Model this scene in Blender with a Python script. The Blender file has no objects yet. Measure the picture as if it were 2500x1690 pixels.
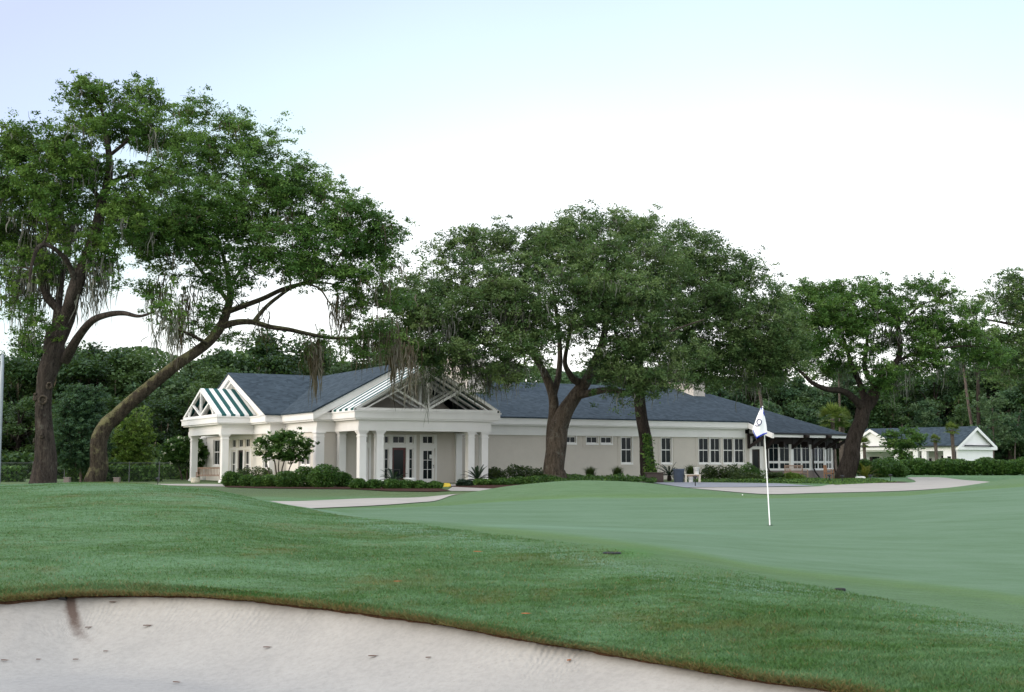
import bpy, math, random
import numpy as np
from mathutils import Vector

# ------------------------------------------------------------------ scene, camera, sky, sun
scene = bpy.context.scene
COL = scene.collection
RNG = np.random.default_rng(7)
random.seed(7)

FPX, EYE, HZN = 3100.0, 1.1, 1130.0          # focal length in photo pixels, eye height, horizon row (photo is 2500 x 1690)
PITCH = math.atan((HZN - 845.0) / FPX)
CP, SP = math.cos(PITCH), math.sin(PITCH)

cam_data = bpy.data.cameras.new('camera')
cam = bpy.data.objects.new('camera', cam_data)
COL.objects.link(cam)
cam.location = (0, 0, EYE)
cam.rotation_euler = (math.pi / 2 + PITCH, 0, 0)
cam_data.sensor_width = 36.0
cam_data.lens = 36.0 * FPX / 2500.0
cam_data.clip_start = 0.1
cam_data.clip_end = 6000.0
scene.camera = cam

scene.view_settings.view_transform = 'Standard'
scene.view_settings.look = 'None'
scene.view_settings.exposure = 0.0
scene.view_settings.gamma = 1.0
scene.render.engine = 'CYCLES'
scene.cycles.max_bounces = 7
scene.cycles.diffuse_bounces = 3
scene.cycles.glossy_bounces = 2
scene.cycles.transmission_bounces = 4
scene.cycles.transparent_max_bounces = 8
scene.cycles.use_denoising = True
scene.cycles.sample_clamp_indirect = 6.0

SUN_EL, SUN_AZ = math.radians(16), math.radians(246)      # azimuth clockwise from +Y
sun_dir = Vector((math.sin(SUN_AZ) * math.cos(SUN_EL), math.cos(SUN_AZ) * math.cos(SUN_EL), math.sin(SUN_EL)))
sl = bpy.data.lights.new('sun', 'SUN')
sl.energy = 1.2
sl.angle = math.radians(25)
sl.color = (1.0, 0.9, 0.8)
so = bpy.data.objects.new('sun', sl)
COL.objects.link(so)
so.location = (-30, -20, 40)
so.rotation_euler = (-sun_dir).to_track_quat('-Z', 'Y').to_euler()

world = bpy.data.worlds.new('World')
scene.world = world
world.use_nodes = True
wn, wl = world.node_tree.nodes, world.node_tree.links
wn.clear()
w_out = wn.new('ShaderNodeOutputWorld')
w_bg = wn.new('ShaderNodeBackground')
w_sky = wn.new('ShaderNodeTexSky')
w_sky.sky_type = 'NISHITA'
w_sky.sun_disc = False
w_sky.sun_elevation = SUN_EL
w_sky.sun_rotation = SUN_AZ
w_sky.air_density = 1.0
w_sky.dust_density = 1.5
# bright low sky beyond the clubhouse; unseen sky above and behind raised as fill
GL_EL, GL_AZ = math.radians(-30.4), math.radians(9)
glow = Vector((math.sin(GL_AZ) * math.cos(GL_EL), math.cos(GL_AZ) * math.cos(GL_EL), math.sin(GL_EL)))
w_tc = wn.new('ShaderNodeTexCoord')
w_nrm = wn.new('ShaderNodeVectorMath'); w_nrm.operation = 'NORMALIZE'
w_dot = wn.new('ShaderNodeVectorMath'); w_dot.operation = 'DOT_PRODUCT'
w_dot.inputs[1].default_value = glow
w_acos = wn.new('ShaderNodeMath'); w_acos.operation = 'ARCCOSINE'
w_noise = wn.new('ShaderNodeTexNoise'); w_noise.inputs['Scale'].default_value = 3.0; w_noise.inputs['Detail'].default_value = 3
w_nm = wn.new('ShaderNodeMath'); w_nm.operation = 'MULTIPLY_ADD'; w_nm.inputs[1].default_value = 0.05; w_nm.inputs[2].default_value = -0.025
w_add = wn.new('ShaderNodeMath'); w_add.operation = 'ADD'
w_deg = wn.new('ShaderNodeMath'); w_deg.operation = 'DIVIDE'; w_deg.inputs[1].default_value = math.pi
w_ramp = wn.new('ShaderNodeValToRGB')
cr = w_ramp.color_ramp
stops = [(28, (1.95, 1.9, 1.9)), (40, (1.4, 1.4, 1.4)), (44.8, (1.03, 1.06, 1.07)), (48.0, (.85, 1.0, 1.05)), (50.5, (.77, .93, 1.05)),
         (53.2, (.69, .81, 1.04)), (57.5, (.63, .69, 1.02)), (72, (.78, .84, 1.1)), (112, (1.72, 1.78, 1.88)), (180, (1.97, 1.98, 1.99))]
while len(cr.elements) < len(stops):
    cr.elements.new(0.5)
for e, (d, c) in zip(cr.elements, stops):
    e.position = d / 180.0
for e, (d, c) in zip(cr.elements, stops):
    e.color = (c[0] / 2, c[1] / 2, c[2] / 2, 1)
w_two = wn.new('ShaderNodeVectorMath'); w_two.operation = 'SCALE'; w_two.inputs['Scale'].default_value = 1.86
w_ssc = wn.new('ShaderNodeVectorMath'); w_ssc.operation = 'SCALE'; w_ssc.inputs['Scale'].default_value = 0.06
w_sum = wn.new('ShaderNodeVectorMath'); w_sum.operation = 'ADD'
wl.new(w_tc.outputs['Generated'], w_nrm.inputs[0])
wl.new(w_nrm.outputs[0], w_dot.inputs[0])
wl.new(w_nrm.outputs[0], w_noise.inputs['Vector'])
wl.new(w_noise.outputs['Fac'], w_nm.inputs[0])
wl.new(w_dot.outputs['Value'], w_acos.inputs[0])
wl.new(w_acos.outputs[0], w_add.inputs[0])
wl.new(w_nm.outputs[0], w_add.inputs[1])
wl.new(w_add.outputs[0], w_deg.inputs[0])
wl.new(w_deg.outputs[0], w_ramp.inputs[0])
wl.new(w_ramp.outputs[0], w_two.inputs[0])
wl.new(w_sky.outputs[0], w_ssc.inputs[0])
wl.new(w_two.outputs[0], w_sum.inputs[0])
wl.new(w_ssc.outputs[0], w_sum.inputs[1])
wl.new(w_sum.outputs[0], w_bg.inputs[0])
wl.new(w_bg.outputs[0], w_out.inputs[0])
w_bg.inputs[1].default_value = 1.0

# ------------------------------------------------------------------ measuring helpers
def ray(px, py):
    a = (px - 1250.0) / FPX
    b = (845.0 - py) / FPX
    return np.array([a, CP - b * SP, SP + b * CP])

def at(px, py, Y):                      # the point at depth Y
    d = ray(px, py)
    return np.array([0, 0, EYE]) + d * (Y / d[1])

def on_z(px, py, z=0.0):                # the point on a level plane
    d = ray(px, py)
    return np.array([0, 0, EYE]) + d * ((z - EYE) / d[2])

THETA = math.radians(29.0)
UX = np.array([math.cos(THETA), math.sin(THETA), 0.0])
VX = np.array([math.sin(THETA), -math.cos(THETA), 0.0])
ORG = at(1219, 1022.5, 80); ORG[2] = 0.0

def on_v(px, py, v):                    # clubhouse (u, v, z) on the plane v = const
    d = ray(px, py); c = np.array([0, 0, EYE])
    t = (v - (c - ORG) @ VX) / (d @ VX)
    p = c + d * t - ORG
    return p @ UX, v, p[2]

def on_u(px, py, u):
    d = ray(px, py); c = np.array([0, 0, EYE])
    t = (u - (c - ORG) @ UX) / (d @ UX)
    p = c + d * t - ORG
    return u, p @ VX, p[2]

def club(u, v, z=0.0):
    return ORG + UX * u + VX * v + np.array([0, 0, z])

def proj(p):
    x, y, z = p[..., 0], p[..., 1], p[..., 2] - EYE
    dep = y * CP + z * SP
    up = -y * SP + z * CP
    return 1250 + FPX * x / dep, 845 - FPX * up / dep

def lerp(a, b, t):
    return a + (b - a) * t

def pchip(xs, ys, x):
    xs = np.asarray(xs, float); ys = np.asarray(ys, float); x = np.clip(x, xs[0], xs[-1])
    h = np.diff(xs); d = np.diff(ys) / h
    m = np.zeros_like(ys)
    m[0], m[-1] = d[0], d[-1]
    for i in range(1, len(xs) - 1):
        if d[i - 1] * d[i] > 0:
            w1, w2 = 2 * h[i] + h[i - 1], h[i] + 2 * h[i - 1]
            m[i] = (w1 + w2) / (w1 / d[i - 1] + w2 / d[i])
    k = np.clip(np.searchsorted(xs, x) - 1, 0, len(xs) - 2)
    t = (x - xs[k]) / h[k]
    return ((2*t**3 - 3*t**2 + 1) * ys[k] + (t**3 - 2*t**2 + t) * h[k] * m[k]
            + (-2*t**3 + 3*t**2) * ys[k+1] + (t**3 - t**2) * h[k] * m[k+1])

# ------------------------------------------------------------------ object helpers
def tag(o, label=None, cat=None, group=None, kind=None):
    if label: o['label'] = label
    if cat: o['category'] = cat
    if group: o['group'] = group
    if kind: o['kind'] = kind
    return o

def empty(name, loc=(0, 0, 0), rz=0.0):
    o = bpy.data.objects.new(name, None)
    COL.objects.link(o)
    o.location = tuple(loc); o.rotation_euler = (0, 0, rz)
    o.empty_display_size = 0.3
    return o

def mesh_np(name, V, F, mat, parent=None, smooth=False, attrs=None, loc=None):
    """V (n,3); F list of (m,k) int arrays of equal sized faces"""
    me = bpy.data.meshes.new(name)
    V = np.ascontiguousarray(V, dtype=np.float32)
    me.vertices.add(len(V)); me.vertices.foreach_set('co', V.ravel())
    Fs = [np.asarray(f, dtype=np.int32) for f in F if len(f)]
    nl = sum(f.size for f in Fs); nf = sum(len(f) for f in Fs)
    me.loops.add(nl); me.polygons.add(nf)
    me.loops.foreach_set('vertex_index', np.concatenate([f.ravel() for f in Fs]))
    sizes = np.concatenate([np.full(len(f), f.shape[1], np.int32) for f in Fs])
    st = np.concatenate([[0], np.cumsum(sizes)[:-1]]).astype(np.int32)
    me.polygons.foreach_set('loop_start', st)
    if smooth:
        me.polygons.foreach_set('use_smooth', np.ones(nf, dtype=bool))
    me.update(calc_edges=True)
    if attrs:
        for an, (dom, arr) in attrs.items():
            a = me.attributes.new(an, 'FLOAT', dom)
            a.data.foreach_set('value', np.ascontiguousarray(arr, dtype=np.float32))
    me.materials.append(mat)
    o = bpy.data.objects.new(name, me)
    COL.objects.link(o)
    if parent is not None: o.parent = parent
    if loc is not None: o.location = tuple(loc)
    return o

class MB:
    """collects boxes, beams, polygons and tubes for ONE mesh"""
    def __init__(s): s.v = []; s.f = []
    def poly(s, pts):
        n = len(s.v); s.v += [tuple(p) for p in pts]; s.f.append(tuple(range(n, n + len(pts)))); return s
    def box(s, a, b):
        x0, y0, z0 = [min(p, q) for p, q in zip(a, b)]; x1, y1, z1 = [max(p, q) for p, q in zip(a, b)]
        n = len(s.v)
        s.v += [(x0,y0,z0),(x1,y0,z0),(x1,y1,z0),(x0,y1,z0),(x0,y0,z1),(x1,y0,z1),(x1,y1,z1),(x0,y1,z1)]
        s.f += [tuple(n + i for i in q) for q in ((0,3,2,1),(4,5,6,7),(0,1,5,4),(1,2,6,5),(2,3,7,6),(3,0,4,7))]
        return s
    def beam(s, p, q, w, h, up=(0, 0, 1)):
        p, q, up = Vector(p), Vector(q), Vector(up)
        d = (q - p).normalized(); side = d.cross(up)
        if side.length < 1e-4: side = d.cross(Vector((1, 0, 0)))
        side.normalize(); u2 = side.cross(d).normalized()
        n = len(s.v)
        for c in (p, q):
            for a, b in ((-1,-1),(1,-1),(1,1),(-1,1)):
                s.v.append(tuple(c + side * (a * w / 2) + u2 * (b * h / 2)))
        s.f += [tuple(n + i for i in k) for k in ((0,1,2,3),(7,6,5,4),(0,4,5,1),(1,5,6,2),(2,6,7,3),(3,7,4,0))]
        return s
    def slab(s, pts, off):
        """a flat polygon given a thickness vector"""
        n = len(s.v); k = len(pts); off = Vector(off)
        s.v += [tuple(p) for p in pts] + [tuple(Vector(p) + off) for p in pts]
        s.f.append(tuple(range(n, n + k))); s.f.append(tuple(range(n + 2*k - 1, n + k - 1, -1)))
        for i in range(k):
            j = (i + 1) % k
            s.f.append((n + i, n + k + i, n + k + j, n + j))
        return s
    def lathe(s, prof, c=(0, 0, 0), seg=16):
        n = len(s.v)
        for r, z in prof:
            for i in range(seg):
                a = 2 * math.pi * i / seg
                s.v.append((c[0] + r * math.cos(a), c[1] + r * math.sin(a), c[2] + z))
        for j in range(len(prof) - 1):
            for i in range(seg):
                k = (i + 1) % seg
                s.f.append((n + j*seg + i, n + j*seg + k, n + (j+1)*seg + k, n + (j+1)*seg + i))
        s.f.append(tuple(n + i for i in range(seg - 1, -1, -1)))
        s.f.append(tuple(n + (len(prof)-1)*seg + i for i in range(seg)))
        return s
    def tube(s, pts, rad, seg=6):
        pts = [Vector(p) for p in pts]; n0 = len(s.v)
        if not hasattr(rad, '__len__'): rad = [rad] * len(pts)
        ref = Vector((0.3, 0.9, 0.2)).normalized()
        for i, p in enumerate(pts):
            d = (pts[min(i+1, len(pts)-1)] - pts[max(i-1, 0)]).normalized()
            a = d.cross(ref)
            if a.length < 0.05: a = d.cross(Vector((1, 0, 0)))
            a.normalize(); b = d.cross(a)
            for k in range(seg):
                t = 2 * math.pi * k / seg
                s.v.append(tuple(p + a * (rad[i] * math.cos(t)) + b * (rad[i] * math.sin(t))))
        for i in range(len(pts) - 1):
            for k in range(seg):
                m = (k + 1) % seg
                s.f.append((n0 + i*seg + k, n0 + i*seg + m, n0 + (i+1)*seg + m, n0 + (i+1)*seg + k))
        s.f.append(tuple(n0 + k for k in range(seg))); e = n0 + (len(pts)-1)*seg
        s.f.append(tuple(e + k for k in range(seg - 1, -1, -1)))
        return s
    def build(s, name, mat, parent=None, smooth=False, bevel=0.0):
        me = bpy.data.meshes.new(name)
        me.from_pydata(s.v, [], s.f)
        if smooth:
            for p in me.polygons: p.use_smooth = True
        me.materials.append(mat)
        o = bpy.data.objects.new(name, me)
        COL.objects.link(o)
        if parent is not None: o.parent = parent
        if bevel:
            m = o.modifiers.new('bevel', 'BEVEL'); m.width = bevel; m.segments = 2; m.limit_method = 'ANGLE'
        return o

def copy_thing(root, loc=None, rz=None, sc=None, label=None):
    r = root.copy(); COL.objects.link(r)
    for ch in list(root.children):
        c = ch.copy(); COL.objects.link(c); c.parent = r
        for g in list(ch.children):
            d = g.copy(); COL.objects.link(d); d.parent = c
    if loc is not None: r.location = tuple(loc)
    if rz is not None: r.rotation_euler = (0, 0, rz)
    if sc is not None: r.scale = sc if hasattr(sc, '__len__') else (sc, sc, sc)
    if label: r['label'] = label
    return r

# ------------------------------------------------------------------ materials
class NT:
    def __init__(s, name):
        s.m = bpy.data.materials.new(name); s.m.use_nodes = True
        s.n, s.l = s.m.node_tree.nodes, s.m.node_tree.links
        s.n.clear()
        s.out = s.n.new('ShaderNodeOutputMaterial')
        s.b = s.n.new('ShaderNodeBsdfPrincipled')
        s.l.new(s.b.outputs[0], s.out.inputs[0])
        s.tc = s.n.new('ShaderNodeTexCoord')
    def noise(s, scale, detail=4, rough=0.55, vec=None, stretch=None, coord='Object'):
        t = s.n.new('ShaderNodeTexNoise')
        t.inputs['Scale'].default_value = scale; t.inputs['Detail'].default_value = detail; t.inputs['Roughness'].default_value = rough
        src = s.tc.outputs[coord] if vec is None else vec
        if stretch:
            mp = s.n.new('ShaderNodeMapping'); mp.inputs['Scale'].default_value = stretch
            s.l.new(src, mp.inputs[0]); src = mp.outputs[0]
        s.l.new(src, t.inputs['Vector'])
        return t.outputs['Fac']
    def ramp(s, fac, stops):
        r = s.n.new('ShaderNodeValToRGB')
        while len(r.color_ramp.elements) < len(stops): r.color_ramp.elements.new(0.5)
        for e, (p, c) in zip(r.color_ramp.elements, stops):
            e.position = p
        for e, (p, c) in zip(r.color_ramp.elements, stops):
            e.color = (c, c, c, 1) if not hasattr(c, '__len__') else (*c, 1)
        s.l.new(fac, r.inputs[0])
        return r.outputs[0]
    def mix(s, fac, a, b, mode='MIX'):
        x = s.n.new('ShaderNodeMix'); x.data_type = 'RGBA'; x.blend_type = mode
        for sock, val in ((x.inputs[0], fac), (x.inputs[6], a), (x.inputs[7], b)):
            if hasattr(val, 'node'): s.l.new(val, sock)
            elif hasattr(val, '__len__'): sock.default_value = (*val, 1)
            else: sock.default_value = val
        return x.outputs[2]
    def math(s, op, a, b=None, c=None):
        x = s.n.new('ShaderNodeMath'); x.operation = op
        for i, val in enumerate((a, b, c)):
            if val is None: continue
            if hasattr(val, 'node'): s.l.new(val, x.inputs[i])
            else: x.inputs[i].default_value = val
        return x.outputs[0]
    def attr(s, name):
        a = s.n.new('ShaderNodeAttribute'); a.attribute_name = name
        return a.outputs['Fac']
    def bump(s, h, strength=0.4, dist=0.02):
        b = s.n.new('ShaderNodeBump'); b.inputs['Strength'].default_value = strength; b.inputs['Distance'].default_value = dist
        s.l.new(h, b.inputs['Height']); s.l.new(b.outputs[0], s.b.inputs['Normal'])
    def col(s, c):
        if hasattr(c, 'node'): s.l.new(c, s.b.inputs['Base Color'])
        else: s.b.inputs['Base Color'].default_value = (*c, 1)
        return s
    def rough(s, r, spec=None):
        s.b.inputs['Roughness'].default_value = r
        if spec is not None: s.b.inputs['Specular IOR Level'].default_value = spec
        return s

def plain(name, c, r=0.6, var=0.12, scale=3.0, spec=0.35, bump=0.0, bscale=60, metal=0.0):
    t = NT(name)
    n = t.noise(scale, 5, 0.6)
    lo = tuple(x * (1 - var) for x in c); hi = tuple(min(1, x * (1 + var)) for x in c)
    t.col(t.ramp(n, [(0.3, lo), (0.7, hi)])).rough(r, spec)
    t.b.inputs['Metallic'].default_value = metal
    if bump: t.bump(t.noise(bscale, 4), bump, 0.01)
    return t.m

def leaf_mat(name, dark, mid, light, trans=0.28, scale=0.55, rough=0.5, rnd=False):
    t = NT(name)
    big = t.noise(scale, 3, 0.6)
    tint = t.attr('tint')
    f = t.math('ADD', t.math('MULTIPLY', big, 0.55), t.math('MULTIPLY', tint, 0.78))
    if rnd:
        oi = t.n.new('ShaderNodeObjectInfo'); f = t.math('ADD', f, t.math('MULTIPLY_ADD', oi.outputs['Random'], .44, -.2))
    c = t.ramp(f, [(0.32, dark), (0.6, mid), (0.92, light)])
    t.col(c).rough(rough, 0.25)
    tr = t.n.new('ShaderNodeBsdfTranslucent')
    t.l.new(t.mix(0.35, c, (0.2, 0.32, 0.04)), tr.inputs[0])
    mx = t.n.new('ShaderNodeMixShader'); mx.inputs[0].default_value = trans
    t.l.new(t.b.outputs[0], mx.inputs[1]); t.l.new(tr.outputs[0], mx.inputs[2])
    t.l.new(mx.outputs[0], t.out.inputs[0])
    return t.m

def bark_mat(name, dark, light, lichen=None, amount=0.5, top=False):
    t = NT(name)
    n1 = t.noise(3.2, 6, 0.65, stretch=(2.2, 2.2, 0.45))
    n2 = t.noise(14, 5, 0.7, stretch=(2.5, 2.5, 0.5))
    c = t.ramp(t.math('ADD', t.math('MULTIPLY', n1, .5), t.math('MULTIPLY', n2, .5)), [(0.40, dark), (0.60, light)])
    if lichen:
        p = t.noise(1.7, 6, 0.75)
        if top:
            g = t.n.new('ShaderNodeNewGeometry'); sx = t.n.new('ShaderNodeSeparateXYZ')
            t.l.new(g.outputs['Normal'], sx.inputs[0])
            p = t.math('ADD', p, t.math('MULTIPLY', sx.outputs[2], 0.24))
        k = t.ramp(p, [(0.62 - amount * .2 + (.025 if top else 0), 0.0), (0.76 - amount * .2 + (.025 if top else 0), 0.85)])
        c = t.mix(k, c, lichen)
    t.col(c).rough(0.92, 0.15)
    t.bump(t.math('ADD', n2, t.math('MULTIPLY', n1, 1.2)), 1.0, 0.12)
    return t.m

M = {}
M['trim'] = plain('white_trim', (.80, .79, .765), .45, .03, 1.3)
M['cream'] = plain('cream_stucco', (.70, .665, .60), .75, .04, 1.0, .2, .12, 90)
def brick_wall():
    t = NT('painted_brick')
    mp = t.n.new('ShaderNodeMapping'); mp.inputs['Rotation'].default_value = (math.pi / 2, 0, 0)
    t.l.new(t.tc.outputs['Object'], mp.inputs[0])
    br = t.n.new('ShaderNodeTexBrick')
    br.inputs['Scale'].default_value = 4.0; br.inputs['Mortar Size'].default_value = .018
    br.inputs['Color1'].default_value = (.63, .58, .515, 1); br.inputs['Color2'].default_value = (.60, .555, .495, 1)
    br.inputs['Mortar'].default_value = (.47, .435, .395, 1)
    t.l.new(mp.outputs[0], br.inputs['Vector'])
    t.col(t.mix(.35, br.outputs['Color'], t.ramp(t.noise(1.2, 6), [(.3, (.55, .505, .45)), (.7, (.65, .60, .53))]))).rough(.8, .2)
    t.bump(br.outputs['Fac'], .25, -.01)
    return t.m
M['wall'] = brick_wall()
def red_brick():
    t = NT('red_brick')
    mp = t.n.new('ShaderNodeMapping'); mp.inputs['Rotation'].default_value = (math.pi / 2, 0, 0)
    t.l.new(t.tc.outputs['Object'], mp.inputs[0])
    br = t.n.new('ShaderNodeTexBrick')
    br.inputs['Scale'].default_value = 4.5; br.inputs['Mortar Size'].default_value = .02
    br.inputs['Color1'].default_value = (.155, .128, .118, 1); br.inputs['Color2'].default_value = (.128, .108, .10, 1)
    br.inputs['Mortar'].default_value = (.33, .28, .25, 1)
    t.l.new(mp.outputs[0], br.inputs['Vector'])
    t.col(br.outputs['Color']).rough(.85, .2)
    return t.m
M['brick'] = red_brick()
def shingles():
    t = NT('blue_grey_shingles')
    vo = t.n.new('ShaderNodeTexVoronoi'); vo.inputs['Scale'].default_value = 3.6
    mp = t.n.new('ShaderNodeMapping'); mp.inputs['Scale'].default_value = (1, 1, 2.2)
    t.l.new(t.tc.outputs['Object'], mp.inputs[0]); t.l.new(mp.outputs[0], vo.inputs['Vector'])
    wv = t.n.new('ShaderNodeTexWave'); wv.bands_direction = 'Z'; wv.inputs['Scale'].default_value = 3.6; wv.inputs['Distortion'].default_value = .4
    t.l.new(t.tc.outputs['Object'], wv.inputs['Vector'])
    a = t.ramp(vo.outputs['Color'], [(.1, (.013, .024, .032)), (.9, (.058, .083, .103))])
    b = t.mix(.35, a, t.ramp(t.noise(.7, 6, .65), [(.3, (.020, .034, .044)), (.7, (.050, .071, .088))]))
    b = t.mix(t.math('MULTIPLY', t.ramp(wv.outputs['Fac'], [(0, 1.0), (.25, 0.0)]), .3), b, (.02, .03, .038))
    t.col(b).rough(.85, .18)
    t.bump(t.math('ADD', wv.outputs['Fac'], t.noise(30, 3)), .35, .02)
    return t.m
M['roof'] = shingles()
M['glass'] = NT('dark_window_glass').col((.004, .009, .010)).rough(.12, .16).m
M['glass_blue'] = NT('dim_window_glass').col((.006, .011, .013)).rough(.12, .14).m
M['brown'] = plain('dark_brown_timber', (.018, .012, .011), .6, .2, 6)
M['reddoor'] = plain('dark_red_door', (.085, .016, .013), .4, .2, 4)
M['teak'] = plain('weathered_teak', (.30, .205, .15), .75, .2, 8)
M['teak_warm'] = plain('warm_teak', (.33, .17, .09), .7, .2, 8)
def canopy_mat(name, axis, off, period, duty):
    t = NT(name)
    sx = t.n.new('ShaderNodeSeparateXYZ'); t.l.new(t.tc.outputs['Object'], sx.inputs[0])
    w = t.math('FRACT', t.math('DIVIDE', t.math('ADD', sx.outputs[axis], off), period))
    k = t.math('LESS_THAN', w, duty)
    c = t.mix(k, (.74, .75, .73), (.008, .075, .072))
    t.col(c).rough(.7, .2)
    return t.m
M['mulch'] = plain('pine_bark_mulch', (.055, .026, .018), .95, .5, 14, .1, .8, 40)
M['concrete'] = plain('pale_concrete', (.36, .337, .30), .85, .1, .6, .2, .2, 25)
M['asphalt'] = plain('blue_grey_paving', (.25, .26, .285), .9, .15, .8, .15, .25, 30)
M['metal'] = plain('galvanised_metal', (.25, .28, .30), .45, .1, 5, .5, 0, 1, .6)
M['fence_metal'] = plain('dull_fence_metal', (.10, .11, .115), .6, .1, 5, .3, 0, 1, .4)
M['bin_blue'] = plain('blue_grey_plastic', (.065, .085, .12), .5, .1, 4)
M['bin_brown'] = plain('brown_planter', (.075, .055, .05), .6, .15, 4)
M['white_plastic'] = plain('white_plastic', (.72, .72, .70), .4, .05, 4)
M['stone_pot'] = plain('cream_stone', (.58, .54, .45), .8, .1, 5)
M['yellow'] = plain('yellow_paint', (.62, .47, .06), .6, .1, 5)
M['black'] = plain('black_metal', (.012, .013, .014), .45, .1, 5)
M['cloth_white'] = plain('white_flag_cloth', (.86, .86, .86), .75, .02, 5)
M['blue'] = plain('royal_blue', (.012, .03, .42), .6, .05, 5)
M['navy'] = plain('navy_print', (.012, .015, .10), .7, .05, 5)
M['stick'] = plain('white_fibreglass', (.82, .82, .80), .35, .03, 5)
M['bark'] = bark_mat('grey_brown_oak_bark', (.018, .0145, .0125), (.085, .070, .058), (.16, .16, .13), .25)
M['bark_moss'] = bark_mat('lichen_covered_bark', (.022, .017, .013), (.10, .083, .06), (.23, .225, .11), .55, True)
M['bark_mid'] = bark_mat('tan_oak_bark', (.035, .029, .023), (.14, .115, .088), (.17, .17, .14), .35)
M['bark_dark'] = bark_mat('dark_oak_bark', (.014, .011, .009), (.062, .050, .041))
M['bark_pine'] = bark_mat('pine_bark', (.07, .055, .047), (.19, .155, .13))
M['twig'] = bark_mat('twig_bark', (.05, .04, .032), (.16, .135, .11))
M['leaf_a'] = leaf_mat('oak_leaves', (.012, .040, .008), (.060, .135, .024), (.15, .24, .05), .27)
M['leaf_b'] = leaf_mat('live_oak_leaves', (.016, .046, .016), (.070, .132, .042), (.16, .225, .08), .27)
M['leaf_c'] = leaf_mat('bright_oak_leaves', (.012, .042, .010), (.058, .138, .028), (.14, .24, .052), .27)
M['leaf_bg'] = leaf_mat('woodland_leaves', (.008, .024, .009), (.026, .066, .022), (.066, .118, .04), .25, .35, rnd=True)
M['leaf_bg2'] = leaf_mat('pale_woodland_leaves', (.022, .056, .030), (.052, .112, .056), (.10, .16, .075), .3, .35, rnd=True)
M['leaf_hedge'] = leaf_mat('vine_hedge_leaves', (.020, .060, .012), (.060, .145, .026), (.12, .22, .05), .3, .9)
M['leaf_lime'] = leaf_mat('yellow_green_leaves', (.035, .08, .012), (.09, .165, .026), (.16, .24, .045), .35, .6)
M['leaf_shrub'] = leaf_mat('shrub_leaves', (.012, .042, .009), (.038, .105, .018), (.095, .18, .04), .28, 1.6)
M['leaf_azalea'] = leaf_mat('loose_shrub_leaves', (.016, .032, .012), (.04, .07, .022), (.08, .11, .035), .25, 1.4)
M['leaf_yellow'] = leaf_mat('yellowing_fern_leaves', (.07, .085, .012), (.13, .14, .02), (.2, .19, .04), .3, 1.4)
M['leaf_palm'] = leaf_mat('dark_palm_fronds', (.007, .017, .012), (.014, .032, .02), (.03, .055, .03), .12, 1.6)
M['leaf_cabbage'] = leaf_mat('cabbage_palm_fronds', (.04, .075, .015), (.10, .15, .03), (.18, .22, .06), .32, 1.2)
M['flower'] = plain('cream_blossom', (.66, .68, .52), .7, .1, 8)
M['moss'] = leaf_mat('spanish_moss_strands', (.05, .05, .042), (.12, .122, .105), (.21, .21, .185), .25, .9, .9)
M['moss_brown'] = leaf_mat('brown_moss_strands', (.035, .024, .014), (.08, .06, .04), (.17, .155, .125), .2, .9, .9)

# ------------------------------------------------------------------ terrain: bunker, mounds, putting green, lawn
def zz(D, v):
    b = (845.0 - v) / FPX
    return EYE + D * (SP + b * CP) / (CP - b * SP)
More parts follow.
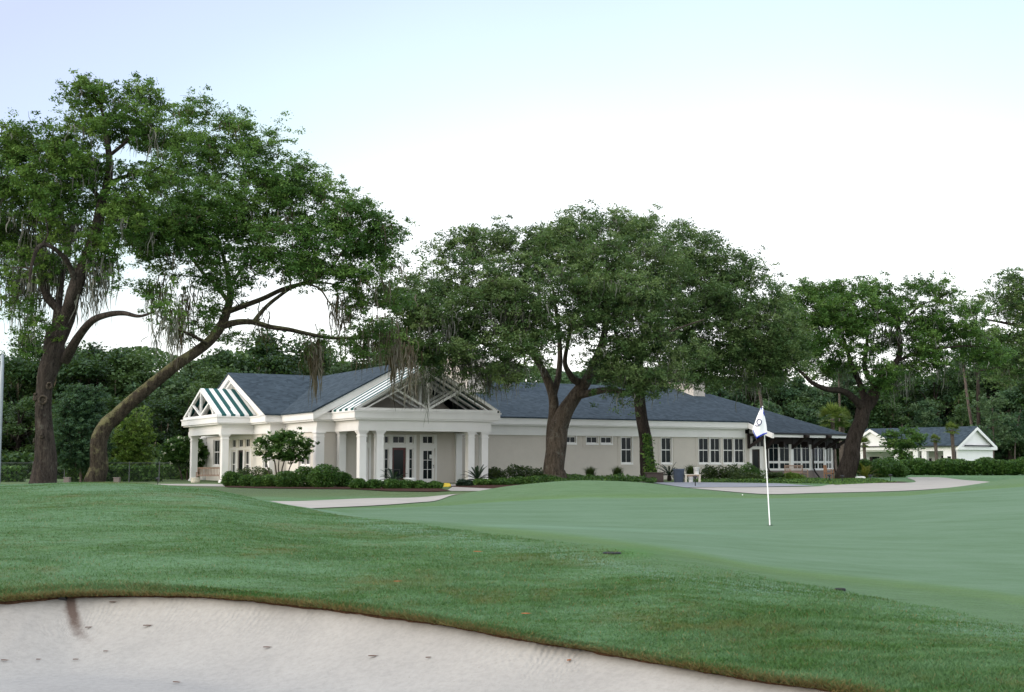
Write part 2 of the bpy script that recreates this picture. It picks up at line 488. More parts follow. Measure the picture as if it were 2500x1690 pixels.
#        px     K0 lip(D,v)    K2 shoulder(D,v)  K3 (D,z)     K4 (D,z)      K5 (D,z)      K6 (D,z)     K7
COLS = [(-2500, (7.5, -.02), (22, .45), (34, -.1), (38, -.12), (44, -.12), (51, -.14), (64, -.15)),
        (-900, (9.3, 0.0), (26, .62), (35, -.05), (39, -.1), (44, -.12), (51, -.14), (64, -.15)),
        (0, (10.1, zz(10.1, 1468)), (26, zz(26, 1184)), (34, -.06), (39, -.1), (44, -.12), (51, -.14), (64, -.15)),
        (250, (10.5, zz(10.5, 1452)), (26, zz(26, 1178)), (34.5, -.04), (39, -.1), (44, -.12), (51, -.14), (64, -.15)),
        (500, (10.3, zz(10.3, 1454)), (24.5, zz(24.5, 1193)), (32, -.08), (38, -.1), (44, -.12), (51, -.14), (64, -.15)),
        (620, (10.1, zz(10.1, 1463)), (23, zz(23, 1216)), (30, -.06), (37, -.1), (43, -.12), (50, -.14), (64, -.14)),
        (750, (9.9, zz(9.9, 1477)), (21, zz(21, 1243)), (28, -.03), (36, -.1), (42, -.12), (50, -.13), (64, -.13)),
        (900, (9.55, zz(9.55, 1494)), (19, zz(19, 1266)), (26, .0), (36, -.1), (42, -.12), (50, -.13), (64, -.12)),
        (1050, (9.2, zz(9.2, 1516)), (17, zz(17, 1283)), (25, .05), (37, -.07), (43, -.17), (50, -.13), (64, -.11)),
        (1150, (8.95, zz(8.95, 1534)), (16.2, zz(16.2, 1297)), (24.5, .04), (37, -.06), (43.5, zz(43.5, 1203)), (51, -.12), (64, -.1)),
        (1260, (8.7, zz(8.7, 1554)), (15.2, zz(15.2, 1311)), (24, .02), (37, -.04), (44, zz(44, 1185)), (53, -.1), (66, -.08)),
        (1420, (8.45, zz(8.45, 1582)), (14, zz(14, 1330)), (23.5, .0), (37, -.02), (44, zz(44, 1173)), (54, -.1), (66, -.06)),
        (1550, (8.15, zz(8.15, 1605)), (13.2, zz(13.2, 1348)), (23, -.01), (37, .0), (44, zz(44, 1177)), (54, -.1), (66, -.05)),
        (1700, (7.8, zz(7.8, 1633)), (12.5, zz(12.5, 1374)), (23, -.02), (37, .02), (44, zz(44, 1195)), (53, -.08), (66, -.04)),
        (1880, (7.45, zz(7.45, 1663)), (11.9, zz(11.9, 1413)), (23, -.02), (37, .05), (43, .0), (50, -.05), (66, -.03)),
        (2010, (7.2, zz(7.2, 1681)), (11.5, zz(11.5, 1436)), (23, .0), (37, .08), (43, .03), (50, -.04), (66, -.02)),
        (2180, (6.85, zz(6.85, 1719)), (10.9, zz(10.9, 1468)), (23, .02), (37, .13), (43, .09), (51, -.02), (66, 0)),
        (2320, (6.5, zz(6.5, 1756)), (10.3, zz(10.3, 1495)), (23, .06), (37, .26), (43, zz(43, 1190)), (53, .02), (66, 0)),
        (2500, (6.1, zz(6.1, 1801)), (9.7, zz(9.7, 1530)), (23, .12), (37, .41), (43.5, zz(43.5, 1165)), (56, .15), (68, .05)),
        (3200, (4.9, -.25), (8.3, -.1), (22, .3), (37, .75), (45, 1.0), (60, .6), (72, .2)),
        (5200, (3.0, -.25), (7.0, -.05), (21, .4), (37, .9), (45, 1.1), (60, .8), (72, .4))]
CPX = np.array([c[0] for c in COLS], float)
KN = 9
cD, cZ = [], []
for c in COLS:
    k0, k2, k3, k4, k5, k6, k7 = c[1:]
    cv = np.clip((1100 - c[0]) / 500, 0, 1)
    m = (k0[0] * .6 + k2[0] * .4, lerp(k0[1], k2[1], .42 + .12 * cv) + .05 + .02 * cv)
    n2 = (lerp(k2[0], k3[0], .3), lerp(k2[1], k3[1], .12))
    cD.append([k0[0], m[0], k2[0], n2[0], k3[0], k4[0], k5[0], k6[0], k7[0]])
    cZ.append([k0[1], m[1], k2[1], n2[1], k3[1], k4[1], k5[1], k6[1], k7[1]])
cD, cZ = np.array(cD), np.array(cZ)
NC = 520
gpx = np.concatenate([np.linspace(-2500, -300, 60)[:-1], np.linspace(-300, 2800, 400), np.linspace(2800, 5200, 62)[1:]])
NC = len(gpx)
gD = np.stack([pchip(CPX, cD[:, k], gpx) for k in range(KN)], 1)
gZ = np.stack([pchip(CPX, cZ[:, k], gpx) for k in range(KN)], 1)
kk = np.concatenate([np.linspace(0, 1, 90), np.linspace(1, 2, 120)[1:], np.linspace(2, 3, 12)[1:], np.linspace(3, 4, 22)[1:],
                     np.linspace(4, 5, 26)[1:], np.linspace(5, 6, 16)[1:], np.linspace(6, 7, 12)[1:], np.linspace(7, 8, 10)[1:]])
NR = len(kk)
TD = np.zeros((NC, NR)); TZ = np.zeros((NC, NR))
ki = np.arange(KN, dtype=float)
for i in range(NC):
    TD[i] = pchip(ki, gD[i], kk)
    TZ[i] = pchip(gD[i], gZ[i], TD[i])
def cosnoise(x, y, seed, n=5, f0=1.0):
    r = np.random.default_rng(seed); z = 0; f = f0; a = 1.0
    for i in range(n):
        for _ in range(3):
            t = r.uniform(0, 6.28); z = z + a * np.sin((x * np.cos(t) + y * np.sin(t)) * f + r.uniform(0, 6.28)) / 3
        f *= 1.9; a *= .6
    return z
_jit = cosnoise(gpx / 46.0, gpx * 0, 31, 5, 1.0) * .016 + cosnoise(gpx / 9.0, gpx * 0, 32, 3, 1.0) * .008
TD += _jit[:, None] * np.exp(-kk / .06)[None, :]
# soften across the columns
for _ in range(6):
    TZ[1:-1] = .25 * TZ[:-2] + .5 * TZ[1:-1] + .25 * TZ[2:]
ta = (gpx - 1250.0) / FPX
TX = ta[:, None] * TD / CP          # small angle tilt correction is below a centimetre here
_w = np.clip((kk - .05) / .3, 0, 1) * np.clip((2.6 - kk) / .8, 0, 1)
TZ = TZ + (cosnoise(TX, TD, 3, 5, 1.6) * .018 + cosnoise(TX * .55, TD * 1.3, 13, 4, 9.0) * .0075 + cosnoise(TX, TD, 14, 2, 34.0) * .0035) * _w[None, :]
def column_of(x, y):
    px = 1250 + FPX * CP * x / np.maximum(y, .5)
    return px
def ground(x, y):
    """terrain height at world x, y"""
    x = np.atleast_1d(np.asarray(x, float)); y = np.atleast_1d(np.asarray(y, float))
    px = np.clip(column_of(x, y), gpx[0], gpx[-1] - 1e-3)
    i = np.clip(np.searchsorted(gpx, px) - 1, 0, NC - 2); t = (px - gpx[i]) / (gpx[i + 1] - gpx[i])
    out = np.zeros_like(x)
    for k in range(len(x)):
        za = np.interp(y[k], TD[i[k]], TZ[i[k]]); zb = np.interp(y[k], TD[i[k] + 1], TZ[i[k] + 1])
        out[k] = za * (1 - t[k]) + zb * t[k]
    return out
def gz(x, y): return float(ground(x, y)[0])

# rows beyond the modelled ground run flat to the horizon
far = np.array([80, 105, 160, 300, 800, 2500.0])
FD = np.repeat(far[None, :], NC, 0); FZ = np.linspace(0, 1, 6)[None, :] * 0 + TZ[:, -1:] * np.array([.8, .4, 0, 0, 0, 0])[None, :]
AD = np.concatenate([TD, FD], 1); AZ = np.concatenate([TZ, FZ], 1)
AX = ta[:, None] * AD / CP
nr = AD.shape[1]
V = np.stack([AX, AD, AZ], -1)
ppx, ppy = proj(V)
# putting green: mown zone between its near and its far edge
near_e = pchip([0, 700, 900, 1050, 1160, 1400, 1550, 1700, 1850, 2020, 2240, 2400, 2500, 2700], [1252, 1262, 1266, 1277, 1287, 1310, 1329, 1352, 1383, 1405, 1428, 1446, 1462, 1490], ppx)
far_e = pchip([0, 700, 900, 1050, 1250, 1450, 1700, 1872, 2182, 2320, 2500, 2700], [1240, 1243, 1241, 1236, 1223, 1214, 1214, 1216, 1211, 1201, 1188, 1175], ppx)
up = AD > 15 - 6 * np.clip((ppx - 1400) / 800, 0, 1)
sm = lambda t: np.clip(t, 0, 1) ** 2 * (3 - 2 * np.clip(t, 0, 1))
green = sm((near_e + 12 - ppy) / 24) * sm((ppy - far_e + 1.2) / 2.4) * sm((AD - 9) / 2) * (AD < 40) * sm((ppx - 760) / 160)
sh_e = pchip([0, 700, 900, 1160, 1400, 1550, 1700, 1906, 2044, 2216, 2320, 2500, 2700], [1180, 1225, 1279, 1318, 1360, 1392, 1424, 1445, 1465, 1496, 1522, 1563, 1610], ppx)
fringe = sm((sh_e - ppy) / 22 + .5) * sm((ppy - near_e + 8) / 14) * sm((ppx - 1000) / 200) * (AD < 24)
band_ = np.exp(-((ppy - near_e - 6) / 9) ** 2) * sm((ppx - 1050) / 200) * (AD < 24)
fringe2 = sm((ppy - far_e + 11) / 7) * sm((far_e + 2 - ppy) / 3) * (AD > 30) * (AD < 46) * sm((ppx - 850) / 150)
band_ = np.clip(band_ + fringe2 * .9, 0, 1)
dew_light = np.exp(-((ppy - sh_e) / np.interp(ppx, [700, 1400, 2500], [14, 12, 26])) ** 2) * (AD < 27) * (.55 + .45 * sm((ppx - 560) / 300))  # dew along the shoulder, plus a painted highlight on the mound crest
dew_light = np.clip(dew_light + .6 * np.exp(-((ppy - np.interp(ppx, [1100, 1279, 1700, 2000], [1283, 1284, 1300, 1318])) / 3.0) ** 2) * sm((ppx - 1050) / 200) * sm((2000 - ppx) / 300) * (AD < 30), 0, 1)  # pale line paints the light on the curved ridge of the green
hump = sm((AD - 34) / 3) * sm((66 - AD) / 6) * sm((ppx - 850) / 200)
wet = np.exp(-(((ppx - 1530) / 75) ** 2 + ((ppy - 1350) / 13) ** 2)) * (AD < 24)
lawn = sm((AD - 44) / 5) * sm((2000 - ppx) / 200)
lip = np.clip(1 - (AD - AD[:, :1]) / .14, 0, 1)
fi, fj = np.meshgrid(np.arange(NC - 1), np.arange(nr - 1), indexing='ij')
q = (fi * nr + fj).ravel()
F = np.stack([q, q + nr, q + nr + 1, q + 1], 1)
def grass_ground():
    t = NT('mown_grass')
    a_green, a_fr, a_lip = t.attr('green'), t.attr('fringe'), t.attr('lip')
    big = t.noise(.55, 6, .62, stretch=(.8, 1.5, 1))
    mid = t.noise(2.6, 6, .65, stretch=(.7, 1.6, 1))
    fine = t.noise(55, 4, .7)
    blade = t.noise(160, 2, .6, stretch=(1, .5, 1))
    base = t.ramp(mid, [(.36, (.046, .112, .018)), (.62, (.072, .165, .036))])
    sheen = t.ramp(t.math('ADD', t.math('MULTIPLY', t.noise(.75, 6, .68, stretch=(.55, 1.5, 1)), .65), t.math('MULTIPLY', t.noise(4, 5, .7, stretch=(.6, 1.8, 1)), .35)), [(.44, 0.0), (.58, 1.0)])
    rough = t.mix(sheen, base, (.105, .212, .088))
    dry = t.ramp(t.math('ADD', t.math('MULTIPLY', t.noise(.62, 5, .6), .6), t.math('MULTIPLY', t.noise(3.1, 5, .7), .4)), [(.52, 0.0), (.63, .65)])
    rough = t.mix(dry, rough, (.115, .125, .03))
    spot = t.ramp(t.noise(2.3, 6, .75), [(.65, 0.0), (.76, .55)])
    rough = t.mix(spot, rough, (.13, .085, .035))
    gm = t.noise(.35, 5, .6, stretch=(.7, 1.6, 1)); gs = t.noise(1.6, 6, .75, stretch=(.6, 1.5, 1))
    grn = t.ramp(t.math('ADD', t.math('MULTIPLY', gm, .5), t.math('MULTIPLY', gs, .5)),
                 [(.36, (.052, .112, .036)), (.5, (.076, .145, .066)), (.64, (.098, .168, .090))])
    fr = t.ramp(t.math('ADD', t.math('MULTIPLY', mid, .5), t.math('MULTIPLY', gs, .5)), [(.4, (.066, .142, .036)), (.6, (.094, .182, .066))])
    c = t.mix(a_green, rough, grn)
    c = t.mix(a_fr, c, fr)
    c = t.mix(t.math('MULTIPLY', t.attr('hump'), .85), c, t.mix(a_green, t.ramp(mid, [(.35, (.078, .15, .045)), (.65, (.108, .19, .075))]), c))
    c = t.mix(t.math('MULTIPLY', t.attr('band'), t.ramp(gs, [(.35, .35), (.6, .9)])), c, (.085, .165, .028))
    c = t.mix(t.attr('wet'), c, (.055, .165, .016))
    c = t.mix(t.math('MULTIPLY', t.attr('dew_light'), t.ramp(t.noise(5, 5, .7, stretch=(.5, 1.6, 1)), [(.35, .25), (.65, .9)])), c, (.14, .25, .155))
    c = t.mix(t.attr('lawn'), c, t.ramp(mid, [(.35, (.066, .11, .024)), (.65, (.10, .148, .036))]))
    c = t.mix(t.math('MULTIPLY', t.math('MULTIPLY', a_lip, .45), t.ramp(t.noise(9, 5, .7), [(.3, .2), (.6, 1.0)])), c, (.10, .055, .022))
    sp = t.mix(1.0, c, t.ramp(fine, [(.28, .55), (.72, 1.4)]), 'MULTIPLY')
    c = t.mix(t.math('SUBTRACT', .85, t.math('MULTIPLY', a_green, .42)), c, sp)
    t.col(c).rough(.8, .25)
    t.l.new(t.math('MULTIPLY_ADD', a_green, -.03, .07), t.b.inputs['Sheen Weight']); t.b.inputs['Sheen Roughness'].default_value = .6; t.b.inputs['Sheen Tint'].default_value = (.75, 1, .9, 1)
    h = t.math('ADD', t.math('MULTIPLY', fine, .6), t.math('MULTIPLY', blade, .5))
    h = t.math('ADD', h, t.math('MULTIPLY', t.noise(7, 4, .6, stretch=(.5, 1.5, 1)), 2.2))
    h = t.math('MULTIPLY', h, t.math('SUBTRACT', 1.0, t.math('MULTIPLY', a_green, .85)))
    t.bump(h, .8, .05)
    return t.m
M['grass'] = grass_ground()
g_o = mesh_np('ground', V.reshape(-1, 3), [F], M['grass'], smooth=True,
              attrs={'green': ('POINT', green.ravel()), 'fringe': ('POINT', fringe.ravel()), 'band': ('POINT', band_.ravel()), 'dew_light': ('POINT', dew_light.ravel()), 'hump': ('POINT', hump.ravel()), 'wet': ('POINT', wet.ravel()), 'lip': ('POINT', lip.ravel()), 'lawn': ('POINT', lawn.ravel())})
tag(g_o, 'rolling mown grass mounds and putting green running back to the clubhouse', 'ground', kind='structure')

# bunker sand: hollow below the grass lip
lipX = (ta * TD[:, 0] / CP); lipY = TD[:, 0].copy(); lipZ = TZ[:, 0]
lx, ly, lz = lipX, lipY, lipZ
tx, ty = np.gradient(lx), np.gradient(ly); nl_ = np.hypot(tx, ty); nx, ny = ty / nl_, -tx / nl_
for _ in range(40):
    nx[1:-1] = (nx[:-2] + nx[1:-1] + nx[2:]) / 3; ny[1:-1] = (ny[:-2] + ny[1:-1] + ny[2:]) / 3
n_s = len(lx)
arc = np.concatenate([[0], np.cumsum(np.hypot(np.diff(lx), np.diff(ly)))])
FLOOR = -.42
gx_ = np.concatenate([np.linspace(lx[0], -5, 40)[:-1], np.linspace(-5, 2.8, 260), np.linspace(2.8, lx[-1], 24)[1:]])
back = np.concatenate([[-.1], np.linspace(0, 1.6, 54), np.linspace(1.6, 4, 24)[1:], np.array([4.6, 5.5, 7, 9, 12, 16, 22])])
ty_ = np.interp(gx_, lx, ly)
SX = np.repeat(gx_[:, None], len(back), 1); SY = ty_[:, None] - back[None, :]
SZ = np.zeros_like(SX); AL = np.zeros_like(SX); BD = np.zeros_like(SX)
for i in range(len(gx_)):
    d2 = (SX[i][:, None] - lx[None]) ** 2 + (SY[i][:, None] - ly[None]) ** 2; k = d2.argmin(1); dist = np.sqrt(d2[np.arange(len(k)), k])
    sg = np.where(back < 0, -1, 1); b = dist * sg; BD[i] = b; AL[i] = arc[k] + (SX[i] - lx[k]) * 0
    t = np.clip(b / 1.2, 0, 1); top = np.interp(gx_[i], lx, lz) * .4 + lz[k] * .6 - .014
    SZ[i] = np.where(b < 0, top, FLOOR + (top - FLOOR) * (1 - t) ** 1.7)
for _ in range(3):
    SZ[1:-1] = .25 * SZ[:-2] + .5 * SZ[1:-1] + .25 * SZ[2:]; AL[1:-1] = .25 * AL[:-2] + .5 * AL[1:-1] + .25 * AL[2:]
SZ += cosnoise(SX, SY, 11, 4, 1.5) * .010 * np.clip(BD * 2, 0, 1)
SV = np.stack([SX, SY, SZ], -1); ns2 = len(back)
fi, fj = np.meshgrid(np.arange(len(gx_) - 1), np.arange(ns2 - 1), indexing='ij')
q = (fi * ns2 + fj).ravel()
SF = np.stack([q, q + 1, q + ns2 + 1, q + ns2], 1)
depth_in, along = BD, AL
def sand_mat():
    t = NT('bunker_sand')
    face = t.attr('inward'); al = t.attr('along')
    n = t.noise(1.1, 6, .6); f = t.noise(22, 4, .7); g = t.noise(170, 2, .6)
    c = t.ramp(n, [(.3, (.285, .28, .268)), (.7, (.345, .338, .32))])
    facek = t.ramp(face, [(.25 / 2, 1.0), (1.1 / 2, 0.0)])
    wv = t.math('SINE', t.math('MULTIPLY_ADD', al, 120.0, t.math('MULTIPLY', t.noise(1.6, 2), 12.0)))
    c = t.mix(t.math('MULTIPLY', t.ramp(t.math('DIVIDE', face, 2.0), [(.05, 1.0), (.6, 0.0)]), .5), c, t.mix(1.0, c, (1.08, 1.0, .9), 'MULTIPLY'))  # warm face tint paints the contrast with the floor's reflected sky
    rk = t.math('MULTIPLY', t.ramp(t.noise(.9, 4, .6), [(.44, 0.0), (.6, 1.0)]), t.ramp(t.math('DIVIDE', face, 2.0), [(.02, 0.7), (.08, 1.0), (.2, .3), (.28, 0.0)]))
    c = t.mix(1.0, c, t.ramp(f, [(.25, .88), (.6, 1.05)]), 'MULTIPLY')
    c = t.mix(t.math('MULTIPLY', t.ramp(t.noise(45, 3, .8), [(.64, 0.0), (.74, 1.0)]), .5), c, (.16, .13, .10))
    # dark wash-out of soil below the drain notch in the lip
    ds = t.attr('stain')
    sn = t.math('ADD', ds, t.math('MULTIPLY_ADD', t.noise(9, 5, .75), .7, -.35))
    c = t.mix(t.math('MULTIPLY', t.ramp(sn, [(.12, 0.0), (.62, .95)]), .95), c, (.085, .055, .042))
    t.col(c).rough(.95, .1)
    h = t.math('ADD', t.math('MULTIPLY', t.math('MULTIPLY', wv, rk), .65), t.math('ADD', t.math('MULTIPLY', f, .6), t.math('MULTIPLY', g, .35)))
    h = t.math('ADD', h, t.math('MULTIPLY', t.noise(2.2, 4, .6, stretch=(.5, 3, 1)), 1.0))
    t.bump(h, .42, .012)
    return t.m
M['sand'] = sand_mat()
spx, spy = proj(SV)
cx = pchip([1461, 1500, 1570, 1600], [172, 178, 205, 222], spy)
stain = np.exp(-((spx - cx) / (12 + .12 * np.clip(spy - 1461, 0, 200))) ** 2) * np.clip(1 - (spy - 1470) / 125, 0, 1) * (spy > 1440)
s_o = mesh_np('bunker_sand', SV.reshape(-1, 3), [SF], M['sand'], smooth=True,
              attrs={'inward': ('POINT', depth_in.ravel()), 'along': ('POINT', along.ravel()), 'stain': ('POINT', stain.ravel())})
tag(s_o, 'pale raked sand hollow below the curving grass lip', 'sand bunker', kind='structure')

# soil edge under the turf, along the lip
ev = []
for j, (o, dz) in enumerate(((-.03, .006), (.006, -.004), (.014, -.02), (.0, -.045), (-.06, -.07))):
    wob = cosnoise(lx * 9, ly * 9, 21, 4, 1.0) * .016
    ev.append(np.stack([lx + nx * (o + wob), ly + ny * (o + wob), lz + dz], 1))
EV = np.stack(ev, 1)
fi, fj = np.meshgrid(np.arange(n_s - 1), np.arange(4), indexing='ij')
q = (fi * 5 + fj).ravel()
M['soil'] = plain('dark_soil_edge', (.06, .033, .018), .95, .55, 30, .1, .8, 60)
e_o = mesh_np('turf_edge', EV.reshape(-1, 3), [np.stack([q, q + 1, q + 6, q + 5], 1)], M['soil'], smooth=True)
tag(e_o, 'brown soil edge between the turf and the sand', 'turf edge', kind='structure')

# sheets laid on the ground: path, paving, beds
def sheet(name, poly, mat, lift, label, cat, step=1.0, kind='structure', thick=0.0):
    """fills a world polygon (list of x, y) with a mesh that follows the terrain"""
    P = [Vector((p[0], p[1])) for p in poly]
    import bmesh
    bm = bmesh.new()
    vs = [bm.verts.new((p.x, p.y, 0)) for p in P]
    f = bm.faces.new(vs)
    if f.normal.z < 0: f.normal_flip()
    bmesh.ops.triangulate(bm, faces=[f])
    for _ in range(6):
        long_e = [e for e in bm.edges if e.calc_length() > step]
        if not long_e: break
        bmesh.ops.subdivide_edges(bm, edges=long_e, cuts=1)
        bmesh.ops.triangulate(bm, faces=bm.faces[:])
    co = np.array([v.co[:] for v in bm.verts]); z = ground(co[:, 0], co[:, 1])
    for v, h in zip(bm.verts, z): v.co.z = h + lift
    bm.normal_update()
    for fc in bm.faces:
        if fc.normal.z < 0: fc.normal_flip()
    me = bpy.data.meshes.new(name); bm.to_mesh(me); bm.free()
    for p in me.polygons: p.use_smooth = True
    me.materials.append(mat)
    o = bpy.data.objects.new(name, me); COL.objects.link(o)
    tag(o, label, cat, kind=kind)
    return o
def gp(px, py, z=-.1):
    p = on_z(px, py, z); return (p[0], p[1])
def curve2(pts, n=6):
    P = [np.array(p) for p in pts]; out = []
    for i in range(len(P) - 1):
        a, b, c, d = P[max(i-1, 0)], P[i], P[i+1], P[min(i+2, len(P)-1)]
        for k in range(n):
            t = k / n
            out.append(tuple(.5 * ((2*b) + (c-a)*t + (2*a-5*b+4*c-d)*t*t + (3*b-3*c+d-a)*t**3)))
    out.append(tuple(P[-1]))
    return out
pl_top = curve2([gp(560, 1222), gp(715, 1224), (gp(880, 1217)), gp(1020, 1212), gp(1150, 1204.5), gp(1290, 1197)])
pl_bot = curve2([gp(560, 1250), gp(740, 1245), gp(900, 1237), gp(1000, 1231), gp(1060, 1222), gp(1130, 1209), gp(1250, 1200.5)])
sheet('path', pl_top + pl_bot[::-1], M['concrete'], .02, 'pale concrete cart path curving past the front lawn behind the left mound', 'path')
pr_top = curve2([gp(1590, 1196, -.05), gp(1680, 1191, -.05), gp(1850, 1190.5, -.04), gp(1990, 1189, -.03), gp(2030, 1184, -.02), gp(2120, 1181, -.02), gp(2225, 1179.5, -.01), gp(2232, 1174, -.01), gp(2218, 1166.5, 0), gp(2290, 1166, 0)])
pr_bot = curve2([gp(1560, 1212, -.05), gp(1720, 1207, -.04), gp(1880, 1209, -.03), gp(2010, 1205, -.03), gp(2200, 1199.5, -.01), gp(2320, 1192, 0), gp(2420, 1179.5, 0), gp(2350, 1172.5, 0), gp(2310, 1167.5, 0)])
sheet('path', pr_top + pr_bot[::-1], M['concrete'], .02, 'pale concrete cart path sweeping behind the flagstick towards the white outbuilding', 'path')
sheet('paving', [gp(1560, 1196, -.05), gp(1690, 1190.2, -.05), gp(1850, 1189.7, -.04), gp(1990, 1187.5, -.03), gp(1900, 1181.5, -.03), gp(1780, 1179.6, -.03), gp(1690, 1178, -.03), gp(1600, 1179, -.05)],
      M['asphalt'], .026, 'blue grey paved strip between the clubhouse shrubs and the pale path', 'paving')
sheet('walkway', [gp(360, 1181.5, -.15), gp(460, 1180.5, -.15), gp(560, 1184, -.15), gp(700, 1190, -.15), gp(840, 1192.6, -.13), gp(840, 1194.6, -.13), gp(690, 1192.8, -.15), gp(540, 1189, -.15), gp(420, 1186, -.15), gp(360, 1184, -.15)],
      M['concrete'], .02, 'narrow concrete walkway in front of the clipped shrubs and side porch', 'walkway')
sheet('walkway', [gp(1090, 1199.5, -.12), gp(1105, 1190.5, -.12), gp(1090, 1182, -.12), gp(1140, 1184, -.12), gp(1230, 1194.5, -.1), gp(1330, 1195, -.1), gp(1330, 1200, -.1), gp(1200, 1199.5, -.1)],
      M['concrete'], .022, 'concrete walkway leading to the main entrance porch', 'walkway')

# ------------------------------------------------------------------ clubhouse
house = empty('clubhouse', ORG, THETA)
tag(house, 'long single storey clubhouse with pale walls, blue grey roof and two white columned porches', 'clubhouse')
def L(u, v, z): return (u, -v, z)
def Lb(mb, a, b): mb.box(L(*a), L(*b)); return mb
ZF, ZFB, ZFR, GR = 3.88, 3.54, 2.86, -.4

def offset_path(path, d):
    """shift a polyline (u, v), outside on its right hand, inwards by d"""
    P = [np.array(p[:2], float) for p in path]; out = []
    for i, p in enumerate(P):
        ns = []
        for a, b in ((i - 1, i), (i, i + 1)):
            if a < 0 or b >= len(P): continue
            t = (P[b] - P[a]) / np.linalg.norm(P[b] - P[a])
            ns.append(np.array([t[1], -t[0]]))          # inward in (u, v)
        if len(ns) == 1: m = ns[0]
        else:
            m = ns[0] + ns[1]; m = m / max(1e-6, (m @ ns[0]))
        out.append(p + m * d)
    return out
def band(path, z0, z1, d_out, d_in, mb):
    o, i = offset_path(path, d_out), offset_path(path, d_in)
    for k in range(len(o) - 1):
        a, b, c, e = o[k], o[k+1], i[k+1], i[k]
        mb.poly([L(*a, z0), L(*b, z0), L(*b, z1), L(*a, z1)])
        mb.poly([L(*a, z0), L(*e, z0), L(*c, z0), L(*b, z0)])
        mb.poly([L(*a, z1), L(*b, z1), L(*c, z1), L(*e, z1)])
        mb.poly([L(*e, z0), L(*e, z1), L(*c, z1), L(*c, z0)])
    for k in (0, -1):
        a, e = o[k], i[k]
        mb.poly([L(*a, z0), L(*a, z1), L(*e, z1), L(*e, z0)])
    return mb
PMU0, PMU1, PMV = -12.1, -3.1, 5.85
EAVE = [(-14.15, -18.7), (-14.15, -14.7), (-16.2, -14.7), (-16.2, -6.3), (-14.15, -6.3), (-14.15, -3.1), (-13.2, -3.1), (-13.2, 2.3),
        (PMU0, 2.3), (PMU0, PMV), (PMU1, PMV), (PMU1, 0.0), (20.0, 0.0)]
mb = MB()
band(EAVE, ZFB, ZF, 0, .6, mb)                    # fascia
band(EAVE, ZFB - .09, ZFB - .002, .10, .5, mb)    # bed mould
band(EAVE, ZF + .002, ZF + .07, -.05, .3, mb)     # drip edge
mb.build('fascia', M['trim'], house)
mb = MB()
band(EAVE, ZFR + .27, ZFB - .092, .40, .62, mb)
band(EAVE, ZFR, ZFR + .268, .375, .62, mb)
mb.build('frieze', M['trim'], house)

def wall_holes(mb, p0, du, length, z0, z1, holes, depth, nrm):
    """front faces of a wall with rectangular openings and their reveals; p0 (u, v), du unit along, nrm outward"""
    p0, du, nrm = np.array(p0, float), np.array(du, float), np.array(nrm, float)
    xs = sorted({0.0, length} | {h[0] for h in holes} | {h[1] for h in holes})
    zs = sorted({z0, z1} | {h[2] for h in holes} | {h[3] for h in holes})
    P = lambda s, z, d=0.0: L(*(p0 + du * s - nrm * d), z)
    for i in range(len(xs) - 1):
        for j in range(len(zs) - 1):
            cx_, cz_ = (xs[i] + xs[i+1]) / 2, (zs[j] + zs[j+1]) / 2
            if any(h[0] < cx_ < h[1] and h[2] < cz_ < h[3] for h in holes): continue
            mb.poly([P(xs[i], zs[j]), P(xs[i+1], zs[j]), P(xs[i+1], zs[j+1]), P(xs[i], zs[j+1])])
    for a0, a1, b0, b1 in holes:
        mb.poly([P(a0, b0), P(a1, b0), P(a1, b0, depth), P(a0, b0, depth)])
        mb.poly([P(a0, b1), P(a0, b1, depth), P(a1, b1, depth), P(a1, b1)])
        mb.poly([P(a0, b0), P(a0, b0, depth), P(a0, b1, depth), P(a0, b1)])
        mb.poly([P(a1, b0), P(a1, b1), P(a1, b1, depth), P(a1, b0, depth)])

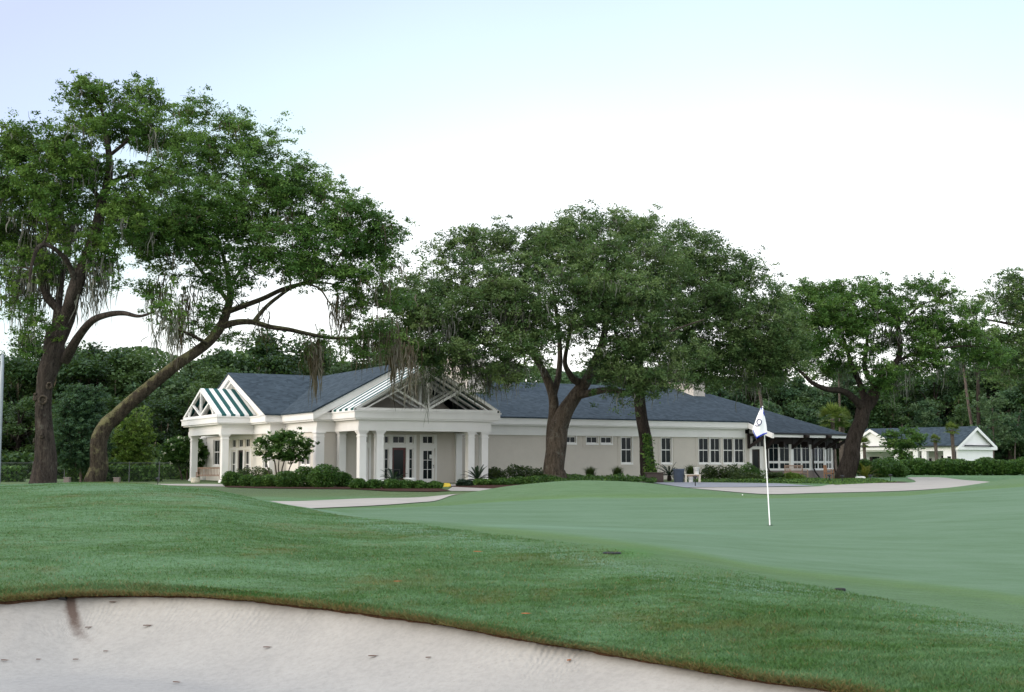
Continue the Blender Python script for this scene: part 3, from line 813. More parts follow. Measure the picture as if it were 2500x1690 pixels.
def unit(p0, du, nrm):
    p0, du, nrm = np.array(p0, float), np.array(du, float), np.array(nrm, float)
    return lambda s, z, d=0.0: L(*(p0 + du * s + nrm * d), z)
def ubox(mb, P, s0, s1, z0, z1, d0, d1):
    """box in a wall's own frame: along s, height z, depth d (outward)"""
    c = [P(s, z, d) for z in (z0, z1) for s, d in ((s0, d0), (s1, d0), (s1, d1), (s0, d1))]
    n = len(mb.v); mb.v += c
    mb.f += [tuple(n + i for i in k) for k in ((0,3,2,1),(4,5,6,7),(0,1,5,4),(1,2,6,5),(2,3,7,6),(3,0,4,7))]
def window(P, s0, s1, z0, z1, cols=2, rail=True, rows=0, name='window', casing=.07, glass='glass', d=-.06, mun=.026):
    mb = MB(); f = .055
    for a, b, c, e in ((s0, s0 + f, z0, z1), (s1 - f, s1, z0, z1), (s0 + f, s1 - f, z0, z0 + f), (s0 + f, s1 - f, z1 - f, z1)):
        ubox(mb, P, a, b, c, e, d - .06, d)
    for k in range(1, cols):
        x = lerp(s0 + f, s1 - f, k / cols); ubox(mb, P, x - mun/2, x + mun/2, z0 + f, z1 - f, d - .055, d - .012)
    if rail:
        z = (z0 + z1) / 2 + .02; ubox(mb, P, s0 + f, s1 - f, z - .03, z + .03, d - .058, d - .005)
    for k in range(1, rows):
        z = lerp(z0 + f, z1 - f, k / rows); ubox(mb, P, s0 + f, s1 - f, z - mun/2, z + mun/2, d - .052, d - .016)
    if casing:
        c = casing
        for a, b, e, g in ((s0 - c, s0 - .002, z0 - c, z1 + c * .6), (s1 + .002, s1 + c, z0 - c, z1 + c * .6), (s0 - .002, s1 + .002, z0 - c, z0 - .002)):
            ubox(mb, P, a, b, e, g, -.01, .028)
        ubox(mb, P, s0 - c * 1.3, s1 + c * 1.3, z0 - c - .06, z0 - c - .001, -.01, .055)
    w = mb.build(name, M['trim'], house)
    g = MB(); g.poly([P(s0 + .02, z0 + .02, d - .035), P(s1 - .02, z0 + .02, d - .035), P(s1 - .02, z1 - .02, d - .035), P(s0 + .02, z1 - .02, d - .035)])
    g.build('pane', M[glass], w)
    return w

# --- long wall
VW = -.5
PW = unit((PMU1 - .6, VW), (1, 0), (0, 1)); u_off = PMU1 - .6
longw = [(5.16, 5.97, 2.38, 2.82), (6.79, 7.66, 2.38, 2.82), (7.91, 8.79, 2.38, 2.82), (9.54, 10.4, 1.08, 2.82), (11.1, 11.96, 1.08, 2.82), (12.81, 13.65, 1.08, 2.82),
         (15.98, 16.86, 1.08, 2.82), (16.99, 17.85, 1.08, 2.82), (18.12, 19.0, 1.08, 2.82), (19.12, 19.98, 1.08, 2.82)]
for a, b, c, d_ in longw: window(PW, a - u_off, b - u_off, c, d_, 2, d_ - c > 1, casing=.05)
mb = MB()
wall_holes(mb, (u_off, VW), (1, 0), 20.45 - u_off, GR, ZFR + .3, [(a - u_off, b - u_off, c, d) for a, b, c, d in longw], .1, (0, 1))
for a, b in ((6.5, 9.05), (9.25, 12.2), (12.55, 13.92), (15.72, 20.15)):      # shallow raised panels around the windows
    z = 2.1 if b < 9.1 else .82
    ubox(mb, PW, a - u_off, b - u_off, z, z + .1, .0, .03)
    ubox(mb, PW, a - u_off, a - u_off + .1, z + .1, ZFR, .0, .02); ubox(mb, PW, b - u_off - .1, b - u_off, z + .1, ZFR, .0, .02)
# --- entry wall and its right hand return
VE = 1.8
EU0, EU1 = -12.7, -3.7
def eu(px): return on_v(px, 1100, VE)[0] - EU0
entry_holes = []
def eh(x0, x1, y0, y1):
    z1 = on_v(x0, y0, VE)[2]; z0 = on_v(x0, y1, VE)[2]
    h = (eu(x0), eu(x1), z0, z1); entry_holes.append(h); return h
H_tr = [eh(938, 949.5, 1064, 1083), eh(958, 989, 1064, 1083), eh(998, 1009, 1064, 1083), eh(1031, 1058, 1064, 1084), eh(886, 899, 1063, 1082)]
H_sl = [eh(938, 949.5, 1095, 1171), eh(998, 1009, 1095, 1171)]
H_door = eh(957, 991, 1093, 1177); H_door2 = eh(1028, 1062, 1095, 1177.5); H_door3 = eh(880, 901, 1093, 1176)
wall_holes(mb, (EU0, VE), (1, 0), EU1 - EU0, GR, ZFR + .3, entry_holes, .14, (0, 1))
mb.poly([L(EU1, VE, GR), L(EU1, VW, GR), L(EU1, VW, ZFR + .3), L(EU1, VE, ZFR + .3)])
mb.build('wall', M['wall'], house)
PE = unit((EU0, VE), (1, 0), (0, 1))
# white timber surrounds of the entrance
mb = MB()
def surround(x0, x1, y0, holes):
    a, b = eu(x0), eu(x1); z1 = on_v(x0, y0, VE)[2]
    xs = sorted({a, b} | {h[0] for h in holes} | {h[1] for h in holes}); zs = sorted({-.1, z1} | {h[2] for h in holes} | {h[3] for h in holes})
    for i in range(len(xs) - 1):
        for j in range(len(zs) - 1):
            cx_, cz_ = (xs[i] + xs[i+1]) / 2, (zs[j] + zs[j+1]) / 2
            if any(h[0] < cx_ < h[1] and h[2] < cz_ < h[3] for h in holes): continue
            ubox(mb, PE, xs[i], xs[i+1], zs[j], zs[j+1], .004, .045)
surround(930, 1016, 1061, H_tr[:3] + H_sl + [H_door])
surround(1024, 1066, 1061, [H_tr[3], H_door2]); surround(876, 905, 1061, [H_tr[4], H_door3])
mb.build('door_surround', M['trim'], house)
for h, c in zip(H_tr, (1, 2, 1, 2, 1)): window(PE, h[0], h[1], h[2], h[3], c, False, 0, casing=0, d=-.03)
for h in H_sl: window(PE, h[0], h[1], h[2], h[3], 1, False, 3, casing=0, d=-.03)
def glazed_door(h, cols, rows, mat, P, glass=True, handle=True, m=.17, gm='glass'):
    s0, s1, z0, z1 = h
    mb = MB(); zt, zb = z1 - .14, z0 + .2
    for a, b, c, e in ((s0, s0 + m, z0, z1), (s1 - m, s1, z0, z1), (s0 + m, s1 - m, z0, zb), (s0 + m, s1 - m, zt, z1)):
        ubox(mb, P, a, b, c, e, -.1, -.05)
    for k in range(1, cols):
        x = lerp(s0 + m, s1 - m, k / cols); ubox(mb, P, x - .014, x + .014, zb, zt, -.095, -.055)
    for k in range(1, rows):
        z = lerp(zb, zt, k / rows); ubox(mb, P, s0 + m, s1 - m, z - .014, z + .014, -.093, -.058)
    dr = mb.build('door', mat, house)
    g = MB(); g.poly([P(s0 + m - .01, zb - .01, -.075), P(s1 - m + .01, zb - .01, -.075), P(s1 - m + .01, zt + .01, -.075), P(s0 + m - .01, zt + .01, -.075)])
    g.build('pane', M[gm], dr)
    if handle:
        k = MB(); hx = s1 - m * .45; hz = (z0 + z1) / 2 - .1
        k.tube([P(hx, hz - .06, -.045), P(hx, hz - .05, .0), P(hx, hz + .05, .0), P(hx, hz + .06, -.045)], .012)
        ubox(k, P, hx - .03, hx + .03, hz + .07, hz + .12, -.05, -.03)
        k.build('handle', M['black'], dr)
    return dr
d1 = glazed_door(H_door, 1, 1, M['reddoor'], PE, m=.13); d1['label'] = 'dark red entrance door with dim glass'
d2 = glazed_door(H_door2, 2, 3, M['trim'], PE); d2['label'] = 'white glazed door with a paper notice'
mbn = MB(); hx = lerp(H_door2[0], H_door2[1], .66); ubox(mbn, PE, hx - .02, hx + .2, 1.35, 1.58, -.072, -.064)
mbn.build('notice', M['white_plastic'], d2)
d3 = glazed_door(H_door3, 1, 3, M['trim'], PE, handle=False); d3['label'] = 'white glazed door behind the porch columns'

# --- block side wall, gable wing wall
mb = MB()
PB = unit((-12.7, -3.6), (0, 1), (-1, 0))
blk = [(2.55, 3.35, .98, 2.6), (3.42, 4.22, .98, 2.6)]
wall_holes(mb, (-12.7, -3.6), (0, 1), 5.4, GR, ZFR + .3, blk, .1, (-1, 0))
mb.poly([L(-13.65, -3.6, GR), L(-12.7, -3.6, GR), L(-12.7, -3.6, ZFR + .3), L(-13.65, -3.6, ZFR + .3)])
PG = unit((-13.65, -18.2), (0, 1), (-1, 0))
gw = lambda v: v + 18.2
gab = [(gw(-5.0), gw(-4.0), .75, 2.7), (gw(-15.95), gw(-14.4), .95, 2.66)]
dg = []
for a, b in ((-11.66, -10.75), (-10.2, -9.25), (-8.75, -7.8)):
    dg.append((gw(a), gw(b), 2.08, 2.62))
dg += [(gw(-11.66), gw(-10.75), .1, 1.85), (gw(-10.25), gw(-9.2), -.2, 1.9), (gw(-8.75), gw(-7.8), .1, 1.85)]
wall_holes(mb, (-13.65, -18.2), (0, 1), 14.6, GR, ZFR + .3, gab + dg, .12, (-1, 0))
mb.build('wing_wall', M['cream'], house)
for h in blk: window(PB, *h)
for h in gab: window(PG, *h)
for h in dg[:3]: window(PG, *h, cols=2, rail=False, casing=0)
for h in (dg[3], dg[5]): window(PG, *h, cols=2, rail=True, casing=.05)
d4 = glazed_door(dg[4], 1, 1, M['brown'], PG, handle=False); d4['label'] = 'dark brown side door under the small porch'
mb = MB()
for a, b, c, e in ((-12.0, -7.45, 2.62, 2.8), (-12.0, -7.45, 1.92, 2.07)): ubox(mb, PG, gw(a), gw(b), c, e, .0, .03)
for a in (-12.0, -10.62, -9.12, -7.7): ubox(mb, PG, gw(a), gw(a) + .28, -.2, 1.92, .002, .026)
mb.build('door_surround', M['trim'], house)

# --- gables (triangular walls) and rake boards
RZ = 6.86
AV, AH = -10.8, 7.7                        # wing ridge line and half width
BU, BH = -7.65, 5.55                       # entrance gable ridge and half width
mb = MB()
mb.poly([L(-13.65, AV - AH + .6, ZFR + .3), L(-13.65, AV + AH - .6, ZFR + .3), L(-13.65, AV + .02, RZ - .1)])
mb.build('gable_wall', M['cream'], house)
mb = MB()
mb.poly([L(BU - BH + .6, VE - .1, ZFR + .3), L(BU + BH - .6, VE - .1, ZFR + .3), L(BU, VE - .1, RZ - .12)])
g2 = mb.build('gable_wall', M['wall'], house)
def rake(p, q, h, w, side, name='rake_board'):
    """sloping board hanging below the line p-q"""
    p, q = Vector(p), Vector(q); s = Vector(side)
    MB().slab([p, q, q + Vector((0, 0, -h)), p + Vector((0, 0, -h))], s * w).build(name, M['trim'], house)
for sg in (-1, 1):
    rake(L(-14.2, AV + sg * (AH + .02), ZF + .05), L(-14.2, AV, RZ + .03), .40, .12, L(1, 0, 0))
    rake(L(-14.06, AV + sg * (AH - .45), ZF - .1), L(-14.06, AV, RZ - .37), .22, .4, L(1, 0, 0), 'rake_moulding')
    rake(L(BU + sg * (BH + .02), 2.42, ZF + .05), L(BU, 2.42, RZ + .03), .42, .14, L(0, -1, 0))

# --- roofs
mb = MB()
T = (0, 0, .09)
def rp(*pts): mb.slab([L(*p) for p in pts], T)
rp((-14.26, AV + AH + .12, ZF + .04), (-7.0, AV + AH + .12, ZF + .04), (-7.0, AV, RZ), (-14.26, AV, RZ))
rp((-14.26, AV - AH - .12, ZF + .04), (-14.26, AV, RZ), (-7.0, AV, RZ), (-7.0, AV - AH - .12, ZF + .04))
mb.build('wing_roof', M['roof'], house)
mb = MB()
rp((BU - BH - .1, 2.48, ZF + .04), (BU, 2.48, RZ + .01), (BU, AV - 2, RZ + .01), (BU - BH - .1, AV - 2, ZF + .04))
rp((BU + BH + .1, 2.48, ZF + .04), (BU + BH + .1, AV - 2, ZF + .04), (BU, AV - 2, RZ + .01), (BU, 2.48, RZ + .01))
mb.build('entrance_roof', M['roof'], house)
# main roof and the many sided end
MV = -10.4
APEX = (22.69, MV, RZ + .02)
rc = [(20.7, 1.86)]
cw = np.array([14.0, 100.1])
def loc2(x, y):
    q = np.array([x, y, 0]) - ORG; return float(q @ UX), float(q @ VX)
RE = []
for ang, R in ((-70.3, 12.45), (-33, 12.6), (4, 13.3), (41, 13.2), (80, 13.0)):
    RE.append(loc2(cw[0] + R * math.cos(math.radians(ang)), cw[1] + R * math.sin(math.radians(ang))))
ZE = 3.1
mb = MB()
rp((PMU1 - .2, .06, ZF + .03), (20.0, .06, ZF + .03), APEX, (-6.5, MV, RZ + .02))
rp((20.0, .06, ZF + .03), (*RE[0], ZE), APEX)
for a, b in zip(RE[:-1], RE[1:]): rp((*a, ZE), (*b, ZE), APEX)
rp((-6.5, MV, RZ + .02), APEX, (22.0, MV - 10.5, ZF), (-6.5, MV - 10.5, ZF))
mb.build('main_roof', M['roof'], house)
mb = MB()
mb.slab([L(20.0, 0.0, ZFB), L(*RE[0], ZE - .3), L(*RE[0], ZE + .02), L(20.0, 0.0, ZF + .02)], L(-.12, -.05, 0))
for a, b in zip(RE[:-1], RE[1:]):
    a, b = np.array(a), np.array(b); t = (b - a) / np.linalg.norm(b - a); n = np.array([t[1], -t[0]])
    a2, b2 = a + n * .05, b + n * .05
    mb.slab([L(*a2, ZE - .22), L(*b2, ZE - .22), L(*b2, ZE - .02), L(*a2, ZE - .02)], L(*(n * .08), 0))
mb.build('eave_board', M['trim'], house)
mb = MB()
for a, b in zip(RE[:-1], RE[1:]): mb.beam(L(*a, ZE + .03), L(*b, ZE + .03), .14, .13)
mb.build('gutter', M['black'], house)
# curved window bay under the deep eave
mb = MB(); bw = MB()
dirs = [25, 38, 50.5, 62.5, 75, 88, 101]
pts = [np.array([18.05, 90.35])]
for dgr in dirs: pts.append(pts[-1] + 2.2 * np.array([math.cos(math.radians(dgr)), math.sin(math.radians(dgr))]))
bay_frames = []
for a, b in zip(pts[:-1], pts[1:]):
    a2, b2 = np.array(loc2(*a)), np.array(loc2(*b)); ln = np.linalg.norm(b2 - a2); t = (b2 - a2) / ln; n = np.array([-t[1], t[0]])
    if n @ np.array([0., 1.]) < 0 and n @ np.array([1., 0.]) < 0: n = -n
    P = unit(a2, t, n); bay_frames.append((P, ln))
    ubox(mb, P, 0, ln, .55, 3.35, -.3, -.13)
    ubox(mb, P, -.16, .16, .55, 3.3, -.13, .03)
    ubox(mb, P, .16, ln - .16, .55, .62, -.13, .02)
    ubox(bw, P, -.02, ln + .02, -.5, .548, -.3, .06)
mb.build('bay_wall', M['trim'], house)
bw.build('brick_base', M['brick'], house)
for P, ln in bay_frames[:5]:
    m = ln / 2
    for s0, s1 in ((.17, m - .02), (m + .02, ln - .17)):
        window(P, s0, s1, 1.16, 3.1, 2, False, 2, casing=0, glass='glass_blue', d=-.02, mun=.016)
        window(P, s0, s1, .64, 1.12, 2, False, 0, casing=0, glass='glass_blue', d=-.02, mun=.016)
# doorway in the corner between the long wall and the bay
c0 = np.array([20.45, VW]); c1 = np.array(loc2(*pts[0])); ln = np.linalg.norm(c1 - c0); t = (c1 - c0) / ln; PD = unit(c0, t, np.array([-t[1], t[0]]) * (1 if -t[1] * 0 + t[0] > 0 else -1))
mb = MB()
hd = (.18, .18 + ln * .45, -.1, 2.05); hs = (.18 + ln * .55, ln - .12, -.1, 2.0); ht = (.18, ln - .12, 2.2, 3.0)
wall_holes(mb, c0, t, ln, GR, 3.6, [hd, hs, ht], .12, np.array([-t[1], t[0]]))
mb.build('doorway_wall', M['trim'], house)
glazed_door(hd, 1, 1, M['brown'], PD, handle=False, m=.1)['label'] = 'dark brown door in the corner beside the window bay'
glazed_door(hs, 1, 3, M['trim'], PD, handle=False, m=.12)['label'] = 'narrow white glazed side panel'
window(PD, *ht, cols=3, rail=False, casing=0)
# dark soffit, knee brackets and downpipes of the deep eave
mb = MB()
for k, (a, b) in enumerate(zip(RE[:-1], RE[1:])):
    a2, b2 = np.array(a), np.array(b); c = np.array([APEX[0], APEX[1]])
    ai, bi = a2 + (c - a2) * .28, b2 + (c - b2) * .28
    mb.poly([L(*(a2 + (c - a2) * .02), ZE - .24), L(*(b2 + (c - b2) * .02), ZE - .24), L(*bi, ZE - .22), L(*ai, ZE - .22)])
mb.poly([L(20.0, -.6, ZFB - .12), L(20.0, 0.0, ZFB - .05), L(*RE[0], ZE - .32), L(*(np.array(RE[0]) + np.array([.5, -2.3])), ZE + .2), L(20.4, -2.0, ZFB)])
mb.build('soffit', M['brown'], house)
def bracket(p, out, zt):
    """knee bracket on a wall point, reaching outwards under the eave"""
    p, out = np.array(p), np.array(out) / np.linalg.norm(out)
    k = MB()
    k.beam(L(*p, zt - 1.0), L(*p, zt), .15, .15, up=L(*out, 0))
    k.beam(L(*(p + out * -.05), zt - .02), L(*(p + out * 1.5), zt - .12), .14, .2)
    k.beam(L(*p, zt - .9), L(*(p + out * 1.2), zt - .14), .14, .2)
    k.build('eave_bracket', M['brown'], house)
for P, ln in bay_frames:
    k = MB(); ubox(k, P, -.02, ln + .02, 2.42, 2.9, -.1, .12); ubox(k, P, ln / 2 - .05, ln / 2 + .05, 2.2, 2.6, .0, .6); k.build('eave_shade_beam', M['brown'], house)  # dark beam added in place of the bracket shade on the window tops
bracket((20.32, VW + .1), (.5, 1.0), 3.1)
for i, (P, ln) in enumerate(bay_frames[:6]):
    a = np.array(P(0, 0, .08)); b = np.array(P(0, 0, 1.08)); pu = (a[0], -a[1]); ou = (b[0] - a[0], -(b[1] - a[1]))
    bracket(pu, ou, ZE - .02)
def downpipe(P, s, out):
    k = MB(); k.tube([P(s, 2.85, out), P(s, 2.6, .12), P(s, .75, .12), P(s + .12, .45, .2), P(s + .25, .1, .42), P(s + .26, -.2, .44)], .06, 8)
    k.build('downpipe', M['brown'], house)
downpipe(bay_frames[0][0], .0, .3); downpipe(bay_frames[2][0], .0, .3); downpipe(bay_frames[4][0], .0, .3)

# --- chimneys
def chimney(u0, u1, v0, v1, z0, z1):
    k = MB(); Lb(k, (u0, v0, z0), (u1, v1, z1)); Lb(k, (u0 - .1, v0 - .1, z1), (u1 + .1, v1 + .1, z1 + .22)); Lb(k, (u0 + .12, v0 + .12, z1 + .22), (u1 - .12, v1 - .12, z1 + .3))
    k.build('chimney', M['wall'], house)
c1u, _, c1z = on_v(1143, 946, -6.6); chimney(c1u, c1u + 1.35, -10.4, -6.6, 4.9, 8.3)
c2u, _, c2z = on_v(1693, 967, -7.6); chimney(c2u, c2u + 1.1, -10.9, -7.6, 5.0, 7.4)

# --- columns and pilasters
def column(u, v, z0, w=.205, z1=ZFR):
    k = MB()
    Lb(k, (u - w, v - w, z0), (u + w, v + w, z1 - .16))
    Lb(k, (u - w - .07, v - w - .07, z0 - .1), (u + w + .07, v + w + .07, z0 + .2))
    Lb(k, (u - w - .03, v - w - .03, z0 + .2), (u + w + .03, v + w + .03, z0 + .26))
    Lb(k, (u - w - .035, v - w - .035, z1 - .34), (u + w + .035, v + w + .035, z1 - .28))
    Lb(k, (u - w - .04, v - w - .04, z1 - .16), (u + w + .04, v + w + .04, z1 - .09))
    Lb(k, (u - w - .09, v - w - .09, z1 - .09), (u + w + .09, v + w + .09, z1 - .003))
    k.build('column', M['trim'], house, bevel=.012)
PI = .75
column(-15.5, -6.98, -.2); column(-15.5, -14.02, -.2)
for u in (PMU0 + .72, PMU0 + 1.75, PMU1 - 1.6, PMU1 - .72): column(u, PMV - .72, -.05)
def pilaster(u, v, z0, w=.24):
    k = MB(); Lb(k, (u - w, v - w, z0), (u + w, v + w, ZFR - .1)); Lb(k, (u - w - .06, v - w - .06, ZFR - .1), (u + w + .06, v + w + .06, ZFR - .003)); Lb(k, (u - w - .03, v - w - .03, ZFR - .3), (u + w + .03, v + w + .03, ZFR - .25))
    k.build('pilaster', M['trim'], house)
pilaster(-12.62, 1.78, GR); pilaster(PMU0 + .72, 2.1, GR, .2); pilaster(EU1 - .1, VE - .02, GR, .2); pilaster(-13.6, -3.75, GR, .16); pilaster(-13.6, -18.0, GR, .3)

# --- porch ceilings and floors
mb = MB(); Lb(mb, (PMU0 + .45, VE + .002, ZFR + .06), (PMU1 - .45, PMV - .5, ZFR + .12)); mb.build('porch_ceiling', M['trim'], house); mb = MB(); Lb(mb, (-15.7, -14.25, ZFR + .06), (-13.66, -6.75, ZFR + .12))
mb.build('porch_ceiling', M['trim'], house)
mb = MB(); Lb(mb, (PMU0 - .1, VE - .05, -.4), (PMU1 + .1, PMV - .1, -.14)); mb.build('porch_floor', M['concrete'], house); mb = MB(); Lb(mb, (-16.6, -15.0, -.5), (-13.7, -6.0, -.29))
mb.build('porch_floor', M['concrete'], house)

# --- open trusses and striped canopies over the porches
def truss(A, B, apex, w, name='truss'):
    A, B, apex = Vector(A), Vector(B), Vector(apex); mid = (A + B) / 2
    k = MB(); ax = (B - A).normalized(); up = (0, 0, 1); s = Vector((0, 0, 1)).cross(ax)
    k.beam(A, B, w, w)
    k.beam(A + Vector((0, 0, .02)), apex, w * .98, w * 1.2, up=s); k.beam(B + Vector((0, 0, .02)), apex, w * .98, w * 1.2, up=s)
    k.beam(mid + Vector((0, 0, w / 2)), apex - Vector((0, 0, w * .5)), w * .9, w * .9, up=s)
    for E_ in (A, B):
        k.beam(mid + Vector((0, 0, w / 2)), (E_ * .5 + apex * .5), w * .8, w * .8, up=s)
        q = E_ * .72 + apex * .28
        if name == 'small': k.beam(Vector((q.x, q.y, A.z)), q, w * .75, w * .75, up=s)
        k.beam(Vector((q.x, q.y, A.z)), (E_ * .5 + apex * .5) , w * .6, w * .6, up=s) if name == 'small' else None
        k.beam(E_.lerp(mid, .14) + Vector((0, 0, .05)), apex.lerp(mid, .16), w * .5, w * .6, up=s) if name != 'small' else None
    return k.build('truss', M['trim'], house)
MA, MBp = (PMU0 + .12, 0), (PMU1 - .12, 0); mu = (MA[0] + MBp[0]) / 2; MZ = 6.5
for v in (PMV - .2, PMV - 1.3, PMV - 2.4): truss(L(MA[0], v, ZF + .16), L(MBp[0], v, ZF + .16), L(mu, v, MZ), .15)
LV0, LV1 = -14.6, -6.4; lm = (LV0 + LV1) / 2; LZ = 5.78
for u in (-16.05, -15.0): truss(L(u, LV0 + .1, ZF + .14), L(u, LV1 - .1, ZF + .14), L(u, lm, LZ - .06), .15, 'small')
mb = MB()
for e in (MA[0] - .12, MBp[0] + .12):
    mb.slab([L(e, PMV - .05, ZF + .17), L(mu, PMV - .05, MZ + .13), L(mu, 2.45, MZ + .13), L(e, 2.45, ZF + .17)], (0, 0, .02))
    mb.slab([L(e, PMV - .05, ZF + .19), L(e, 2.45, ZF + .19), L(e, 2.45, ZF + .07), L(e, PMV - .05, ZF + .07)], (-.015 if e < mu else .015, 0, 0))
M['canopy_main'] = canopy_mat('striped_canopy_main', 1, 40.12, .86, .5)
mb.build('canopy', M['canopy_main'], house)
mb = MB()
for e in (LV0, LV1):
    mb.slab([L(-16.12, e, ZF + .16), L(-16.12, lm, LZ + .06), L(-13.7, lm, LZ + .06), L(-13.7, e, ZF + .16)], (0, 0, .02))
    mb.slab([L(-16.12, e, ZF + .18), L(-13.9, e, ZF + .18), L(-13.9, e, ZF - .0), L(-16.12, e, ZF - .0)], (0, .015 if e < lm else -.015, 0))
M['canopy_side'] = canopy_mat('striped_canopy_side', 0, 16.12 - .24 - 0.0, .57, .5)
mb.build('canopy', M['canopy_side'], house)

# ------------------------------------------------------------------ vegetation builders
def leaf_quads(P, size, rng, flat=.5, wid=.5):
    """a bent diamond leaf spray at every point"""
    n = len(P)
    nrm = rng.normal(size=(n, 3)); nrm[:, 2] = np.abs(nrm[:, 2]) + flat
    nrm /= np.linalg.norm(nrm, axis=1)[:, None]
    t = rng.normal(size=(n, 3)); t -= nrm * (t * nrm).sum(1)[:, None]; t /= np.linalg.norm(t, axis=1)[:, None]
    b = np.cross(nrm, t)
    s = (size * rng.uniform(.5, 1.6, n))[:, None]
    V = np.empty((n, 4, 3))
    V[:, 0] = P - t * s * .5; V[:, 1] = P + b * s * wid * .5 + t * s * .05 - nrm * s * .08
    V[:, 2] = P + t * s * .5; V[:, 3] = P - b * s * wid * .5 + t * s * .05 - nrm * s * .08
    return V.reshape(-1, 3), np.arange(n * 4).reshape(n, 4)

class Tubes:
    """vectorised collection of tapered tubes for one mesh"""
    def __init__(s): s.V, s.F, s.n = [], [], 0
    def add(s, pts, rad, seg=6):
        pts = np.asarray(pts, float); rad = np.asarray(rad, float); m = len(pts)
        d = np.gradient(pts, axis=0); d /= np.linalg.norm(d, axis=1)[:, None] + 1e-9
        ref = np.array([.31, .87, .18]); a = np.cross(d, ref); la = np.linalg.norm(a, axis=1)[:, None]
        a = np.where(la < .1, np.cross(d, [1., 0, 0]), a); a /= np.linalg.norm(a, axis=1)[:, None] + 1e-9
        b = np.cross(d, a); th = np.arange(seg) * 2 * np.pi / seg
        R = pts[:, None, :] + rad[:, None, None] * (a[:, None] * np.cos(th)[None, :, None] + b[:, None] * np.sin(th)[None, :, None])
        s.V.append(R.reshape(-1, 3))
        i, k = np.meshgrid(np.arange(m - 1), np.arange(seg), indexing='ij'); k2 = (k + 1) % seg
        s.F.append((np.stack([i*seg + k, i*seg + k2, (i+1)*seg + k2, (i+1)*seg + k], -1).reshape(-1, 4)) + s.n)
        s.n += m * seg
    def lumpy(s, pts, rad, seg, rng, amp=.12):
        """thick trunk or limb with ridges and swellings"""
        k0 = len(s.V); s.add(pts, rad, seg); R = s.V[k0].reshape(len(pts), seg, 3); c = R.mean(1, keepdims=True)
        ph = rng.uniform(0, 6.28, 6); th = np.arange(seg) * 2 * np.pi / seg; q = np.arange(len(pts))
        f = 1 + amp * (np.sin(3*th[None] + ph[0] + .05*q[:, None]) * .6 + np.sin(5*th[None] + ph[1] - .07*q[:, None]) * .6 + np.sin(2*th[None] + ph[2] + .11*q[:, None]) * .4) + rng.normal(size=(len(pts), seg)) * amp * .12
        s.V[k0] = (c + (R - c) * f[..., None]).reshape(-1, 3)
    def build(s, name, mat, parent=None, smooth=True):
        return mesh_np(name, np.concatenate(s.V), [np.concatenate(s.F)], mat, parent, smooth)

def smooth_path(pts, n=8):
    P = np.asarray(pts, float); out = []
    for i in range(len(P) - 1):
        a, b, c, d = P[max(i-1, 0)], P[i], P[i+1], P[min(i+2, len(P)-1)]
        for k in range(n):
            t = k / n
            out.append(.5 * ((2*b) + (c-a)*t + (2*a-5*b+4*c-d)*t*t + (3*b-3*c+d-a)*t**3))
    out.append(P[-1]); return np.array(out)

def moss_strands(P, length, rng, width=.05):
    """wavy tapering hanging strips below every point"""
    n = len(P); m = 5
    ln = length * rng.uniform(.35, 1.3, n); w = width * rng.uniform(.5, 1.5, n); ang = rng.uniform(0, np.pi, n)
    ax = np.stack([np.cos(ang), np.sin(ang), np.zeros(n)], 1)
    V = np.empty((n, m, 2, 3)); wob = rng.normal(size=(n, 2)) * .12; ph = rng.uniform(0, 6.28, n)
    for i in range(m):
        t = i / (m - 1); c = P.copy(); c[:, 2] -= ln * t
        c[:, 0] += wob[:, 0] * t + np.sin(ph + t * 7) * .045; c[:, 1] += wob[:, 1] * t
        ww = (w * (1 - t) ** .8 * (1 + .5 * np.sin(ph * 3 + t * 9)) + .008)[:, None]
        V[:, i, 0] = c - ax * ww * .5; V[:, i, 1] = c + ax * ww * .5
    base = (np.arange(n) * m * 2)[:, None]
    F = np.concatenate([base + np.array([[i*2, i*2+1, i*2+3, i*2+2]]) for i in range(m - 1)])
    return V.reshape(-1, 3), F

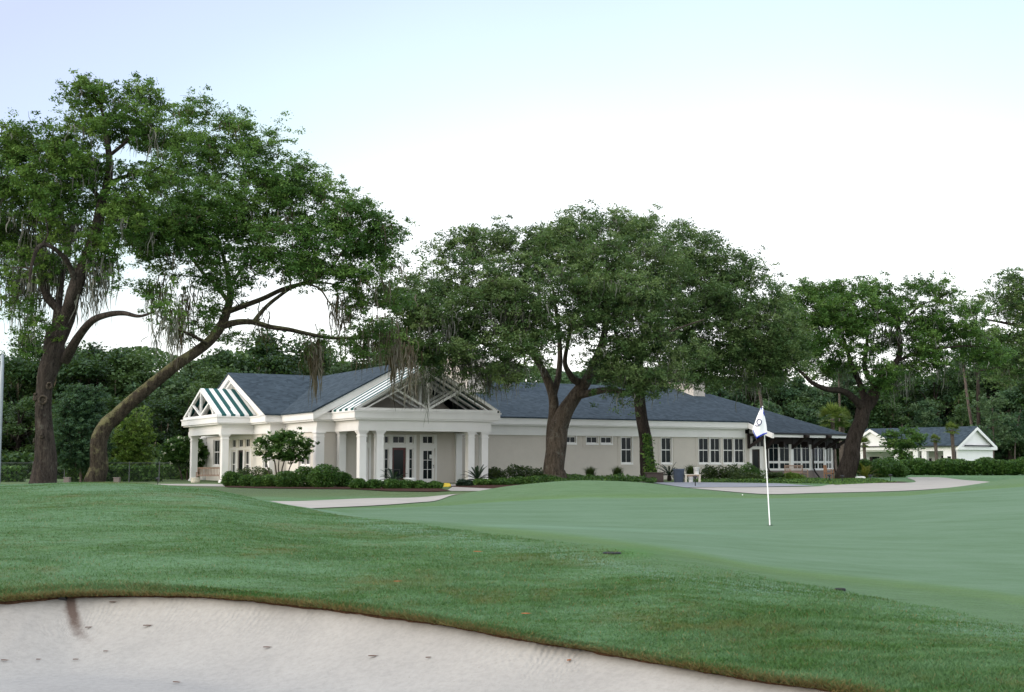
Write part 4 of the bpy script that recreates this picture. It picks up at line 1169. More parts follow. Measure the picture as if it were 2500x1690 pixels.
def oak(name, label, cat, base, limbs, blobs, leaf, bark, seed, density=1.0, leaf_size=.15, clump_r=.62, per=150, moss=.35, moss_len=1.1, gap=.40, group=None, mossmat='moss', tw=1.0, seg=16, lump=.07, wscale=1.0, extra_moss=()):
    """limbs: lists of (px, py, depth, diameter in px); blobs: (px, py, rx px, ry px, depth, depth radius m, weight)"""
    rng = np.random.default_rng(seed)
    root = empty(name, base); tag(root, label, cat, group)
    b0 = np.array(base, float); tb = Tubes(); nodes, nrad = [], []
    for li, lm_ in enumerate(limbs):
        pts = np.array([at(p[0], p[1], p[2]) for p in lm_]); rad = np.array([p[3] * wscale * p[2] / FPX / 2 for p in lm_])
        k = max(4, int(60 / len(lm_))) if li == 0 else 7
        sp = smooth_path(pts, k); sr = np.interp(np.linspace(0, len(lm_) - 1, len(sp)), np.arange(len(lm_)), rad)
        j = rng.normal(size=(len(lm_), 3)); q_ = np.linspace(0, len(lm_) - 1, len(sp)); j = np.stack([np.interp(q_, np.arange(len(lm_)), j[:, a]) for a in range(3)], 1)
        sp = sp + j * sr[:, None] * .12
        tb.lumpy(sp - b0, sr, seg, rng, lump)
        nodes.append(sp[len(sp) // 4:] if li == 0 else sp); nrad.append((sr[len(sr) // 4:] if li == 0 else sr))
    NP, NRd = np.concatenate(nodes), np.concatenate(nrad)
    # clump centres inside the blobs, thinned by noise so that the sky shows through
    C = []
    for (px, py, rx, ry, D, dr, wgt) in blobs:
        c = at(px, py, D); rX, rZ = rx * D / FPX, ry * D / FPX
        vol = rX * rZ * dr
        n = int(max(3, density * wgt * 4.4 * (vol / clump_r**3) ** .72))
        u = rng.normal(size=(n, 3)); u /= np.linalg.norm(u, axis=1)[:, None]; u *= (rng.uniform(.12, 1, n) ** .45)[:, None]
        C.append(c + u * np.array([rX, dr, rZ]))
    C = np.concatenate(C)
    g = cosnoise(C[:, 0] + C[:, 2] * .7, C[:, 1] + C[:, 2] * .9, seed + 5, 4, 1.5)
    C = C[g > np.quantile(g, gap * .55)]
    near = np.array([np.sort(((C - c) ** 2).sum(1))[3] for c in C]) ** .5
    C = C[near < clump_r * 2.1]
    # branches: join each clump to the nearest wood, nearest clumps first
    d0 = np.array([np.min(((NP - c) ** 2).sum(1)) for c in C]); C = C[np.argsort(d0)]
    cap = len(NP) + len(C) * 4; ND = np.empty((cap, 3)); NRr = np.empty(cap); ND[:len(NP)] = NP; NRr[:len(NP)] = NRd; nn = len(NP)
    for c in C:
        dv = ND[:nn] - c; dd = (dv ** 2).sum(1) + np.clip(dv[:, 2], 0, None) ** 2 * 2.0
        i = int(np.argmin(dd)); p = ND[i]; L_ = math.sqrt(((p - c) ** 2).sum())
        if L_ < .15: continue
        r0 = min(NRr[i] * .62, .022 + .022 * L_); side = rng.normal(size=3) * L_ * .11
        q1 = lerp(p, c, .35) + side + np.array([0, 0, .06 * L_]); q2 = lerp(p, c, .7) + side * .7 + np.array([0, 0, .05 * L_])
        pts = np.array([p, q1, q2, c]); rr = np.array([r0, r0 * .8, r0 * .6, r0 * .42])
        tb.add(pts - b0, rr, 5)
        for s_, k in ((q1, .8), (q2, .6), (c, .42)):
            ND[nn] = s_; NRr[nn] = max(r0 * k, .008); nn += 1
    # twigs
    ntw = int(len(C) * 3 * tw)
    ci = rng.integers(0, len(C), ntw); dirs_ = rng.normal(size=(ntw, 3)); dirs_[:, 2] = dirs_[:, 2] * .7 + .25
    dirs_ /= np.linalg.norm(dirs_, axis=1)[:, None]
    for i, d in zip(ci, dirs_):
        l_ = clump_r * rng.uniform(.7, 1.35); p = C[i] - b0; m_ = p + d * l_ * .5 + rng.normal(size=3) * .06
        tb.add(np.array([p, m_, p + d * l_ + np.array([0, 0, -.05])]), [.014, .01, .004], 3)
    tb.build('trunk', bark, root)
    # leaves: several small sprays per clump
    ncl = len(C); K = 8
    sub = rng.normal(size=(ncl, K, 3)) * np.array([.78, .78, .5]) * clump_r * rng.uniform(.65, 1.25, (ncl, 1, 1)) + C[:, None]
    sub[:, 0] = C
    pl = max(4, int(per / K)); L3 = rng.normal(size=(ncl, K, pl, 3)) * np.array([.215, .215, .13]) * clump_r * rng.uniform(.7, 1.35, (ncl, K, 1, 1)) + sub[:, :, None]
    ok = rng.uniform(size=(ncl, K)) < .9
    P = L3[ok].reshape(-1, 3)
    tint = (rng.uniform(0, 1, (ncl, 1, 1)) * .5 + rng.uniform(0, 1, (ncl, K, 1)) * .32 + rng.uniform(0, .5, (ncl, K, pl)) * .32)[ok].reshape(-1)
    Vl, Fl = leaf_quads(P, leaf_size, rng)
    mesh_np('crown', Vl - b0, [Fl], leaf, root, attrs={'tint': ('FACE', tint)})
    if moss > 0:
        k = rng.uniform(size=ncl) < moss; low = C[k]; nm = 6
        P = np.repeat(low, nm, 0) + rng.normal(size=(len(low) * nm, 3)) * np.array([.42, .42, .12]) * clump_r + np.array([0, 0, -.2 * clump_r])
        ln = np.repeat(moss_len * .62 * rng.uniform(.3, 1.3, len(low)), nm)
        for (px, py, rx, D, l_, cnt) in extra_moss:
            c = at(px, py, D); e = c + np.stack([rng.normal(size=cnt) * rx * D / FPX * .5, rng.normal(size=cnt) * .3, rng.normal(size=cnt) * .4], 1)
            P = np.concatenate([P, e]); ln = np.concatenate([ln, np.full(cnt, l_ * .8)])
        Vm, Fm = moss_strands(P, ln, rng)
        tn = np.repeat(rng.uniform(0, 1, len(P)), 4).reshape(len(P), 4).T.ravel()
        mesh_np('spanish_moss', Vm - b0, [Fm], M[mossmat], root, attrs={'tint': ('FACE', tn)})
    return root

def on_ground(px, Y, dz=-.1):
    x = (px - 1250) / FPX * Y
    return np.array([x, Y, gz(x, Y) + dz])

# ------------------------------------------------------------------ the four big oaks by the clubhouse
D1 = 50.0
oak('oak_tree', 'tall upright oak at the left edge with a knotted dark trunk and forked crown', 'tree', on_ground(104, D1, -.3),
    [[(103, 1215, D1, 104), (104, 1180, D1, 92), (106, 1120, D1, 78), (108, 1060, D1, 64), (110, 1000, D1, 58), (113, 950, D1, 58), (120, 905, D1, 72), (128, 872, D1, 78), (140, 835, D1, 66), (160, 780, D1, 54), (184, 710, D1 - .5, 50), (208, 640, D1 - .5, 44), (232, 570, D1 - .4, 40), (248, 500, D1, 34), (262, 440, D1, 29), (268, 390, D1, 24), (258, 330, D1, 18), (252, 290, D1, 12), (240, 240, D1, 7)],
     [(122, 880, D1, 50), (122, 820, D1 + .4, 40), (150, 770, D1 + .8, 34), (112, 720, D1 + 1, 30), (104, 660, D1 + 1.5, 26), (80, 600, D1 + 2, 20), (40, 560, D1 + 2.4, 14), (0, 520, D1 + 3, 8)],
     [(135, 850, D1, 44), (140, 790, D1 + .8, 34), (142, 740, D1 + 1, 28), (150, 680, D1 + 1.5, 22), (165, 600, D1 + 2, 16), (150, 520, D1 + 2, 11), (120, 440, D1 + 2.2, 7)],
     [(158, 880, D1, 40), (190, 825, D1 - .8, 30), (222, 785, D1 - 1.5, 25), (262, 768, D1 - 2, 21), (300, 764, D1 - 2.4, 17), (340, 772, D1 - 2.8, 11), (380, 760, D1 - 3, 6)],
     [(188, 700, D1 - .6, 22), (165, 640, D1 - 1.2, 17), (130, 605, D1 - 1.8, 15), (98, 600, D1 - 2, 14), (80, 640, D1 - 2.2, 12), (72, 690, D1 - 2.2, 7)],
     [(246, 490, D1, 18), (200, 430, D1 - .6, 14), (150, 400, D1 - 1, 10), (95, 350, D1 - 1, 6)],
     [(262, 450, D1, 18), (310, 430, D1 - .5, 14), (360, 425, D1 - 1, 9), (400, 400, D1 - 1.5, 6)],
     [(268, 380, D1, 14), (310, 345, D1, 11), (345, 310, D1 + .5, 7), (360, 260, D1 + .5, 4)]],
    [(205, 232, 58, 30, D1, 1.1, 1.0), (255, 222, 38, 26, D1, 1.0, .8), (340, 240, 58, 34, D1 + .3, 1.2, 1), (395, 250, 45, 38, D1 + .5, 1.2, 1), (290, 300, 110, 46, D1, 1.7, 1), (185, 290, 60, 40, D1 - .5, 1.3, .8), (400, 340, 75, 45, D1 - .5, 1.5, 1),
     (100, 345, 85, 38, D1 - .5, 1.6, 1), (20, 350, 70, 40, D1, 1.8, 1), (-70, 400, 90, 70, D1, 2, .7), (165, 385, 95, 40, D1 - 1, 1.6, 1), (30, 430, 95, 50, D1 + .5, 2, 1.1), (80, 500, 95, 50, D1 + 1.2, 2, 1.1), (180, 470, 70, 38, D1 + 1.2, 1.6, .7), (-40, 530, 80, 60, D1 + 1.5, 2, 1),
     (20, 600, 90, 55, D1 + 2, 2, 1.1), (120, 570, 70, 40, D1 + 2, 1.4, .8), (190, 560, 60, 40, D1 + 1.5, 1.2, .7), (-20, 680, 70, 60, D1 + 1.5, 2, 1), (60, 710, 50, 30, D1 + 1, 1.2, .6), (300, 480, 80, 40, D1 - 1, 1.4, .9), (350, 430, 70, 36, D1 - 1, 1.4, .9),
     (230, 640, 50, 30, D1 - .8, .9, .6), (270, 690, 60, 30, D1 - 1.2, 1.0, .5), (90, 790, 40, 35, D1 - 1, .9, .7), (40, 830, 55, 40, D1 - .5, 1.1, .7), (0, 780, 40, 30, D1, 1, .5), (20, 900, 30, 26, D1, .8, .3), (395, 755, 55, 38, D1 - 3, 1.1, .8), (120, 660, 70, 40, D1 + 1.5, 1.4, .8), (250, 590, 60, 45, D1 - 1, 1.2, .8), (60, 640, 70, 40, D1 - 1, 1.4, .8), (150, 530, 80, 40, D1 - 1, 1.2, .7), (320, 540, 50, 40, D1 - 1, 1.1, .8), (0, 720, 60, 30, D1 - .5, 1.2, .8), (250, 420, 60, 40, D1 + 1, 1.2, .6), (100, 440, 90, 34, D1 - 1.5, 1.3, .8), (60, 390, 70, 40, D1 - 1, 1.3, .9), (130, 500, 60, 40, D1 - 1.5, 1.2, .9), (190, 440, 50, 36, D1 - 1, 1.1, .8), (90, 560, 70, 36, D1 - 1.2, 1.2, .8), (230, 330, 60, 36, D1 - 1, 1.2, .8), (445, 790, 35, 30, D1 - 3, .9, .6)],
    M['leaf_a'], M['bark'], 101, 1.1, .105, .46, 300, 0.20, 1.3, .72, extra_moss=[(115, 620, 60, D1 + 1, 2.0, 160), (250, 640, 40, D1 - .6, 1.6, 110), (60, 690, 60, D1 + 1.5, 2.0, 160), (20, 560, 50, D1 + 1.8, 1.6, 110), (190, 560, 50, D1 + 1, 1.4, 90), (90, 520, 60, D1 + 1, 1.6, 110), (215, 700, 30, D1 - .3, 1.4, 60), (400, 790, 40, D1 - 3, 1.1, 70)], wscale=0.68)

D2 = 56.0
oak('oak_tree', 'leaning oak with lichen covered trunk bent low to the right before the side porch', 'tree', on_ground(232, D2, -.3),
    [[(224, 1215, D2, 104), (231, 1182, D2, 88), (238, 1145, D2, 74), (242, 1112, D2, 68), (240, 1086, D2, 68), (243, 1064, D2, 66), (260, 1038, D2, 62), (284, 1013, D2, 58), (310, 990, D2, 54), (350, 958, D2, 52), (395, 922, D2, 48), (440, 888, D2, 46), (480, 862, D2 + .2, 44), (515, 830, D2 + .4, 42), (540, 795, D2 + .6, 40), (556, 755, D2 + .8, 34), (562, 715, D2 + 1, 27), (556, 670, D2 + 1.2, 20), (540, 610, D2 + 1.4, 14), (520, 540, D2 + 1.5, 9)],
     [(536, 800, D2 + .6, 30), (575, 788, D2 + .6, 26), (615, 788, D2 + .8, 23), (660, 798, D2 + 1.2, 21), (705, 805, D2 + 1.8, 19), (750, 815, D2 + 2.5, 17), (800, 824, D2 + 3.5, 15), (850, 825, D2 + 4.6, 13), (900, 822, D2 + 6, 9), (940, 830, D2 + 7, 6)],
     [(560, 760, D2 + .8, 26), (600, 745, D2 + .4, 23), (645, 728, D2, 20), (690, 706, D2 - .4, 18), (740, 692, D2 - .6, 16), (785, 672, D2 - .8, 14), (820, 640, D2 - 1, 11), (850, 590, D2 - 1, 7), (880, 560, D2 - 1, 4)],
     [(620, 785, D2 + .8, 20), (645, 755, D2 + 1.4, 17), (675, 728, D2 + 2, 15), (720, 700, D2 + 2.6, 12), (780, 690, D2 + 3, 9), (840, 700, D2 + 3.4, 5)],
     [(560, 740, D2 + 1, 20), (530, 700, D2 + 1.6, 16), (490, 660, D2 + 2, 13), (450, 600, D2 + 2, 10), (420, 540, D2 + 2, 7), (400, 480, D2 + 2, 4)],
     [(560, 700, D2 + 1, 18), (600, 640, D2 + 1.5, 14), (640, 570, D2 + 2, 11), (660, 500, D2 + 2, 8), (690, 440, D2 + 2, 5)],
     [(742, 692, D2 - .6, 10), (780, 705, D2 - 1, 8), (805, 740, D2 - 1.4, 6), (830, 765, D2 - 1.6, 4)],
     [(505, 838, D2, 18), (460, 815, D2 - 1, 13), (420, 800, D2 - 1.6, 8)]],
    [(470, 265, 55, 32, D2 + 2, 1.5, .8), (530, 290, 45, 34, D2 + 2, 1.3, .8), (600, 335, 62, 34, D2 + 2, 1.5, .9), (660, 370, 50, 45, D2 + 2, 1.5, .8), (480, 370, 90, 48, D2 + 2, 2, 1), (560, 410, 90, 48, D2 + 1.5, 2, 1), (640, 450, 75, 45, D2 + 1.5, 1.6, .8),
     (440, 450, 85, 50, D2 + 1, 2, 1.1), (510, 480, 100, 50, D2, 2, 1.2), (740, 440, 75, 42, D2 + 1, 1.8, 1), (820, 470, 60, 45, D2 + .5, 1.6, 1), (700, 500, 80, 45, D2 + .5, 1.8, .9), (600, 545, 100, 50, D2 - .5, 2, 1.1), (400, 540, 80, 50, D2, 1.8, 1.1), (330, 560, 75, 48, D2, 1.6, 1.1), (290, 520, 60, 35, D2 - .5, 1.2, .9),
     (780, 545, 80, 48, D2, 1.8, 1), (870, 540, 65, 52, D2, 1.8, 1.1), (930, 580, 45, 52, D2, 1.5, 1), (690, 590, 80, 48, D2 - 1, 1.6, 1), (480, 600, 85, 46, D2 - 1, 1.6, 1.1), (400, 640, 80, 42, D2 - .5, 1.5, 1), (560, 640, 75, 36, D2 - .5, 1.4, .8), (950, 640, 32, 40, D2, 1.2, .9), (880, 640, 60, 50, D2 + .3, 1.5, 1),
     (790, 620, 65, 34, D2 + 1, 1.3, .6), (900, 720, 62, 48, D2 + .8, 1.4, .9), (850, 760, 40, 26, D2 + 1, 1, .6), (380, 700, 50, 30, D2 - 1, 1.1, .6), (450, 690, 55, 30, D2 - .5, 1.1, .6), (640, 690, 60, 28, D2 - .5, 1, .6), (620, 655, 60, 26, D2 - 1, 1, .6),
     (505, 750, 50, 34, D2 + .8, 1.1, .8), (460, 800, 55, 38, D2 + .5, 1.1, 1), (520, 800, 36, 34, D2 + 1.2, 1, .8), (430, 850, 40, 28, D2 + 1, .9, .7), (560, 830, 35, 26, D2 + 1.5, .9, .7), (590, 720, 40, 26, D2, .8, .5),
     (740, 800, 50, 22, D2 + 2, .9, .7), (790, 840, 50, 26, D2 + 3, 1, .8), (860, 850, 45, 22, D2 + 4.5, 1, .7), (920, 800, 50, 40, D2 + 5.5, 1.3, .9), (720, 750, 40, 18, D2 + 1, .8, .3), (500, 560, 80, 50, D2 - 1.5, 1.4, .9), (620, 600, 80, 45, D2 - 2, 1.4, .9), (540, 690, 70, 34, D2 - 1.2, 1.1, .9), (700, 640, 80, 40, D2 - 2, 1.3, .9), (800, 590, 80, 40, D2 - 1.5, 1.3, .8), (440, 560, 70, 50, D2 - 1.2, 1.3, .9), (360, 620, 60, 40, D2 - 1.5, 1.2, .9), (860, 690, 70, 40, D2 - 1.2, 1.2, .8), (350, 700, 45, 34, D2 - 1.4, 1, .7), (760, 660, 60, 30, D2 + 2, 1.2, .7), (950, 720, 40, 40, D2 + 3, 1.2, .7), (630, 430, 60, 30, D2 + 1, 1.2, .7)],
    M['leaf_c'], M['bark_moss'], 202, 1.3, .11, .54, 320, 0.14, 1.2, .74,
    extra_moss=[(440, 770, 22, D2 - .6, 2.3, 90), (765, 850, 32, D2 + 3, 1.6, 90), (770, 870, 12, D2 + 3, 2.2, 50), (830, 745, 30, D2 + .5, 1.5, 70), (935, 800, 50, D2 + 6, 1.9, 130), (890, 835, 40, D2 + 5, 1.5, 70), (962, 850, 18, D2 + 6.5, 2.6, 80), (385, 700, 40, D2 - 1, 1.5, 80), (900, 700, 60, D2 + .5, 1.2, 70), (470, 720, 30, D2 - .4, 1.4, 60), (640, 780, 25, D2 + 1, .9, 40), (1000, 870, 25, D2 + 8, 1.9, 80)], mossmat='moss_brown', wscale=0.58)

D3 = 73.0
oak('oak_tree', 'broad spreading oak with two pale stems rising in front of the long clubhouse wall', 'tree', on_ground(1352, D3, -.2),
    [[(1356, 1200, D3, 104), (1357, 1170, D3, 92), (1356, 1140, D3, 80), (1360, 1090, D3, 78), (1367, 1050, D3, 76), (1380, 1010, D3, 66), (1398, 975, D3, 58), (1415, 950, D3, 54), (1432, 925, D3 - .3, 46), (1447, 895, D3 - .6, 38), (1462, 862, D3 - 1, 32), (1475, 820, D3 - 1.2, 27), (1482, 760, D3 - 1.2, 22), (1490, 700, D3 - 1, 16), (1500, 640, D3, 10)],
     [(1350, 1130, D3 + .2, 50), (1347, 1060, D3 + .5, 46), (1351, 1010, D3 + .6, 42), (1350, 970, D3 + .6, 38), (1338, 930, D3 + .5, 36), (1318, 890, D3, 28), (1290, 850, D3 - .8, 22), (1260, 800, D3 - 1.5, 17), (1230, 740, D3 - 2, 12), (1200, 680, D3 - 2, 7)],
     [(1350, 975, D3 + .5, 30), (1362, 920, D3 + 1, 25), (1368, 860, D3 + 1.5, 20), (1360, 780, D3 + 2, 15), (1350, 700, D3 + 2, 9)],
     [(1425, 935, D3, 34), (1405, 928, D3 - .4, 29), (1390, 912, D3 - .6, 25), (1380, 885, D3 - .8, 20), (1385, 840, D3 - 1, 16), (1400, 780, D3 - 1, 10)],
     [(1408, 966, D3, 34), (1440, 960, D3 - .8, 30), (1475, 953, D3 - 1.6, 26), (1510, 955, D3 - 2.4, 22), (1545, 962, D3 - 3, 15), (1580, 950, D3 - 3.4, 10), (1610, 935, D3 - 3.6, 6)],
     [(1455, 880, D3 - .8, 24), (1480, 870, D3 - 1.6, 20), (1530, 850, D3 - 2.5, 16), (1590, 830, D3 - 3, 12), (1660, 800, D3 - 3, 8), (1720, 780, D3 - 3, 5)],
     [(1300, 865, D3 - .4, 18), (1240, 850, D3 - 2, 15), (1180, 840, D3 - 3.4, 12), (1120, 820, D3 - 4.6, 9), (1060, 800, D3 - 5.5, 6)],
     [(1478, 790, D3 - 1.2, 18), (1530, 740, D3 - .5, 14), (1590, 690, D3, 10), (1640, 640, D3, 6)]],
    [(1010, 680, 60, 40, D3 - 5, 2, .8), (980, 740, 55, 55, D3 - 5.5, 2.2, .9), (1050, 760, 80, 60, D3 - 5.5, 2.4, 1.1), (1010, 830, 75, 55, D3 - 6, 2.2, 1.1), (1090, 850, 80, 45, D3 - 6, 2.2, 1), (1050, 890, 60, 28, D3 - 6, 1.5, .8), (1100, 690, 70, 55, D3 - 3, 2.4, .9), (1125, 610, 60, 42, D3 - 1, 2, .9), (1080, 620, 30, 30, D3 - 1, 1.2, .5),
     (1185, 600, 80, 50, D3 - 1, 2.6, 1), (1170, 690, 90, 60, D3 - 3, 2.8, 1), (1280, 590, 90, 48, D3 - .5, 2.8, 1), (1270, 660, 100, 55, D3 - 2, 3, 1), (1360, 580, 80, 45, D3, 2.8, 1), (1420, 560, 70, 42, D3 + 1, 2.6, 1), (1380, 650, 110, 60, D3 - 2, 3.2, 1), (1500, 555, 75, 38, D3 + 1, 2.6, 1), (1560, 570, 70, 42, D3 + 1, 2.6, 1),
     (1480, 640, 110, 60, D3 - 2, 3.2, 1), (1600, 640, 90, 55, D3 - 1, 3, 1), (1200, 780, 100, 58, D3 - 4, 2.8, 1.1), (1300, 750, 100, 55, D3 - 4, 2.8, 1), (1410, 740, 90, 48, D3 - 3.5, 2.6, 1), (1520, 730, 100, 55, D3 - 3, 2.8, 1), (1250, 840, 90, 48, D3 - 6, 2.0, 1.3), (1310, 860, 55, 36, D3 - 6, 1.5, 1), (1190, 890, 60, 38, D3 - 4, 1.8, .9), (1240, 905, 50, 30, D3 - 5.5, 1.3, .8), (1130, 920, 30, 20, D3 - 4.5, 1, .4),
     (1560, 830, 90, 45, D3 - 3, 2.2, 1), (1460, 820, 60, 36, D3 - 2.5, 1.6, .7), (1330, 920, 45, 26, D3 + 1.5, 1.3, .6), (1510, 900, 55, 30, D3 - 4, 1.4, 1), (1550, 930, 55, 36, D3 - 4, 1.4, 1.2), (1545, 970, 26, 22, D3 - 4, .8, .9), (1620, 915, 60, 26, D3 - 4, 1.3, 1), (1650, 860, 60, 36, D3 - 3, 1.6, .9), (1140, 760, 60, 50, D3 - 5, 2, .9), (1400, 830, 60, 36, D3 + 2, 1.6, .7), (1150, 830, 70, 40, D3 - 5, 2, 1), (1230, 720, 90, 50, D3 - 5, 2, 1), (1350, 700, 100, 45, D3 - 5, 2, 1), (1480, 700, 100, 45, D3 - 5, 2, 1), (1350, 800, 70, 34, D3 - 5, 1.6, .9), (1460, 770, 70, 34, D3 - 4.5, 1.6, .9), (1560, 780, 80, 36, D3 - 4, 1.8, .9), (1600, 720, 70, 40, D3 - 3, 1.8, .8), (1090, 770, 60, 40, D3 - 7, 1.6, .9), (960, 820, 40, 40, D3 - 6, 1.6, .8), (1280, 800, 60, 30, D3 - 5, 1.4, .8), (1180, 930, 36, 18, D3 - 4, 1, .7), (1560, 880, 60, 30, D3 - 3, 1.4, .9), (1290, 800, 60, 30, D3 - 6, 1.2, .9), (1420, 800, 50, 26, D3 - 5, 1.2, .8), (1215, 870, 60, 30, D3 - 6, 1.3, .9), (1250, 920, 36, 20, D3 - 6, 1, .8), (1500, 840, 60, 28, D3 - 4.5, 1.3, .9), (1480, 900, 46, 24, D3 - 4, 1.2, 1), (1530, 935, 46, 30, D3 - 4.4, 1.2, 1.2), (1590, 925, 46, 22, D3 - 4, 1.2, 1), (1440, 868, 36, 22, D3 - 4.5, 1, .8), (1550, 962, 22, 20, D3 - 4.4, .8, 1)],
    M['leaf_b'], M['bark_mid'], 303, 1.1, .13, .66, 290, 0.26, 1.2, .5, lump=.08,
    extra_moss=[(1150, 900, 60, D3 - 4, 1.2, 90), (1200, 920, 50, D3 - 4.5, 1.3, 80), (1040, 920, 60, D3 - 6.2, 1.6, 110), (1230, 760, 80, D3 - 6, 1.2, 80), (1260, 890, 40, D3 - 6, 1.2, 60), (1130, 880, 50, D3 - 5, 1.4, 80), (1090, 790, 50, D3 - 6.8, 1.4, 60), (1640, 920, 40, D3 - 4, 1.0, 40), (1340, 690, 120, D3 - 5, .9, 60), (1500, 790, 90, D3 - 4, 1, 60)], wscale=0.60)

D4 = 79.0
oak('oak_tree', 'dark trunked oak with green ivy on its side standing close to the long wall windows', 'tree', on_ground(1578, D4, -.2),
    [[(1584, 1190, D4, 84), (1582, 1165, D4, 74), (1578, 1120, D4, 60), (1572, 1070, D4, 52), (1566, 1020, D4, 48), (1560, 980, D4, 46), (1556, 930, D4, 42), (1560, 870, D4, 38), (1575, 810, D4, 32), (1600, 750, D4, 26), (1640, 690, D4 + .5, 18), (1680, 640, D4 + 1, 9)],
     [(1560, 880, D4, 26), (1610, 840, D4 - 1, 22), (1670, 810, D4 - 1.8, 18), (1730, 790, D4 - 2.4, 14), (1790, 800, D4 - 2.6, 10), (1850, 820, D4 - 2.6, 6)],
     [(1590, 770, D4, 20), (1660, 740, D4 - .5, 16), (1740, 700, D4 - 1, 12), (1800, 680, D4 - 1, 7)]],
    [(1650, 600, 75, 50, D4 + 1, 2.6, 1), (1720, 600, 55, 38, D4 + 1, 2.2, 1), (1700, 670, 100, 55, D4, 3, 1), (1770, 650, 70, 42, D4, 2.6, 1), (1830, 670, 50, 36, D4, 2.2, .9), (1800, 730, 90, 55, D4 - 1, 2.8, 1), (1870, 740, 55, 50, D4 - 1, 2.2, 1), (1700, 760, 100, 50, D4 - 2, 2.8, 1), (1910, 790, 45, 50, D4 - 1, 2, .9),
     (1850, 820, 75, 50, D4 - 2, 2.4, 1), (1760, 830, 90, 48, D4 - 2.5, 2.4, 1), (1900, 860, 60, 42, D4 - 2, 2, 1), (1820, 890, 70, 40, D4 - 2.5, 2, 1), (1690, 850, 70, 42, D4 - 2, 2, .9), (1740, 890, 55, 34, D4 - 1, 1.6, .8), (1870, 915, 45, 26, D4 - 2, 1.4, .7), (1610, 690, 70, 50, D4, 2.4, .9), (1790, 935, 30, 20, D4 - 2, 1, .5), (1730, 730, 80, 40, D4 - 3, 1.8, .9), (1820, 780, 70, 40, D4 - 3.5, 1.6, .9), (1660, 800, 70, 36, D4 - 3, 1.6, .9), (1720, 870, 70, 34, D4 - 3, 1.6, .9), (1930, 830, 40, 46, D4 - 1, 2, 1), (1920, 890, 45, 34, D4 - 1, 1.8, 1), (1890, 770, 40, 40, D4, 2, .9), (1850, 930, 40, 20, D4 - 2, 1, .9), (1700, 925, 46, 18, D4 - 3, 1.1, .9), (1765, 925, 40, 22, D4 - 3, 1.1, 1), (1630, 915, 46, 20, D4 - 3, 1.1, .9), (1800, 860, 60, 34, D4 - 3.5, 1.6, .9), (1860, 870, 50, 34, D4 + 1, 1.6, .8), (1640, 880, 50, 28, D4 + 1, 1.4, .8), (1620, 760, 60, 34, D4 - 2, 1.6, .8), (1650, 905, 60, 24, D4 - 1, 1.4, 1), (1700, 915, 30, 14, D4 - 1, 1, .8)],
    M['leaf_b'], M['bark_dark'], 404, 1.1, .135, .7, 290, 0.19, 1.1, .34, group=None,
    extra_moss=[(1800, 910, 60, D4 - 2, 1.3, 70), (1850, 760, 60, D4 - 3, 1.1, 60), (1780, 760, 50, D4 - 3, 1.2, 50), (1700, 890, 40, D4 - 2, 1.3, 50), (1840, 930, 50, D4 - 2, 1.2, 50)], wscale=0.60)
t4 = [o for o in bpy.data.objects if o.get('label', '').startswith('dark trunked oak')][0]
# ivy on the second trunk
rg = np.random.default_rng(44); n = 900
f = rg.uniform(0, 1, n); py = lerp(1060, 1168, f); cx_ = np.interp(py, [1060, 1165], [1578, 1590]) + rg.normal(size=n) * np.interp(py, [1060, 1165], [5, 9])
P = np.array([at(a, b, D4 - .62 - .1 * c) for a, b, c in zip(cx_, py, rg.uniform(0, 1, n))])
Vl, Fl = leaf_quads(P, .13, rg, .1, .8); mesh_np('ivy', Vl - np.array(t4.location), [Fl], M['leaf_c'], t4, attrs={'tint': ('FACE', rg.uniform(.3, 1, n))})

